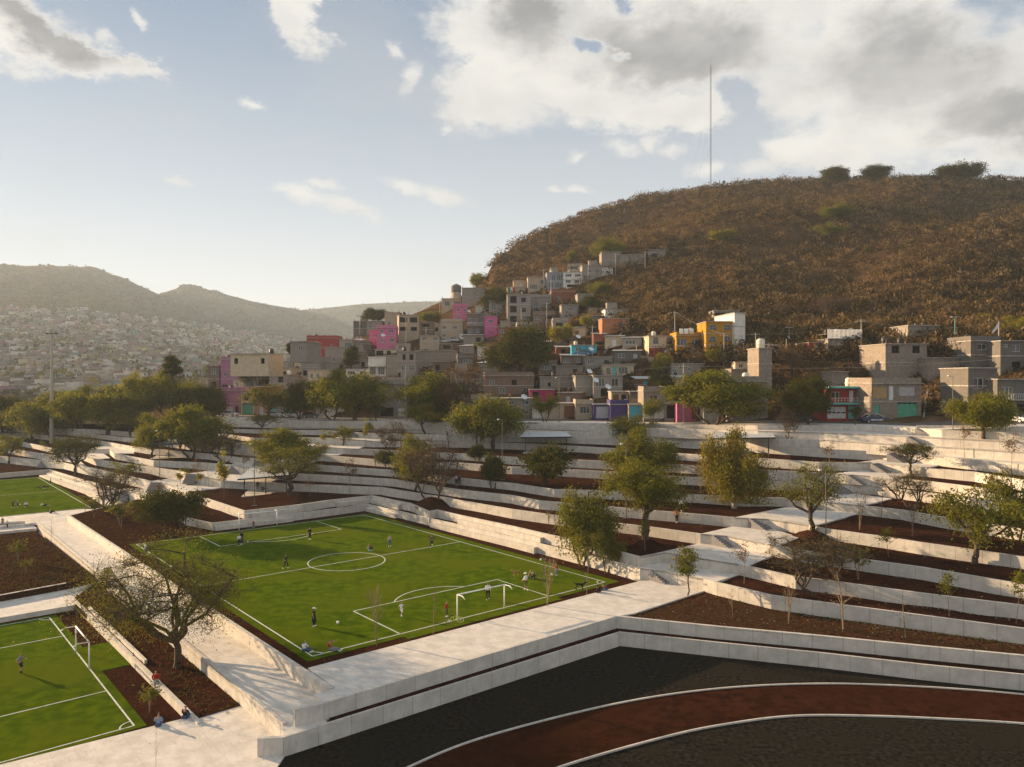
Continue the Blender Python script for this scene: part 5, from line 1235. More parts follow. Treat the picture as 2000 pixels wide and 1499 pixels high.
('tall ochre yellow house with four arched windows',1379,1434,629,697,'yellow',3,9,0,[(.1,.36,.42,.60,'a'),(.63,.88,.42,.60,'a'),(.1,.36,.76,.93,'a'),(.63,.88,.76,.93,'a'),(.15,.95,.01,.28,'o')],'flat',''),
('grey unfinished top room on the tall yellow house',1394,1444,608,630,'grey',1,8,0,[(.06,.45,.1,.85,'o')],'flat',''),
('tall pale concrete flank adjoining the yellow house',1434,1456,612,690,'white',3,12,8,[],'flat',''),
('grey block house with two small green windows below the arched house',1311,1377,711,739,'grey',1,7,2,[(.03,.15,.4,.65,'w'),(.5,.62,.5,.72,'w')],'flat','v'),
('tall grey tower block room with a cream tank on top',1482,1508,681,770,'block',3,7,2,[],'flat',''),
('cream-roofed room left of the grey tower',1436,1484,708,724,'cream',1,6,0,[(.15,.32,.3,.8,'w'),(.5,.72,.2,.7,'w'),(.8,.97,.3,.85,'w')],'flat',''),
('grey stepped house below the cream-roofed room',1428,1492,722,748,'block',1,7,2,[],'flat','v'),
('grey lower house with a dark terrace opening behind the pepper tree',1420,1500,746,815,'block',2,7,2,[(.62,.8,.72,.92,'o'),(.1,.25,.6,.8,'w'),(.35,.5,.6,.8,'w'),(.1,.3,.02,.4,'R')],'flat','p'),
('orange-red sheds along the upper road',1503,1556,676,692,'orange',1,5,0,[(.15,.3,.05,.9,'K')],'tin',''),
('white low shed on the upper road',1556,1580,672,690,'white',1,5,0,[],'flat',''),
('low red and blue shed beside the white terrace house',1580,1618,670,690,'red',1,5,0,[(.35,.6,.05,.85,'B'),(.68,.95,.05,.6,'K')],'flat',''),
('white terrace house with a pierced block parapet',1617,1684,663,688,'grey',1,8,2,[(.25,.48,.1,.75,'Y'),(.54,.98,.02,.75,'W')],'flat',''),
('grey block house with two black square windows',1728,1812,673,744,'block',2,10,4,[(.15,.33,.76,.96,'o'),(.65,.83,.76,.96,'o')],'flat','v'),
('grey unfinished house behind the block house with black windows',1772,1834,637,672,'grey',2,8,4,[(.3,.85,.3,.55,'o')],'flat','v'),
('long beige block wall building right of the block house',1812,1896,700,727,'block',1,5,2,[],'flat',''),
('grey-brown house with white lattice window and flag pole',1896,1954,667,720,'dgrey',2,8,0,[(.25,.8,.68,.9,'w'),(.15,.27,.44,.54,'o'),(.45,.55,.44,.54,'o'),(.7,.8,.44,.54,'o')],'flat','p'),
('grey-brown house at the right edge with barred window',1954,2010,667,724,'dgrey',2,8,0,[(.1,.28,.8,.9,'w'),(.4,.7,.65,.88,'w'),(.4,.7,.1,.3,'o')],'flat',''),
('olive-grey house with a white cross-framed window',1891,1948,720,822,'dgrey',3,8,0,[(.16,.53,.62,.82,'w'),(.68,.88,.68,.82,'a'),(.2,.75,.36,.5,'P')],'flat',''),
('olive-grey house with railed terrace at the right edge',1948,2012,742,822,'dgrey',2,8,0,[(.12,.48,.55,.82,'w'),(.6,.95,.05,.4,'o')],'flat','b'),
('red and aqua two-storey house with white garage door',1614,1700,757,820,'red',2,8,0,[(.0+.02,.45,.03,.4,'W'),(.5,.95,.03,.42,'A'),(.12,.3,.66,.86,'w'),(.52,.62,.54,.9,'W'),(.64,.88,.66,.88,'w')],'flat','b'),
('roof room of beige blocks on the red and aqua house',1624,1657,727,757,'block',1,5,0,[],'flat',''),
('grey block house with tall green double gates',1701,1801,750,820,'block',2,9,3,[(.05,.16,.03,.42,'G'),(.52,.92,.03,.50,'G'),(.03,.32,.6,.92,'P'),(.35,.45,.54,.94,'W'),(.55,.88,.66,.92,'Y')],'flat','pv'),
('unfinished concrete frame of three open storeys',991,1036,576,634,'grey',3,8,2,[(.12,.4,.72,.95,'o'),(.12,.4,.4,.62,'o'),(.12,.4,.08,.28,'o'),(.6,.8,.75,.9,'o'),(.6,.8,.42,.55,'o')],'flat','v'),
('grey house with white-framed twin windows right of the unfinished frame',1036,1077,581,609,'grey',1,7,2,[(.16,.36,.35,.75,'w'),(.68,.88,.35,.75,'w')],'flat','p'),
('brown brick house under the white house',1077,1124,571,593,'brick',1,7,2,[(.25,.4,.2,.6,'w')],'flat','p'),
('beige house with vertical barred front near the top row',1031,1068,542,569,'beige',2,7,2,[(.1,.5,.15,.45,'w'),(.65,.85,.55,.8,'w')],'flat','v'),
('blue-grey glazed house in the top row',1068,1100,533,566,'glassblue',2,7,2,[(.3,.55,.55,.85,'w'),(.62,.95,.55,.9,'w'),(.1,.4,.1,.4,'w'),(.5,.9,.1,.4,'w')],'flat','h'),
('bright white house in the top row',1100,1137,532,562,'white',2,7,-4,[(.12,.45,.7,.88,'w'),(.6,.9,.7,.88,'w'),(.12,.4,.3,.5,'w'),(.62,.85,.3,.5,'w'),(.2,.9,.02,.2,'o')],'flat',''),
('grey house right of the bright white house',1137,1175,519,547,'grey',2,7,2,[(.3,.5,.5,.75,'w'),(.65,.85,.5,.75,'w')],'flat','vh'),
('tall blank grey house at the top of the houses',1175,1212,493,524,'block',2,8,0,[],'flat',''),
('white blank box room below the tall blank grey house',1174,1197,523,538,'white',1,5,0,[],'flat',''),
('grey terrace wall house right of the tall blank one',1212,1258,498,518,'grey',1,6,-6,[],'flat','v'),
('highest sheet-roofed house on the right of the top row',1267,1300,489,505,'grey',1,6,-6,[(.2,.5,.1,.6,'o')],'tin',''),
('cream house beneath the green tree of the top row',1108,1136,516,532,'cream',1,6,-10,None,'flat','v'),
('grey stepped house right of the round water tower',902,946,563,597,'grey',2,8,-2,[(.5,.6,.6,.8,'w'),(.8,.9,.3,.5,'o')],'flat','v'),
('low grey house left of the water tower on the skyline',862,900,584,606,'beige',1,7,-4,None,'flat','v'),
('grey house with flag on its parapet above the unfinished frame',991,1027,562,577,'beige',1,7,2,[],'flat',''),
('beige house between top row and unfinished frame',1003,1031,549,566,'beige',1,7,2,None,'flat','v'),
('grey house left of the unfinished frame, half behind the dark tree',955,992,588,616,'grey',1,7,2,None,'flat','v'),
('grey house on the gully side below the bright white house',1128,1160,575,600,'grey',1,7,2,None,'flat',''),
('stone-coloured house above the long block wall',820,858,656,684,'beige',2,8,4,None,'flat','v'),
('grey house under the upper road left of the large slope tree',905,945,655,676,'grey',1,7,2,None,'tin',''),
('grey roofless house right of the large slope tree',1052,1088,706,732,'block',1,7,2,None,'flat','v'),
('beige house behind the broad olive street tree',815,870,735,772,'beige',2,8,2,None,'flat','v'),
('grey house behind the reddish bare tree crown',880,945,728,768,'grey',2,8,2,None,'flat','vh'),
('small grey house over the mauve street house',478,500,738,765,'grey',1,7,-8,None,'flat','v'),
('beige house low on the left slope beside the dark broad tree',530,572,763,795,'beige',2,7,-6,None,'flat','p'),
('grey house behind the leaning street tree',640,700,742,790,'grey',2,8,-4,None,'flat','v'),
('brown house below the white balcony house',700,742,742,790,'brown',2,8,-2,None,'flat','v'),
('grey house on the left skyline next to the red house',662,692,664,690,'grey',1,7,-6,None,'flat','v'),
('low beige house at the left foot of the long cream building',386,410,738,764,'beige',1,7,-12,None,'flat','v'),
]
for r in H_:
    lab, x0, x1, yt, yb, col, st, dep, yaw, wins, roof, ex = r
    Yk = None
    if yb >= 812: Yk = ground((x0+x1)/2, yb, HB); Yk = None
    kw = {}
    if 'brick-red ground floor' in lab: kw['base'] = ('red', .42)
    if 'white-based' in lab: kw['base'] = ('white', .5)
    if 'unpainted top' in lab: kw['base'] = None
    house(lab, x0, x1, yt, yb, col, st, dep, yaw, wins, roof, ex, **kw)
# smaller houses between the named ones
rects = [(r[1], r[3], r[2], r[4]) for r in H_]; rf = random.Random(41); used = set()
cn = {'block': 'block-built', 'grey': 'grey', 'beige': 'beige', 'cream': 'cream', 'brown': 'brown', 'dgrey': 'dark grey', 'white': 'whitish', 'brick': 'brick', 'mauve': 'mauve', 'orange': 'orange-red'}
tries = 0; nf = 0
while nf < 70 and tries < 9000:
    tries += 1; px = rf.uniform(520, 1235); s_ = rf.uniform(.35, 2.9); q = hill_pt(px, s_); py = HY+(HC-q.z)*F/q.y
    if px > 1090 and py < 560 or px > 1170 and py < 640: continue
    w = rf.uniform(4.5, 8.5)*F/q.y; h_ = rf.choice((2.7, 3.0, 5.2, 5.6))*F/q.y; x0, x1, y0, y1 = px-w/2, px+w/2, py-h_, py
    ov = 0
    for (a0, b0_, a1, b1_) in rects:
        iw = min(x1, a1)-max(x0, a0); ih = min(y1, b1_)-max(y0, b0_)
        if iw > 0 and ih > 0: ov = max(ov, iw*ih/min((x1-x0)*(y1-y0), (a1-a0)*(b1_-b0_)))
    if ov > .10: continue
    ref = min(H_, key=lambda r: (px-(r[1]+r[2])/2)**2+(py-(r[3]+r[4])/2)**2); cx, cy = (ref[1]+ref[2])/2, (ref[3]+ref[4])/2
    dr = ('right of' if px > cx else 'left of') if abs(px-cx) > abs(py-cy) else ('below' if py > cy else 'above')
    col = rf.choices(('block', 'grey', 'beige', 'cream', 'brown', 'dgrey', 'white', 'brick'), (6, 5, 5, 3, 3, 2, 2, 1))[0]; st = 1 if h_*q.y/F < 4 else 2
    lab = '%s %s house %s the %s' % ('low' if st == 1 else 'two-storey', cn[col], dr, ref[0]); lab = ' '.join(lab.split()[:15])
    if lab in used: continue
    used.add(lab); rects.append((x0, y0, x1, y1)); nf += 1
    house(lab, x0, x1, y0, y1, col, st, 6.5, rf.choice((-22, -12, 0, 3, 6)), None, rf.choice(('flat', 'flat', 'flat', 'tin')), rf.choice(('v', 'p', 'h', '', 'vh')))
HD = {h['label']: h for h in HOUSES}
def HF(s): return next(h for h in HOUSES if s in h['label'])
# pierced parapet of the white terrace house
h = HF('white terrace house with'); b = MB(); w_ = h['_w']; z0 = h['_h']+.16
for i in range(27): b.box((-w_/2+w_*i/26, .05, z0+1.0), (.09, .12, 2.0))
for j in range(6): b.box((0, .05, z0+.1+j*.38), (w_, .10, .09))
obj('lattice_parapet', b.mesh('lattice_parapet', M['white']), h)
b = MB(); b.box((0, h['_d']*.5, z0+1.1), (w_*.96, h['_d']*.6, .1)); obj('terrace_roof', b.mesh('terrace_roof', M['slabroof']), h)
h = HF('ochre yellow left house'); b = MB(); w_ = h['_w']
for i in range(3):
    b.box((-w_*.33+i*w_*.17, -.02, h['_h']+1.25), (w_*.13, .16, 1.3))
obj('screen_block', b.mesh('screen_block', M['white']), h)
h = HF('red and aqua two-storey'); b = MB(); w_ = h['_w']; H0 = h['_h']
b.box((0, -.66, H0*.5), (w_+.2, 1.3, .3)); b.box((0, -.66, H0+.02), (w_+.2, 1.3, .32)); b.box((w_/2, -.66, H0*.75), (.3, 1.25, H0*.42)); obj('aqua_trim', b.mesh('aqua_trim', M['aqua']), h)
h = HF('bright white house in the top'); 
# round water tower
g = ground(891, 588, HB); k = g.y/F
t = thing('water_tower', 'round concrete water tower with dark cap on the left skyline', 'water tower', (g.x, g.y, g.z-2))
b = MB(); r_ = 9.5*k; hh = 40*k; b.lathe([(r_, 0), (r_, hh*.62), (r_*.98, hh*.62), (r_*.98, hh*.95)], n=20); obj('body', b.mesh('body', HM['beige'], True), t)
b = MB(); b.lathe([(r_*1.03, hh*.62), (r_*1.03, hh*.93), (r_*.6, hh*1.0), (0, hh*1.05)], n=20); obj('tank', b.mesh('tank', HM['dgrey'], True), t)
# tanks, dishes
for (key, fx, fy, cr, s) in (('unpainted top', .15, .3, 0, 1.1), ('unpainted top', .4, .3, 0, 1.1), ('long low cream', .88, .5, 0, .9), ('cream tank on top', .5, .4, 1, 1.6), ('dark terrace opening', .55, .3, 1, 1.2), ('black square windows', .25, .4, 0, 1.2), ('black square windows', .7, .5, 0, 1.0), ('red and aqua two-storey', .68, .35, 1, 1.2), ('lattice window and flag', .3, .5, 0, 1.0), ('white terrace house with', .2, .5, 0, .9), ('white terrace house with', .5, .5, 1, .9), ('white terrace house with', .8, .5, 0, 1.0), ('white terrace house with', .95, .5, 1, 1.1),
    ('turquoise house', .2, .4, 1, .9), ('three black barred', .3, .6, 0, 1.0), ('blank grey block house left', .4, .2, 0, 1.0), ('large plain brick-red', .25, .3, 0, 1.1), ('bright white house', .3, .5, 1, .9), ('grey house right of the bright', .5, .6, 1, 1.1), ('long low grey house with a tin', .8, .5, 0, 1.0), ('orange parapet band', .8, .5, 1, 1.0), ('dark loggias', .3, .5, 0, 1.0), ('tall pink house', .6, .5, 0, 1.0), ('blue-grey glazed', .3, .4, 1, .9), ('arched openings', .3, .5, 1, 1.0), ('terrace room with aqua', .2, .6, 0, .8), ('white sheet roof', .7, .8, 0, .9), ('unfinished concrete frame', .7, .4, 0, 1.0), ('wide grey house with four', .3, .5, 0, 1.0), ('upper storey with two windows', .2, .5, 1, .9), ('mauve pink house at', .3, .5, 0, 1.0)):
    h = HF(key); tank(('cream' if cr else 'black')+' plastic tank on '+' '.join(h['label'].split()[:9])+(', left one' if (fx < .3 and key in ('unpainted top', 'white terrace house with', 'black square windows')) else ''), h, fx, fy, bool(cr), s, .17 if 'white terrace house' not in key else 1.32)
for i, (px, py, Yf_, lab) in enumerate(((1163,744,170,'grey satellite dish on the pole left of the barred windows'),(1187,757,168,'blue-white satellite dish at roof edge over the purple wall'),(1151,727,178,'blue satellite dish above the pale grey house'),(1154,683,200,'small pale dish in front of the turquoise house'),(748,656,262,'small dish on the pink four-window house'),(1023,777,160,'white dish left of the magenta room'),(916,609,285,'pale dish beside the tall pink house'),(1349,646,190,'round dish on the ochre yellow terrace'),(1129,659,204,'pale dish above the turquoise house'))):
    dish(lab, px, py, Yf_)
# big retaining stone walls of the upper road
def stonewall(lab, pts, h, m='stone', th=.6):
    P_ = []
    for (px, py) in pts:
        g = ground(px, py, HB); P_.append(Vector((g.x, g.y-.6, g.z+.25)))
    return obj('stone_wall', ribbon(P_, th, h).mesh('stone_wall', HM[m]), label=lab, category='wall')
stonewall('long rubble stone wall holding the upper road below the yellow houses', [(1140,698),(1200,698),(1260,697),(1320,696),(1400,696),(1460,694),(1510,692),(1560,691)], 5.0)
stonewall('rubble stone wall below the white terrace house', [(1560,691),(1620,688),(1680,687),(1730,686)], 5.5)
stonewall('dark stone wall between the two right-hand house groups', [(1822,678),(1860,676),(1898,675)], 4.0)
stonewall('rough stone wall under the parked cars on the sloping upper road', [(830,684),(870,676),(905,671),(940,666),(990,662)], 4.0)
stonewall('stone garden wall above the lower block houses', [(1150,712),(1200,712),(1242,712)], 2.5, 'grey')
stonewall('long low wall at the foot of the scrub hill', [(1240,616),(1300,626),(1380,632),(1470,634),(1560,636),(1650,636),(1750,634),(1850,630),(1950,625),(2060,620)], 1.6, 'brown', .4)
for (lab, pts, col) in (('stepped grey side wall climbing beside the orange and white house', [(1180,690),(1192,676),(1204,663),(1216,650),(1230,638)], 'block'), ('sloping wall flank behind the yellow house', [(1456,690),(1462,672),(1468,655),(1474,636)], 'block'), ('grey stepped wall right of the green-gated house', [(1802,818),(1806,790),(1810,765)], 'block')):
    stonewall(lab, pts, 3.5, col, .3)
# upper road surface
up = [ground(px, py, HB) for px, py in ((600,716),(700,697),(800,690),(900,672),(960,665),(1040,672),(1120,697),(1200,697),(1300,696),(1400,695),(1500,692),(1600,689),(1720,686))]
up = [p for p in up if p]
b = MB()
for a, c in zip(up, up[1:]): b.quad(a+Vector((0, -.3, .30)), c+Vector((0, -.3, .30)), c+Vector((.5, 5, .9)), a+Vector((.5, 5, .9)))
obj('road', b.mesh('road', M['earth']), kind='structure')

# ---------------------------------------------------------------- the far town in the haze
townc = [(.30,.25,.195),(.24,.215,.19),(.38,.33,.27),(.54,.50,.45),(.34,.23,.20),(.36,.19,.21),(.20,.28,.25),(.40,.34,.22),(.18,.15,.13),(.24,.26,.29),(.32,.23,.17)]
townn = ['beige','grey','cream','white','salmon','pink','green','yellow','brown','blue','orange']
TM = [wallmat('town_'+n_, c, .8, .3) for n_, c in zip(townn, townc)]
rt = random.Random(99)
def town_pt():
    while True:
        px = rt.uniform(-120, 700); py = rt.uniform(602, 792)
        top = lerp([(-120,606),(0,604),(150,604),(260,622),(350,632),(450,640),(560,652),(640,668),(700,690)], px)
        if py < top+rt.uniform(0, 8): continue
        g = ground(px, py, HB1)
        if g is None or g.y > 1950 or g.y < 430: continue
        s = ground(px, py, HB)
        if s is not None and s.y < g.y: continue
        return px, py, g
def tb(b, w, d, h, c=(0, 0, 0), mi=0): b.box((c[0], c[1], c[2]+h/2-1.5), (w, d, h+3), mi=mi)
protos = []
for q in range(8):
    w, d, h = rt.uniform(7, 13), rt.uniform(7, 11), rt.choice((3, 5.6, 5.6, 8.4)); bw = MB(); tb(bw, w, d, h)
    if rt.random() < .6: tb(bw, w*.5, d*.6, h+2.4, (w*.2, d*.1, 0))
    br = MB(); br.box((0, 0, h+.12), (w+.5, d+.5, .22)); wl_ = [(-w/2+1.6+i*3, -d/2-.03, 1.6+fl*2.75) for fl in range(int(h//2.7)) for i in range(max(1, int(w/3)))][:4]
    protos.append((bw, br.mesh('roof', M['slabroof']), wl_, h))
bn_ = MB(); bn_.box((0, 0, 0), (1.5, .08, 1.3)); TWIN = bn_.mesh('window', M['black'])
wallmeshes = {}
def tlabel(px, py, cn, h):
    a = 'one-storey' if h < 4 else 'tall' if h > 7 else 'two-storey'
    b_ = ('at the very left edge' if px < 18 else 'close to the left edge' if px < 42 else 'midway between left edge and floodlight mast' if px < 70 else 'left of the floodlight mast' if px < 95 else 'just right of the floodlight mast' if px < 150 else 'under the highest far hilltop' if px < 225 else 'under the start of the far hill slope' if px < 262 else 'under the far hill slope' if px < 300 else 'near the dark conifer' if px < 370 else 'below the far double peak' if px < 430 else 'behind the mauve houses' if px < 520 else 'behind the red house')
    c_ = 'top row' if py < 640 else 'upper row' if py < 670 else 'middle row' if py < 700 else 'lower row' if py < 735 else 'low row' if py < 765 else 'bottom row'
    return '%s %s town house in the %s %s' % (a, cn, c_, b_)
pts = sorted([town_pt() for _ in range(3600)], key=lambda t: t[2].y)
near_ = [q_ for q_ in pts if q_[0] > 2][:290]; far_ = [q_ for q_ in pts if q_ not in near_]
for i, (px, py, g) in enumerate(near_):
    q = rt.randrange(8); ci = rt.choices(range(11), weights=(5,5,4,4,2,2,1.2,1.5,3,1,1))[0]
    if (q, ci) not in wallmeshes: wallmeshes[(q, ci)] = protos[q][0].mesh('wall', TM[ci])
    t = thing('town_house', tlabel(px, py, townn[ci], protos[q][3]), 'house', g, rt.uniform(-.5, .3), 'houses of the hazy valley town')
    sc_ = rt.uniform(.8, 1.2); t.scale = (sc_, sc_, sc_)
    obj('wall', wallmeshes[(q, ci)], t); obj('roof', protos[q][1], t)
    if i < 70: [obj('window', TWIN, t, c_) for c_ in protos[q][2]]
b = MB()
for (px, py, g) in far_:
    w, d, h = rt.uniform(6, 12), rt.uniform(6, 11), rt.choice((3, 3, 5.5, 5.5, 8, 10)); ci = rt.choices(range(11), weights=(5,5,4,4,2,2,1.2,1.5,3,1,1))[0]; rz = rt.uniform(-.6, .4)
    b.box((g.x, g.y, g.z+h/2-2), (w, d, h+4), rz, mi=ci)
    if rt.random() < .7:
        cs_, sn_ = math.cos(rz), math.sin(rz)
        for u_ in (-.25, .2): b.box((g.x+u_*w*cs_+d/2*sn_, g.y+u_*w*sn_-d/2*cs_, g.z+h*rt.uniform(.3, .7)), (w*rt.uniform(.15, .3), .4, rt.uniform(1.2, 2.2)), rz, mi=11)
    if rt.random() < .5: b.box((g.x+w*.2, g.y, g.z+h+1), (w*.35, d*.4, 2.2), rz, mi=rt.randrange(4))
obj('far_town', b.mesh('far_town', TM+[M['black']]), kind='stuff')
# trees dotted through the town and the far slopes
r = np.random.default_rng(77); C = []; rr = []
for _ in range(1300):
    px = rt.uniform(-120, 760); py = rt.uniform(596, 795); g = ground(px, py, HB1)
    if g is None or (py < 640 and rt.random() < .4): continue
    sz = rt.uniform(3.5, 8)+9*rt.random()**4; s = r.normal(size=(26, 3)); s /= np.linalg.norm(s, axis=1)[:, None]; s[:, 2] = np.abs(s[:, 2])*1.3
    C.append(np.array(g)+s*sz*r.uniform(.4, 1, (26, 1)))
obj('town_greenery', leaf_mesh('town_greenery', leaves(np.concatenate(C), 3.6, .7, 0, 3), [M['leafdark']]), kind='stuff')
C = []
for _ in range(7000):
    px = rt.uniform(-150, 900); py = rt.uniform(515, 690); g = ground(px, py, HB1)
    for h2_ in (HB2, HB3):
        if g is None: g = ground(px, py, h2_)
    if g is None: continue
    C.append(np.array(g)+r.normal(size=(6, 3))*np.array([4, 4, 1.2])+np.array([0, 0, 1.2]))
obj('far_scrub', leaf_mesh('far_scrub', leaves(np.concatenate(C), 6.5, .7, 0, 4), [M['scrubgreen']]), kind='stuff')
# ---------------------------------------------------------------- people
def cmat(name, c): return mat('cloth_'+name, c, rough=.9, spec=.1)
CL = {'black': cmat('black', (.015, .015, .017)), 'white': cmat('white', (.70, .70, .72)), 'red': cmat('red', (.36, .025, .02)), 'navy': cmat('navy', (.02, .03, .08)), 'jeans': cmat('jeans', (.06, .10, .20)), 'denim': cmat('denim', (.16, .24, .36)),
      'brown': cmat('brown', (.14, .085, .055)), 'orange': cmat('orange', (.55, .20, .04)), 'pinkish': cmat('rose', (.50, .34, .30)), 'grey': cmat('grey', (.22, .23, .24)), 'olive': cmat('olive', (.09, .10, .05)), 'cream': cmat('cream', (.55, .50, .42)), 'lilac': cmat('lilac', (.50, .42, .52))}
M['skin'] = mat('skin', (.36, .20, .13), rough=.6); M['hair'] = mat('hair', (.015, .011, .009), rough=.7); M['blond'] = mat('fair_hair', (.35, .18, .07), rough=.7)
def skin(name, nodes, edges, m, sub=1, root=0):
    me = bpy.data.meshes.new(name); me.from_pydata([n[0] for n in nodes], edges, []); o = bpy.data.objects.new(name, me); COL.objects.link(o)
    mo = o.modifiers.new('s', 'SKIN'); mo.use_smooth_shade = True; mo.branch_smoothing = .2
    for i, n in enumerate(nodes):
        sv = me.skin_vertices[0].data[i]; r = n[1]; sv.radius = r if isinstance(r, tuple) else (r, r); sv.use_root = (i == root)
    if sub: q = o.modifiers.new('u', 'SUBSURF'); q.levels = sub; q.render_levels = sub
    dg = bpy.context.evaluated_depsgraph_get(); out = bpy.data.meshes.new_from_object(o.evaluated_get(dg)); out.name = name
    bpy.data.objects.remove(o); out.materials.clear(); out.materials.append(m); return out
POSES = {}
def body(key, J, hat=False, longhair=False, skirt=False, shortp=False, longs=False):
    """J: joints of a 1.7 m person facing -Y"""
    n = []; e = []
    def a(p, r, par=None):
        n.append((p, r)); i = len(n)-1
        if par is not None: e.append((par, i))
        return i
    g = lambda k: Vector(J[k])
    pel = a(g('pel'), (.13, .10)); wai = a(g('pel').lerp(g('che'), .45), (.115, .085), pel); che = a(g('che'), (.15, .10), wai); nk = a(g('nek'), .055, che); hb = a(g('nek').lerp(g('hea'), .55), .075, nk); hd = a(g('hea'), .095, hb); top = a(g('hea')+(g('hea')-g('nek')).normalized()*.09, .06, hd)
    fw = Vector(J.get('face', (0, -1, 0))); a(g('hea').lerp(g('nek'), .22)+fw*.105, .016, hd)
    for s in 'lr':
        sh = a(g('sh'+s), .062, che); el = a(g('el'+s), .042, sh); wr = a(g('wr'+s), .027, el); d = (g('wr'+s)-g('el'+s)).normalized(); pm = a(g('wr'+s)+d*.06, (.036, .018), wr)
        sd = d.cross(Vector((0, 1, .2))).normalized(); dn = d.cross(sd)
        for q, (off, L) in enumerate(((-.030, .065), (-.010, .075), (.010, .072), (.030, .055))):
            k1 = a(g('wr'+s)+d*.095+sd*off, .0095, pm); k2 = a(g('wr'+s)+d*(.095+L*.5)+sd*off*1.1+dn*.008, .0085, k1); a(g('wr'+s)+d*(.095+L*.9)+sd*off*1.1+dn*.024, .007, k2)
        th = a(g('wr'+s)+d*.05+sd*-.045, .010, pm); a(g('wr'+s)+d*.085+sd*-.062, .008, th)
        hp = a(g('hp'+s), .09, pel); kn = a(g('kn'+s), .058, hp); ca = a(g('kn'+s).lerp(g('an'+s), .35), .055, kn); an = a(g('an'+s), .035, ca); ft = Vector(J.get('toe'+s, Vector(J['an'+s])+Vector((0, -.16, -.05)))); a(ft, .032, an)
    bm_ = skin('body', n, e, M['skin'])
    # shirt, trousers, shoes, hair
    n = []; e = []
    pel = a(g('pel')+Vector((0, 0, -.03 if not skirt else -.03)), (.145, .115)); wai = a(g('pel').lerp(g('che'), .5), (.14, .105), pel); che = a(g('che'), (.168, .118), wai); a(g('nek').lerp(g('che'), .35), .085, che)
    for s in 'lr':
        sh = a(g('sh'+s), .078, che); el = a(g('sh'+s).lerp(g('el'+s), .98 if longs else .6), .058, sh)
        if longs: a(g('el'+s).lerp(g('wr'+s), .92), .040, el)
    sm = skin('shirt', n, e, CL['white'])
    n = []; e = []
    pel = a(g('pel'), (.148, .112))
    for s in 'lr':
        hp = a(g('hp'+s), .102, pel); kn = a(g('kn'+s), .075 if not shortp else .085, hp)
        if not shortp: a(g('kn'+s).lerp(g('an'+s), .9), .055, kn)
    tm = skin('trousers', n, e, CL['black'])
    sh_ = MB()
    for s in 'lr':
        an = g('an'+s); ft = Vector(J.get('toe'+s, Vector(J['an'+s])+Vector((0, -.16, -.05)))); sh_.tube(an+(an-ft)*.25+Vector((0, 0, -.02)), ft+Vector((0, 0, .0)), .052, .042, 8, cap=True)
    shm = sh_.mesh('shoes', CL['white'], True)
    h = MB(); up = (g('hea')-g('nek')).normalized(); n = []; e = []
    c0 = a(g('hea')-fw*.02+up*.035, .108); c1 = a(g('hea')-fw*.055-up*.02, .085, c0)
    if longhair: c2 = a(g('nek')-fw*.07+up*.02, .07, c1); a(g('che')-fw*.10+up*.06, .05, c2)
    hm_ = skin('hair', n, e, M['hair'])
    cm = None
    if hat:
        b = MB(); b.lathe([(.125, 0), (.12, .06), (.08, .11), (0, .125)], g('hea')+up*.03, 12); b.box(g('hea')+up*.035+fw*.15, (.16, .14, .015)); cm = b.mesh('cap', CL['white'], True)
    sk = None
    if skirt: b = MB(); b.lathe([(.13, g('pel').z+.08), (.17, g('pel').z-.1), (.23, .45)], (g('pel').x, g('pel').y, 0), 14); sk = b.mesh('skirt', CL['black'], True)
    lo = min([J['an'+s][2]-.08 for s in 'lr']+[J['pel'][2]-.13]); hi = J['hea'][2]+.16
    POSES[key] = (bm_, sm, tm, shm, hm_, cm, sk, lo, hi)
ST_ = dict(pel=(0,0,.93), che=(0,0,1.28), nek=(0,0,1.46), hea=(0,-.01,1.61), shl=(-.19,0,1.38), ell=(-.25,.03,1.12), wrl=(-.26,-.04,.88), shr=(.19,0,1.38), elr=(.25,.03,1.12), wrr=(.26,-.04,.88), hpl=(-.10,0,.86), knl=(-.11,-.02,.48), anl=(-.12,0,.08), hpr=(.10,0,.86), knr=(.11,-.02,.48), anr=(.12,0,.08))
def J_(**k): d = dict(ST_); d.update(k); return d
body('stand', ST_, longs=True); body('standcap', J_(anl=(-.1,.05,.08), anr=(.12,-.08,.08)), hat=True, skirt=True, longhair=True)
body('walk', J_(knl=(-.11,-.20,.50), anl=(-.11,-.24,.08), knr=(.11,.06,.46), anr=(.11,.34,.12), ell=(-.25,.14,1.14), wrl=(-.25,.12,.90), elr=(.25,-.10,1.12), wrr=(.24,-.26,.94)), longs=True)
body('walkcap', J_(knl=(-.11,-.16,.50), anl=(-.11,-.10,.08), knr=(.11,.10,.46), anr=(.11,.36,.12), elr=(.30,-.06,1.14), wrr=(.22,-.24,1.0)), hat=True, longs=True, shortp=True)
body('walklong', J_(knl=(-.11,-.16,.50), anl=(-.11,-.16,.08), knr=(.11,.06,.46), anr=(.11,.28,.10)), longhair=True, longs=True)
body('run', J_(knl=(-.11,-.34,.62), anl=(-.11,-.12,.28), toel=(-.11,-.24,.16), knr=(.11,.02,.46), anr=(.11,.12,.08), ell=(-.28,.18,1.18), wrl=(-.26,.02,1.0), elr=(.27,-.14,1.16), wrr=(.22,-.30,1.2)), shortp=True)
body('lift', J_(knl=(-.11,-.04,.50), anl=(-.11,.38,.52), toel=(-.11,.50,.42), knr=(.11,-.02,.46), anr=(.11,0,.08), ell=(-.36,.03,1.16), wrl=(-.42,-.04,.95)), longs=True)
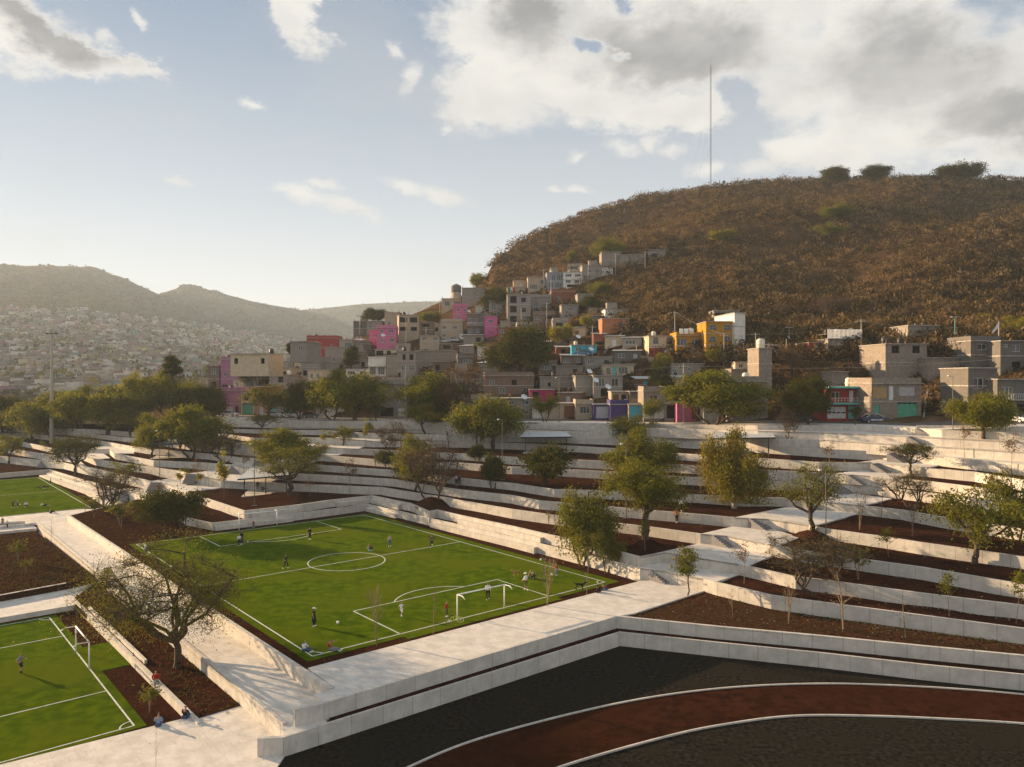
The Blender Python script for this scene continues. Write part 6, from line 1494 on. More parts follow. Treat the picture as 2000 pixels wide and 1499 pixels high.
body('sit', dict(pel=(0,0,.12), che=(0,.03,.46), nek=(0,.0,.63), hea=(0,-.03,.78), shl=(-.19,.02,.56), ell=(-.27,-.10,.34), wrl=(-.16,-.32,.36), shr=(.19,.02,.56), elr=(.27,-.10,.34), wrr=(.16,-.32,.36), hpl=(-.10,-.02,.12), knl=(-.22,-.42,.30), anl=(-.10,-.66,.08), hpr=(.10,-.02,.12), knr=(.22,-.42,.30), anr=(.10,-.70,.08)), longs=True)
body('seat', dict(pel=(0,0,.12), che=(0,-.02,.46), nek=(0,-.06,.63), hea=(0,-.10,.77), shl=(-.19,-.02,.56), ell=(-.25,-.10,.32), wrl=(-.14,-.30,.24), shr=(.19,-.02,.56), elr=(.25,-.10,.32), wrr=(.14,-.30,.24), hpl=(-.10,-.02,.12), knl=(-.13,-.46,.12), anl=(-.12,-.50,-.30), hpr=(.10,-.02,.12), knr=(.13,-.46,.12), anr=(.12,-.50,-.30)), longs=True)
body('seatlong', dict(pel=(0,0,.12), che=(0,-.02,.46), nek=(0,-.04,.63), hea=(0,-.07,.78), shl=(-.19,-.02,.56), ell=(-.25,-.08,.34), wrl=(-.14,-.26,.28), shr=(.19,-.02,.56), elr=(.25,-.08,.34), wrr=(.14,-.26,.28), hpl=(-.10,-.02,.12), knl=(-.13,-.46,.12), anl=(-.12,-.50,-.30), hpr=(.10,-.02,.12), knr=(.13,-.46,.12), anr=(.12,-.50,-.30)), longs=True, longhair=True)
body('armsup', dict(pel=(0,0,.12), che=(0,.10,.44), nek=(0,.10,.61), hea=(0,.09,.76), shl=(-.19,.10,.54), ell=(-.22,-.16,.66), wrl=(-.16,-.34,.82), shr=(.19,.10,.54), elr=(.26,-.12,.60), wrr=(.22,-.34,.72), hpl=(-.10,-.02,.12), knl=(-.14,-.46,.16), anl=(-.12,-.86,.08), hpr=(.10,-.02,.12), knr=(.14,-.46,.18), anr=(.16,-.86,.08)))
body('lie', dict(pel=(0,0,.12), che=(.02,.36,.22), nek=(.03,.52,.32), hea=(.03,.64,.42), face=(0,-.8,.6), shl=(-.17,.42,.26), ell=(-.30,.46,.10), wrl=(-.30,.24,.06), shr=(.21,.42,.26), elr=(.30,.50,.08), wrr=(.34,.26,.06), hpl=(-.09,-.06,.12), knl=(-.14,-.44,.22), anl=(-.13,-.82,.08), hpr=(.09,-.06,.12), knr=(.12,-.46,.12), anr=(.14,-.88,.07)), longs=True)
body('crouch', dict(pel=(0,.10,.42), che=(0,-.16,.72), nek=(0,-.28,.86), hea=(0,-.36,.98), shl=(-.18,-.20,.80), ell=(-.22,-.38,.60), wrl=(-.16,-.54,.44), shr=(.18,-.20,.80), elr=(.22,-.38,.60), wrr=(.16,-.54,.44), hpl=(-.10,.08,.40), knl=(-.18,-.26,.48), anl=(-.14,-.02,.08), hpr=(.10,.08,.40), knr=(.18,-.22,.42), anr=(.14,.04,.08)))
body('lean', J_(pel=(0,0,.93), che=(.0,-.26,1.18), nek=(0,-.38,1.30), hea=(0,-.46,1.42), shl=(-.19,-.30,1.24), ell=(-.28,-.42,1.0), wrl=(-.24,-.50,.8), shr=(.19,-.30,1.24), elr=(.28,-.42,1.0), wrr=(.24,-.50,.8), knl=(-.13,-.1,.50), anl=(-.14,.2,.08), knr=(.11,.05,.46), anr=(.15,-.25,.08)), longs=True)
def setm(o, m): o.material_slots[0].link = 'OBJECT'; o.material_slots[0].material = m
def person(lab, px, py, hpx, pose, rz, shirt, trou, shoes='white', hair='hair', which=None, group=None, pos=None, standh=None, dz=0.0):
    g = pos if pos is not None else ground(px, py, which)
    if g is None: return
    B, Sm, Tm, Hm_, Hr, Cp, Sk, lo, hi = POSES[pose]; k = g.y/F; real = standh or hpx*k/(hi-max(lo, 0)) if pose not in ('seat', 'seatlong') else (standh or hpx*k/(hi+.05))
    s = real if standh is None else standh
    s = max(.55, min(1.12, s))
    t = thing('person', lab, 'person', (g.x, g.y, g.z+dz), math.radians(rz), group); t.scale = (s, s, s)
    obj('body', B, t); o = obj('shirt', Sm, t); setm(o, CL[shirt]); o = obj('trousers', Tm, t); setm(o, CL[trou]); o = obj('shoes', Hm_, t); setm(o, CL[shoes]); o = obj('hair', Hr, t); setm(o, M[hair])
    if Cp: obj('cap', Cp, t)
    if Sk: o = obj('skirt', Sk, t); setm(o, CL[trou])
    return t
PP = [
('young person in white top standing in front of a taller one near the far goal',467,1066,23,'stand',20,'white','black'),
('tall person dressed in black beside the white-topped one near the far goal',472,1064,28,'stand',-30,'black','black'),
('child in red shirt standing behind the far goal line by the wall',495,1031,15,'stand',0,'red','navy'),
('person in dark clothes alone near the far penalty arc',605,1054,25,'stand',60,'black','black'),
('person in dark clothes standing left of the centre circle',558,1111,29,'walk',150,'black','black'),
('person in pale shirt walking at the far left corner of the main pitch',284,1085,26,'walk',140,'white','grey'),
('small child in dark top with a turquoise ball near the centre circle',725,1076,16,'crouch',-60,'brown','navy'),
('long-haired person in rose top and jeans in the far half',761,1068,24,'walklong',0,'pinkish','jeans'),
('person in brown top lifting one leg by the halfway line',843,1070,26,'lift',180,'brown','black'),
('person with white cap and long black skirt near the near left corner',613,1224,38,'standcap',90,'black','black'),
('seated person in white shirt at the near left corner flag arc',594,1272,0,'sit',70,'white','jeans'),
('child in red sitting on the turf with both arms raised',645,1270,0,'armsup',75,'red','grey'),
('boy all in white running inside the penalty area',784,1205,30,'run',50,'white','white'),
('boy in red shirt standing left of the near goal',872,1205,32,'stand',70,'red','olive'),
('person in white hoodie walking away behind the near goal',953,1172,35,'walk',180,'white','black'),
('person in white hoodie and white cap with bare legs right of the near goal',1027,1153,35,'walkcap',-120,'white','brown'),
('orange-haired child crouching by a black dog near the right touchline',1040,1130,19,'crouch',-40,'cream','black','white','blond'),
('child in red jacket and light jeans near the right touchline',1087,1124,23,'stand',-30,'red','denim'),
('left one of two long-haired people in black sitting on the platform edge',1167,1158,0,'seatlong',150,'black','black'),
('right one of two long-haired people in dark red-black sitting on the platform edge',1180,1154,0,'seatlong',150,'brown','jeans'),
('person in orange top walking with a companion in white on the upper terrace',1322,1001,29,'walk',180,'orange','black'),
('long-haired person in white top walking beside the one in orange',1331,999,27,'walklong',190,'white','black'),
('person in pale jacket, left of a close couple behind the leafless mound tree',891,948,22,'stand',40,'lilac','black'),
('person in dark jacket, right of a close couple behind the leafless mound tree',897,947,21,'walk',-20,'navy','black'),
('person in dark jacket, left of a couple by the pinkish sapling',690,929,15,'stand',20,'black','navy'),
('person in brown coat, right of a couple by the pinkish sapling',695,929,16,'walk',-20,'brown','grey'),
('person leaning forward on the far left pitch',25,992,16,'lean',60,'olive','black'),
('standing person in white shirt beside the leaning one on the far left pitch',35,991,16,'stand',-30,'grey','black'),
('person in white sitting on the far left pitch',51,989,0,'sit',20,'white','black'),
('person lying on the far left pitch beside the seated one in white',86,988,0,'lie',80,'white','black'),
('dark-dressed person lying in the far part of the left pitch',79,954,0,'lie',70,'black','olive'),
('second dark-dressed person reclining in the far part of the left pitch',90,952,0,'lie',-60,'black','black'),
('person in dark clothes walking along the touchline of the far left pitch',99,946,13,'walk',-40,'brown','black'),
('person in black perched on the bleacher steps',119,934,0,'seat',-60,'black','black'),
('person in dark top sitting at the near edge of the far left pitch',99,1003,0,'sit',160,'black','navy'),
('person in olive clothes standing at the far left edge bench',5,1027,17,'stand',10,'olive','brown'),
('person in light shirt walking at the far left edge bench',14,1027,17,'walk',60,'lilac','black'),
('small dark seated figure on the plaza under the round bare tree',250,988,0,'sit',-80,'black','black'),
('player in grey shirt and black shorts walking on the lower left pitch',40,1316,41,'run',80,'grey','black','black'),
]
for r in PP:
    lab, px, py, h, po, rz, s1, s2 = r[:8]; kw = {}
    person(lab, px, py, h, po, rz, s1, s2, r[8] if len(r) > 8 else 'white', r[9] if len(r) > 9 else 'hair', standh=None if h else 1.0)
def onlevel(px, py, z): return P(px, py, z)
# people sitting on walls
person('person in red jacket and dark cap sitting on the low seat wall', 0, 0, 0, 'seat', 215-180, 'red', 'denim', pos=P(304,1332,-1.76), standh=1.05)
person('person in denim shirt sitting on the plaza edge, back to the camera', 0, 0, 0, 'seat', 190, 'denim', 'jeans', pos=P(309,1419,-1.9), standh=1.05)
person('person in black jacket sitting on the plaza edge, back to the camera', 0, 0, 0, 'seat', 170, 'black', 'jeans', pos=P(361,1404,-1.9), standh=1.05)

# ---------------------------------------------------------------- dogs
def dog(lab, px, py, rz, col, L=.75):
    g = ground(px, py); m = mat('fur_'+lab[:3], col, rough=.9)
    n = []; e = []
    def a(p, r, par=None):
        n.append((Vector(p), r)); i = len(n)-1
        if par is not None: e.append((par, i))
        return i
    hip = a((0, .30, .50), (.085, .10)); be = a((0, .08, .49), (.08, .09), hip); ch = a((0, -.20, .47), (.10, .135), be); nk = a((0, -.34, .58), .07, ch); hd = a((0, -.45, .68), .075, nk); mz = a((0, -.58, .65), .042, hd); a((0, -.66, .635), .03, mz)
    for s in (-1, 1):
        a((s*.055, -.41, .79), .016, hd)
        kn = a((s*.08, .22, .34), .055, hip); ho = a((s*.08, .38, .20), .028, kn); pa = a((s*.08, .33, .03), .026, ho); a((s*.08, .27, .02), .022, pa)
        el = a((s*.08, -.20, .30), .042, ch); wr = a((s*.08, -.19, .14), .024, el); pa = a((s*.08, -.20, .03), .024, wr); a((s*.08, -.26, .02), .022, pa)
    t1 = a((0, .42, .54), .028, hip); t2 = a((0, .56, .62), .02, t1); a((0, .66, .74), .012, t2)
    t = thing('dog', lab, 'dog', g, math.radians(rz)); t.scale = (L/.75,)*3; obj('body', skin('body', n, e, m), t)
dog('tan dog standing in the right half of the main pitch', 1007, 1125, -60, (.38, .20, .08)); dog('black dog walking along the near touchline on the right', 1133, 1153, 75, (.012, .012, .012), .95)
dog('small black dog beside the crouching orange-haired child', 1041, 1132, 80, (.015, .014, .013), .5)

# ---------------------------------------------------------------- balls, goals, bicycle
def ball(lab, px, py, c, r=.11, dz=0):
    g = ground(px, py); bm = bmesh.new(); bmesh.ops.create_icosphere(bm, subdivisions=3, radius=r)
    me = bpy.data.meshes.new('ball'); bm.to_mesh(me); bm.free(); me.polygons.foreach_set('use_smooth', [True]*len(me.polygons)); m = mat('ball_'+lab[:4], c, tuple(x*.35 for x in c), 9, .5, lo=.56, hi=.6); me.materials.append(m)
    o = obj('ball', me, None, g+Vector((0, 0, r+dz)), label=lab, category='ball')
ball('white football right of the person with the white cap', 660, 1219, (.75, .75, .72), .14); ball('turquoise ball at the feet of the small child', 721, 1077, (.05, .45, .55), .13); ball('white football beside the child in the red jacket', 1078, 1125, (.75, .75, .75), .14)
ball('pale green ball on the soil near the right touchline', 1057, 1096, (.35, .70, .45), .16); ball('football by the two people near the far goal', 484, 1060, (.6, .6, .6), .12); ball('white ball between the standing pair on the far left pitch', 39, 987, (.7, .7, .7), .13)
def goal(lab, p, q, h=2.3, back=.9):
    t = thing('goal', lab, 'goal', p); d = q-p; n_ = Vector((-d.y, d.x, 0)).normalized(); n_ = -n_ if (n_.y > 0) == (back > 0) else n_; bk = n_*abs(back)
    for s in (Vector((0, 0, 0)), d):
        b = MB(); b.tube(s, s+Vector((0, 0, h)), .06, n=10, cap=True); obj('post', b.mesh('post', M['white'], True), t)
        b = MB(); b.tube(s+Vector((0, 0, h)), s+bk*.7+Vector((0, 0, h+.05)), .04, n=8); b.tube(s+bk*.7+Vector((0, 0, h+.05)), s+bk+Vector((0, 0, h-.18)), .04, n=8, cap=True); obj('net_bracket', b.mesh('net_bracket', M['white'], True), t)
    b = MB(); b.tube(Vector((0, 0, h)), d+Vector((0, 0, h)), .06, n=10, cap=True); obj('crossbar', b.mesh('crossbar', M['white'], True), t)
goal('near white goal frame on the main pitch with a bicycle at its left post', P(893,1212,.05), P(985,1190,.05), 2.33, 1.2)
goal('far white goal frame on the main pitch below the terrace corner', P(467,1036,.05), P(541,1028,.05), 2.3, -1.2)
goal('white goal frame on the lower left pitch', P(174,1307,-2.35), P(148,1273,-2.35), 2.25, 1.2)
bk = thing('bicycle', 'small bicycle lying on the grass at the left post of the near goal', 'bicycle', P(888,1219,.06), math.radians(15)); M['limepaint'] = mat('lime_paint', (.45, .50, .08), rough=.4)
for cx in (-.52, .52):
    b = MB(); pr = None
    for i in range(21):
        a_ = 2*math.pi*i/20; q_ = Vector((cx+.31*math.cos(a_), .31*math.sin(a_)*.8, .34+.31*math.sin(a_)*.55))
        if pr is not None: b.tube(pr, q_, .022, n=5)
        pr = q_
    w_ = obj('wheel', b.mesh('wheel', M['limepaint' if cx > 0 else 'darkmetal']), bk); b = MB(); [b.tube((cx, 0, .34), (cx+.3*math.cos(a_), .3*math.sin(a_)*.8, .34+.3*math.sin(a_)*.55), .005, n=3) for a_ in [k*.524 for k in range(12)]]; obj('spokes', b.mesh('spokes', M['tin']), w_)
b = MB(); b.path([(-.52, 0, .34), (-.15, .25, .6), (.35, .25, .62), (.52, 0, .34)], .02, 6); b.path([(-.15, .25, .6), (-.02, -.02, .32), (.35, .25, .62)], .02, 6); b.path([(-.02, -.02, .32), (-.52, 0, .34)], .015, 5); obj('frame', b.mesh('frame', M['limepaint'], True), bk)
b = MB(); b.box((-.2, .32, .68), (.24, .12, .05)); obj('saddle', b.mesh('saddle', M['black']), bk); b = MB(); b.path([(.36, .26, .62), (.40, .34, .72), (.40, .1, .78), (.34, .55, .78)], .014, 5); obj('handlebar', b.mesh('handlebar', M['darkmetal']), bk)

# ---------------------------------------------------------------- vehicles
M['carglass'] = mat('car_glass', (.012, .015, .018), rough=.08, spec=.7); M['tyre'] = mat('tyre', (.015, .015, .015), rough=.9); M['rim'] = mat('rim', (.45, .45, .46), rough=.3, metal=.8); M['lamp'] = mat('headlight', (.75, .74, .68), rough=.2); M['tail'] = mat('tail_light', (.45, .02, .02), rough=.3)
def paint(n_, c): return mat('paint_'+n_, c, rough=.28, spec=.6)
PT = {'white': paint('white', (.66, .66, .66)), 'black': paint('black', (.012, .012, .014)), 'silver': paint('silver', (.42, .43, .45)), 'navy': paint('navy', (.012, .03, .09)), 'blue': paint('blue', (.03, .12, .24)), 'red': paint('red', (.35, .03, .03)), 'teal': paint('dark_teal', (.02, .05, .07))}
def section(prof, hw, taper, m, name, parent):
    """side profile (y along the car, z) closed, extruded to both sides with its upper points pulled in"""
    b = MB(); z0 = min(p[1] for p in prof); z1 = max(p[1] for p in prof); n = len(prof); L = []
    for s in (-1, 1):
        for lay, f in ((0, 1.0), (1, .93)):
            for (y, z) in prof:
                t = 1-taper*((z-z0)/(z1-z0))**1.6; L.append((s*hw*t*(1 if lay == 0 else 1), y, z)) if lay == 0 else None
    b.v = L
    for i in range(n): b.f.append((i, (i+1) % n, n+(i+1) % n, n+i)); 
    b.f.append(tuple(range(n-1, -1, -1))); b.f.append(tuple(range(n, 2*n))); b.uv = []; b.mi = [0]*len(b.f)
    me = b.mesh(name, m); o = obj(name, me, parent); bv = o.modifiers.new('bevel', 'BEVEL'); bv.width = .05; bv.segments = 2; bv.limit_method = 'ANGLE'; bv.angle_limit = .5; return o
def car(lab, pos, rz, col, kind='sedan', group='cars parked along the streets', s=1.0):
    t = thing('police_car' if kind == 'police' else 'pickup_truck' if kind == 'pickup' else 'parked_car', lab, 'pickup' if kind == 'pickup' else 'car', pos, math.radians(rz), group); t.scale = (s, s, s)
    if kind == 'pickup':
        bodyp = [(-2.6,.42),(-2.6,.85),(-2.45,1.0),(-1.45,1.08),(2.55,1.08),(2.6,.5),(2.45,.38),(-2.4,.34)]; cab = [(-1.5,1.06),(-.75,1.66),(-.5,1.72),(.55,1.72),(.75,1.66),(.95,1.06)]; wb = (-1.55, 1.6)
    elif kind == 'hatch':
        bodyp = [(-2.0,.40),(-2.0,.72),(-1.85,.86),(-1.0,.98),(1.75,1.0),(1.95,.85),(1.98,.45),(1.8,.3),(-1.8,.28)]; cab = [(-1.1,.96),(-.35,1.42),(0,1.48),(1.1,1.46),(1.4,1.38),(1.75,.98)]; wb = (-1.25, 1.22)
    else:
        bodyp = [(-2.35,.40),(-2.38,.66),(-2.2,.82),(-1.1,.95),(1.5,.98),(2.3,.95),(2.38,.5),(2.25,.30),(-2.2,.26)]; cab = [(-1.2,.93),(-.45,1.38),(-.1,1.45),(.75,1.45),(1.05,1.38),(1.75,.97)]; wb = (-1.45, 1.42)
    m = PT['navy' if kind == 'police' else col]
    bo = section(bodyp, .88, .06, m, 'body', t); ca = section(cab, .80, .20, M['carglass'], 'windows', t)
    z1 = max(p[1] for p in cab); ys = [p[0] for p in cab if p[1] > z1-.12]
    b = MB(); b.box((0, (min(ys)+max(ys))/2, z1+.005), (1.24, max(ys)-min(ys)+.12, .05)); 
    for s_ in (-1, 1):
        top = [p for p in cab if p[1] > z1-.12]
        b.tube((s_*.79, cab[0][0]+.02, cab[0][1]), (s_*.63, top[0][0], top[0][1]), .035, n=5); b.tube((s_*.79, cab[-1][0]-.02, cab[-1][1]), (s_*.63, top[-1][0], top[-1][1]), .035, n=5); b.tube((s_*.77, .25, cab[0][1]), (s_*.63, .25, z1), .03, n=5)
    obj('roof', b.mesh('roof', PT['white'] if kind == 'police' else m), t)
    for y in wb:
        for s_ in (-1, 1):
            b = MB(); b.tube((s_*.72, y, .33), (s_*.92, y, .33), .33, n=18, cap=True); w = obj('wheel', b.mesh('wheel', M['tyre']), t); b = MB(); b.tube((s_*.90, y, .33), (s_*.935, y, .33), .20, n=14, cap=True); obj('rim', b.mesh('rim', M['rim']), w)
    y0, y1 = bodyp[1][0], max(p[0] for p in bodyp)
    for s_ in (-1, 1):
        b = MB(); b.box((s_*.62, y0+.06, .72), (.34, .16, .15)); obj('headlight', b.mesh('headlight', M['lamp']), t)
        b = MB(); b.box((s_*.66, y1-.03, .80), (.26, .10, .15)); obj('tail_light', b.mesh('tail_light', M['tail']), t)
    if kind == 'pickup':
        b = MB(); b.box((0, 1.75, 1.09), (1.45, 1.5, .04)); obj('cargo_bed', b.mesh('cargo_bed', M['black']), t)
        b = MB(); b.path([(-.75, .98, 1.1), (-.75, 1.05, 1.62), (.75, 1.05, 1.62), (.75, .98, 1.1)], .03, 6); b.path([(-.75, 1.05, 1.62), (-.78, 2.3, 1.35), (-.78, 2.35, 1.1)], .025, 6); b.path([(.75, 1.05, 1.62), (.78, 2.3, 1.35), (.78, 2.35, 1.1)], .025, 6); obj('roll_bar', b.mesh('roll_bar', M['darkmetal']), t)
    if kind == 'police':
        b = MB(); b.box((0, .2, z1+.10), (1.1, .28, .12)); obj('light_bar', b.mesh('light_bar', M['tail']), t)
        for s_ in (-1, 1):
            b = MB(); b.quad((s_*.893, -1.0, .42), (s_*.893, 1.0, .42), (s_*.888, 1.0, .66), (s_*.888, -1.0, .66)) if s_ > 0 else b.quad((s_*.893, 1.0, .42), (s_*.893, -1.0, .42), (s_*.888, -1.0, .66), (s_*.888, 1.0, .66)); obj('door_stripe', b.mesh('door_stripe', PT['white']), t)
            fc = bpy.data.curves.new('lettering', 'FONT'); fc.body = 'POLICIA'; fc.size = .26; fc.align_x = 'CENTER'; fc.extrude = .004; fo = bpy.data.objects.new('x', fc); COL.objects.link(fo)
            me = bpy.data.meshes.new_from_object(fo.evaluated_get(bpy.context.evaluated_depsgraph_get())); bpy.data.objects.remove(fo); me.name = 'lettering'; me.materials.clear(); me.materials.append(PT['navy'])
            l_ = obj('lettering', me, t, (s_*.905, 0, .455)); l_.rotation_euler = (math.radians(90), 0, math.radians(90*s_))
        b = MB(); b.box((0, -1.75, .915), (1.2, .7, .02)); obj('hood_patch', b.mesh('hood_patch', PT['white']), t)
    return t
car('police car, navy and white, parked by the green-gated house', roadpos(1708, 8), 92, 'navy', 'police', s=1.06)
car('black car parked under the round dark street tree', roadpos(1566, 9), 88, 'black', 'hatch')
car('silver car half hidden at the right end of the street', roadpos(1984, 9), 20, 'silver', 'hatch')
car('white sedan parked in front of the mauve pink house', roadpos(449, 9.5), 75, 'white', 'sedan')
car('dark blue car left of the white sedan by the mauve pink house', roadpos(402, 9.5), 80, 'blue', 'hatch')
car('silver car parked under the airy street tree', roadpos(530, 9), 88, 'silver', 'sedan')
car('white car half hidden behind street tree trunks', roadpos(562, 9), 88, 'white', 'hatch')
car('second white car close behind the black parked hatchback', roadpos(578, 9.6), 88, 'white', 'sedan')
car('black hatchback parked before the sunlit white wall', roadpos(606, 7.5), 94, 'black', 'hatch')
def upcar(lab, px, py, rz, col, kind, s=1.0):
    g = ground(px, py, HB); car(lab, g+Vector((0, 0, .55)), rz, col, kind, s=s)
upcar('white pickup truck parked beside the tall yellow house', 1453, 695, 268, 'white', 'pickup'); upcar('dark teal pickup truck in front of the left yellow house', 1362, 697, 88, 'teal', 'pickup')
upcar('white and blue car in front of the turquoise house', 1138, 698, 270, 'blue', 'sedan'); upcar('white van-like car at the head of the sloping road', 911, 668, 75, 'white', 'hatch')
upcar('white sedan lower on the sloping road', 868, 673, 80, 'white', 'sedan'); upcar('cream car between the two white ones on the sloping road', 888, 671, 80, 'silver', 'hatch')
upcar('white car beside the orange sheds on the upper road', 1514, 696, 90, 'white', 'hatch'); upcar('white pickup near the left skyline houses', 702, 670, 60, 'white', 'pickup')
upcar('silver car behind the arched house bush', 1312, 697, 88, 'silver', 'hatch')

# ---------------------------------------------------------------- pavilions with table
M['roofwhite'] = mat('pavilion_roof_sheet', (.60, .63, .66), rough=.35, metal=.2)
def pavilion(lab, quad, z, h, tab, posts):
    """quad: four ground corners in photo px on level z"""
    c = [P(x, y, z) for x, y in quad]; ctr = sum(c, Vector())/4; t = thing('pavilion', lab, 'pavilion', (ctr.x, ctr.y, z)); L = [p-Vector((ctr.x, ctr.y, z)) for p in c]
    b = MB(); b.poly([(p.x*.98, p.y*.98, .03) for p in L]); b2 = [(p.x*.98, p.y*.98, -.2) for p in L]
    for i in range(4): b.quad(b2[i], b2[(i+1) % 4], (L[(i+1) % 4].x*.98, L[(i+1) % 4].y*.98, .03), (L[i].x*.98, L[i].y*.98, .03))
    obj('floor', b.mesh('floor', M['slab']), t)
    b = MB(); tp = [Vector((p.x*1.12, p.y*1.12, h+(.0 if i in (0, 1) else .12))) for i, p in enumerate(L)]; b.poly([p+Vector((0, 0, .26)) for p in tp]); obj('roof', b.mesh('roof', M['roofwhite']), t)
    b = MB()
    for i in range(4):
        a_, c_ = tp[i], tp[(i+1) % 4]; b.quad(a_, c_, c_+Vector((0, 0, .255)), a_+Vector((0, 0, .255)))
    b.poly([p for p in reversed(tp)]); obj('fascia', b.mesh('fascia', M['darkmetal']), t)
    for f in posts:
        p = (L[0]*(1-f[0])+L[1]*f[0])*(1-f[1])+(L[3]*(1-f[0])+L[2]*f[0])*f[1]; b = MB(); b.box((p.x, p.y, h/2+.03), (.14, .14, h)); obj('post', b.mesh('post', M['darkmetal']), t)
    for k_, (fx, fy) in enumerate(tab):
        p = ctr+(L[1]-L[0])*(fx-.5)+(L[3]-L[0])*(fy-.5); rz = math.atan2((L[1]-L[0]).y, (L[1]-L[0]).x)
        tt = thing('picnic_table', 'concrete picnic table with benches under the '+lab.split(' pavilion')[0]+' pavilion', 'table', (p.x, p.y, z+.03), rz)
        b = MB(); b.box((0, 0, .74), (2.6, .8, .10)); obj('tabletop', b.mesh('tabletop', M['concrete']), tt)
        for sx in (-.8, .8): b = MB(); b.box((sx, 0, .34), (.25, .5, .69)); obj('leg', b.mesh('leg', M['concrete']), tt)
        for sy in (-1, 1): b = MB(); b.box((0, sy*.85, .22), (2.3, .42, .44)); obj('bench', b.mesh('bench', M['concrete']), tt)
    return t
p4 = [(.06, .06), (.94, .06), (.94, .94), (.06, .94), (.5, .06), (.5, .94)]
pavilion('middle pavilion with dark posts and pale roof', [(1020,886),(1112,885),(1098,872),(1032,872)], wz('G', 1060)-.1, 2.9, [(.45, .5)], p4)
pavilion('left pavilion with sky-reflecting roof above the far goal', [(470,971),(566,962),(548,948),(492,950)], wz('B', 520)-.1, 2.9, [(.5, .5)], p4)
pavilion('far left pavilion half hidden by olive trees', [(292,897),(366,894),(362,886),(312,887)], wz('D', 330)-.1, 2.9, [(.5, .5)], p4)
pavilion('right pavilion behind the weeping golden tree', [(1396,894),(1508,892),(1500,880),(1404,880)], wz('H', 1450)-.15, 2.9, [(.5, .5)], p4)
g = ground(1078, 879); person('person in black hunched at the middle pavilion table', 0, 0, 0, 'sit', 90, 'black', 'black', pos=P(1076,880,wz('G',1060))+Vector((0,0,.35)), standh=1.0)
person('person in black standing under the left pavilion', 0, 0, 24, 'stand', 0, 'black', 'black', pos=P(503,958,wz('B',500)-.05), standh=1.0)
person('person in black sitting under the left pavilion', 0, 0, 24, 'sit', 60, 'black', 'black', pos=P(512,958,wz('B',500)+.35), standh=1.0)

# ---------------------------------------------------------------- lamps, poles, wires, masts
M['galv'] = mat('galvanised_steel', (.10, .09, .08), (.14, .13, .11), 5, .5, metal=.3); M['glasslamp'] = mat('lamp_glass', (.60, .58, .52), rough=.3)
def lamp(lab, px, py, hpx, r=.055, single=True, m='galv', which=None):
    g = roadpos(px, 1.2) if 'street' in lab else ground(px, py, which)
    if g is None: return
    h = hpx*g.y/F; t = thing('street_lamp', lab, 'lamp post', g); b = MB(); b.tube((0, 0, 0), (0, 0, h), r*1.3, r*.8, 8); b.box((0, 0, .03), (.9, .5, .06)); obj('pole', b.mesh('pole', M[m]), t)
    b = MB(); b.tube((0, 0, h-.05), (-.55, 0, h+.05), .03, n=6); obj('arm', b.mesh('arm', M[m]), t); b = MB(); b.lathe([(0, -.16), (.14, -.10), (.22, 0), (.18, .08), (0, .12)], (-.62, 0, h+.02), 12); obj('lamp_head', b.mesh('lamp_head', M['glasslamp'], True), t)
for a_ in (('tall terrace lamp post in front of the open-crowned tree',1613,1082,188),('lamp post between the dense tree and the forked tree on the mound',1223,1013,145),('lamp post behind the palm-like dark trees left of the middle pavilion',981,938,118),('slim lamp post left of the left pavilion roof',497,988,120),('slim lamp post right of the far left pavilion',312,938,96),
           ('lamp post on the street before the long brown house',1092,822,86),('lamp post on the street right of the green-gated house',1861,828,120),('lamp post on the street at the mauve pink house',465,817,66),('lamp post beside the dark broad tree on the left street',728,817,80),('lamp post at the street left of the tall stone tower',795,820,84)): lamp(*a_)
def pole(lab, px, py, hpx, which=None, r=.13, arm=True, Y=None):
    g = roadpos(px, 3) if 'on the street' in lab else ground(px, py, which) or Q(px, py, 160); h = hpx*g.y/F; t = thing('utility_pole', lab, 'utility pole', g-Vector((0, 0, .3))); b = MB(); b.tube((0, 0, 0), (0, 0, h+.3), r, r*.6, 8, cap=True); obj('pole', b.mesh('pole', M['rope'], True), t)
    if arm: b = MB(); b.box((0, 0, h-.3), (1.9, .10, .10)); obj('crossarm', b.mesh('crossarm', M['bark']), t); b = MB(); [b.lathe([(.04, 0), (.06, .06), (.03, .14), (0, .15)], (x_, 0, h-.25), 6) for x_ in (-.85, -.3, .3, .85)]; obj('insulator', b.mesh('insulator', M['white']), t)
    return Vector((g.x, g.y, g.z+h-.15))
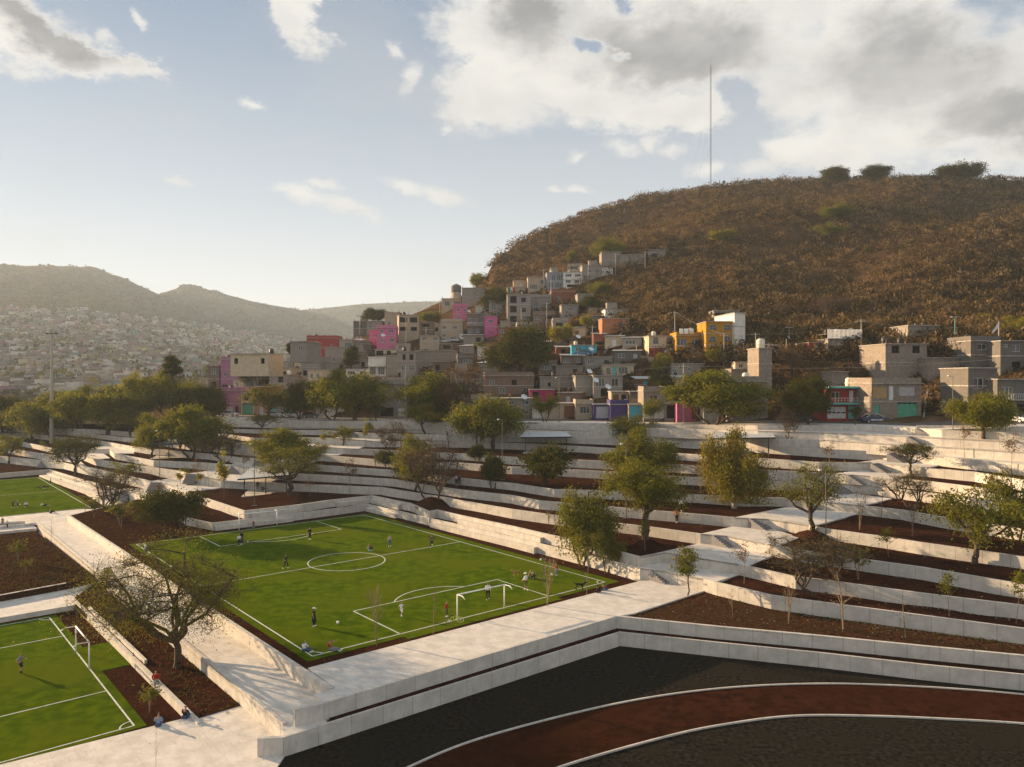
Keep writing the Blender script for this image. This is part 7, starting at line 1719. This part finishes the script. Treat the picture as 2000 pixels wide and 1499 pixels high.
PO = [pole('utility pole on the street by the orange house',503,816,80), pole('utility pole on the street right of the grey open house',792,818,106), pole('utility pole on the street left of the broad pepper tree',1335,822,115), pole('tall utility pole at the left edge of the yellow houses',1318,698,90,HB), pole('concrete pole before the tall yellow house',1414,712,60,HB), pole('concrete pole right of the white pickup',1476,700,50,HB),
      pole('concrete pole in front of the turquoise house',1157,698,62,HB), pole('pole standing on the sloping road above the long wall',832,682,44,HB), pole('pole in front of the pink four-window house',793,690,72,HB), pole('pole above the unfinished frame house',1076,598,50,HB), pole('pole at the left end of the top row',1062,572,46,HB), pole('pole before the white house in the top row',1149,560,42,HB), pole('pole right of the tall blank house',1202,538,42,HB), pole('pole at the right end of the top row',1260,533,42,HB),
      pole('pole beside the white terrace house',1682,686,62,HB), pole('pole left of the tall yellow house base',1243,700,26,HB,arm=False), pole('pole near the bright pink narrow house',1018,642,40,HB), pole('pole above the dark loggia house',859,618,30,HB), pole('pole by the cream cars on the skyline street',703,652,40,HB), pole('pole next to the large red house',618,716,50,HB), pole('pole in front of the orange and white house',1068,652,62,HB), pole('white pole carrying the flag at the right edge house',1951,690,62,HB,arm=False), pole('short pole on the block house with black windows',1787,674,42,HB,arm=False), pole('second short pole behind the block house',1763,674,36,HB,arm=False), pole('pole left of the tall grey tower',1536,700,38,HB,arm=False)]
def wire(lab, a_, b_, sag=.8, off=0.0):
    b = MB(); pts = [a_.lerp(b_, i/16)+Vector((off, 0, -sag*4*(i/16)*(1-i/16))) for i in range(17)]; b.path(pts, .022, 3); obj('power_line', b.mesh('power_line', M['rope']), label=lab, category='cable')
wire('cable between the poles by the orange house and the grey open house', PO[0], PO[1], 1.4); wire('second cable below it between the same two street poles', PO[0], PO[1]+Vector((0,0,-.5)), 2.0, .4)
wire('cable from the grey open house pole to the pepper tree pole', PO[1], PO[2], 1.8); wire('cable running left from the orange house pole', PO[0], PO[0]+Vector((-60, 25, 0)), 1.2); wire('cable from the turquoise house pole to the yellow house pole', PO[6], PO[3], .8); wire('cable from the yellow house pole towards the concrete pole', PO[3], PO[4], .6); wire('cable between the two concrete poles before the yellow house', PO[4], PO[5], .5)
wire('cable across the hillside from the pickup pole to the white terrace house', PO[5], PO[14], 1.2); wire('cable from the white terrace house pole to the flag pole', PO[14], PO[21], 1.5); wire('cable from the pepper tree pole along the street to the right', PO[2], PO[2]+Vector((45, -24, .5)), 1.0); wire('cable linking two poles of the top row, left', PO[10], PO[11], .5); wire('cable linking two poles of the top row, right', PO[12], PO[13], .5)
def solar(lab, px, py, hpx):
    g = ground(px, py, HB); h = hpx*g.y/F; t = thing('solar_lamp', lab, 'solar lamp', g); b = MB(); b.tube((0, 0, 0), (0, 0, h), .08, .06, 8); obj('pole', b.mesh('pole', M['aqua']), t); b = MB(); b.box((0, 0, h+.05), (1.5, .9, .06)); o = obj('solar_panel', b.mesh('solar_panel', M['tin']), t); b = MB(); b.box((0, -.1, h*.45), (.45, .3, .5)); obj('battery_box', b.mesh('battery_box', M['white']), t)
solar('solar street lamp on the slope right of the tall concrete flank', 1541, 676, 36); solar('solar street lamp on the slope between the right-hand houses', 1865, 676, 56); solar('solar street lamp beside the arched house', 1271, 697, 44)
# floodlight mast
g = P(101, 858, 8.0); g = ground(101, 866) or g; h = 215*g.y/F; t = thing('floodlight_mast', 'very tall pale floodlight mast rising over the left tree row', 'light mast', g); b = MB(); b.tube((0, 0, 0), (0, 0, h), .62, .24, 14); obj('pole', b.mesh('pole', M['rope'], True), t); b = MB(); b.tube((-1.6, 0, h), (1.6, 0, h), .08); b.lathe([(.5, -.1), (.5, .1)], (0, 0, h), 12); obj('crown_ring', b.mesh('crown_ring', M['darkmetal']), t)
for i in range(6):
    a_ = math.pi*i/3; b = MB(); b.box((1.4*math.cos(a_), 1.0*math.sin(a_), h-.12), (.55, .4, .3)); obj('floodlight', b.mesh('floodlight', M['darkmetal']), t)
# lattice antenna on the hilltop
g = hill_pt(1388, 3.96)-Vector((0, 0, 2)); h = g.z*0+(HY+(HC-g.z)*F/g.y-125)*g.y/F; t = thing('radio_mast', 'thin lattice radio mast standing on top of the hill', 'radio mast', g-Vector((0, 0, 1))); R3 = [(math.cos(a_)*.45, math.sin(a_)*.45) for a_ in (0, 2.09, 4.19)]; M['mast'] = mat('mast_paint', (.13, .12, .115), rough=.6)
nseg = 46; b = MB()
for (x_, y_) in R3: b.tube((x_, y_, 0), (x_, y_, h), .06, n=4)
for i in range(nseg):
    z0_, z1_ = h*i/nseg, h*(i+1)/nseg
    for k_ in range(3): p_, q_ = R3[k_], R3[(k_+1) % 3]; b.tube((p_[0], p_[1], z0_), (q_[0], q_[1], z1_), .035, n=3); b.tube((p_[0], p_[1], z1_), (q_[0], q_[1], z1_), .03, n=3)
obj('lattice', b.mesh('lattice', M['mast']), t)
for k_, (x_, y_) in enumerate(R3): b = MB(); [b.tube((x_, y_, h*f_), (x_*60, y_*60, -8), .02, n=3) for f_ in (.35, .68)]; obj('guy_wire', b.mesh('guy_wire', M['mast']), t)
b = MB(); b.tube((0, 0, h), (0, 0, h+4), .04, n=4); obj('antenna_tip', b.mesh('antenna_tip', M['mast']), t)
b = MB(); b.tube((0, 0, -1), (0, 0, 3), .25, n=4); b.box((2.5, 0, 2), (1.5, .2, 1.5)); obj('sign_box', b.mesh('sign_box', M['mast']), label='small structure on the ridge right beside the radio mast', category='hut', loc=g+Vector((5, 0, 3)))
# flags
M['flagw'] = mat('flag_white', (.62, .60, .56)); M['flagg'] = mat('flag_green', (.02, .20, .08)); M['flagr'] = mat('flag_red', (.50, .03, .03))
p = PO[21]; t = thing('flag', 'white flag hanging from the pole at the right edge house', 'flag', p); b = MB()
for i in range(6): b.quad((-.1-i*.2, .05*math.sin(i), -.1-i*.28), (-.1-(i+1)*.2, .05*math.sin(i+1), -.1-(i+1)*.28), (-.1-(i+1)*.2, .05*math.sin(i+1), -1.2-(i+1)*.18), (-.1-i*.2, .05*math.sin(i), -1.2-i*.18))
obj('cloth', b.mesh('cloth', M['flagw']), t)
hh_ = HF('flag on its parapet'); p = on_roof(hh_, .22, .0, .1); t = thing('flag', 'tricolour flag draped on the parapet above the unfinished frame', 'flag', p)
for i, m_ in enumerate(('flagg', 'flagw', 'flagr')): b = MB(); b.box((-.9+i*.9, -.35, -1.0), (.88, .04, 1.9)); obj('stripe', b.mesh('stripe', M[m_]), t)
# mulch litter, stones
r = np.random.default_rng(5); b = MB()
for _ in range(420):
    px = r.uniform(1230, 2000); py = r.uniform(1160, 1300) if r.random() < .5 else r.uniform(960, 1240); g = ground(px, py)
    if g is None or g.z < -.1: continue
    s_ = r.uniform(.03, .075); b.box((g.x, g.y, g.z+s_*.3), (s_, s_*1.2, s_*.7), r.uniform(0, 3), taper=.7)
for _ in range(260):
    px = r.uniform(0, 1230); py = r.uniform(1000, 1490); g = ground(px, py)
    if g is None or g.z > .2 or g.z < -1.95 or (fld(0,0)-g).dot(V) < 0 and abs((g-O).dot(U)-17) < 18 and 0 < (g-O).dot(V) < VL: continue
    s_ = r.uniform(.02, .05); b.box((g.x, g.y, g.z+s_*.3), (s_, s_*1.2, s_*.7), r.uniform(0, 3), taper=.7)
obj('pebbles', b.mesh('pebbles', mat('pale_stone', (.30, .26, .22))), kind='stuff')

# weeds in the beds
C = []
for _ in range(5200):
    u_ = r.random(); px, py = (r.uniform(0, 190), r.uniform(1040, 1165)) if u_ < .45 else (r.uniform(170, 480), r.uniform(1140, 1400)) if u_ < .65 else (r.uniform(140, 420), r.uniform(990, 1110)) if u_ < .8 else (r.uniform(1240, 2000), r.uniform(1150, 1290))
    g = ground(px, py)
    if g is None: continue
    q = g-O; on = -1 < q.dot(U) < UL+1 and -1 < q.dot(V) < VL+1
    if not (abs(g.z+1.25) < .03 or abs(g.z+1.85) < .03 or (abs(g.z) < .01 and not on) or abs(g.z-.18) < .02): continue
    if r.random() < .35 and mn.noise(Vector((g.x*.5, g.y*.5, 0))) < .1: continue
    C.append(np.array(g)+r.normal(size=(5, 3))*np.array([.12, .12, .03])+np.array([0, 0, .06]))
M['weed'] = leaf_mat('weed', (.05, .055, .012), (.12, .10, .03), (.09, .065, .03), .3)
obj('weeds', leaf_mesh('weeds', leaves(np.concatenate(C), .16, .45, -.5, 9), [M['weed']]), kind='stuff')

# ---------------------------------------------------------------- evening haze
hm = bpy.data.materials.new('haze'); hm.use_nodes = True; n = NT(hm.node_tree); n.n.clear()
pv = n.new('ShaderNodeVolumePrincipled'); pv.inputs['Color'].default_value = (.72, .85, 1.0, 1); pv.inputs['Density'].default_value = .00016; pv.inputs['Anisotropy'].default_value = .1
o = n.new('ShaderNodeOutputMaterial'); n.l.new(pv.outputs[0], o.inputs['Volume'])
b = MB(); b.box((500, 1550, 183), (7000, 3300, 380)); obj('haze', b.mesh('haze', hm), kind='stuff')
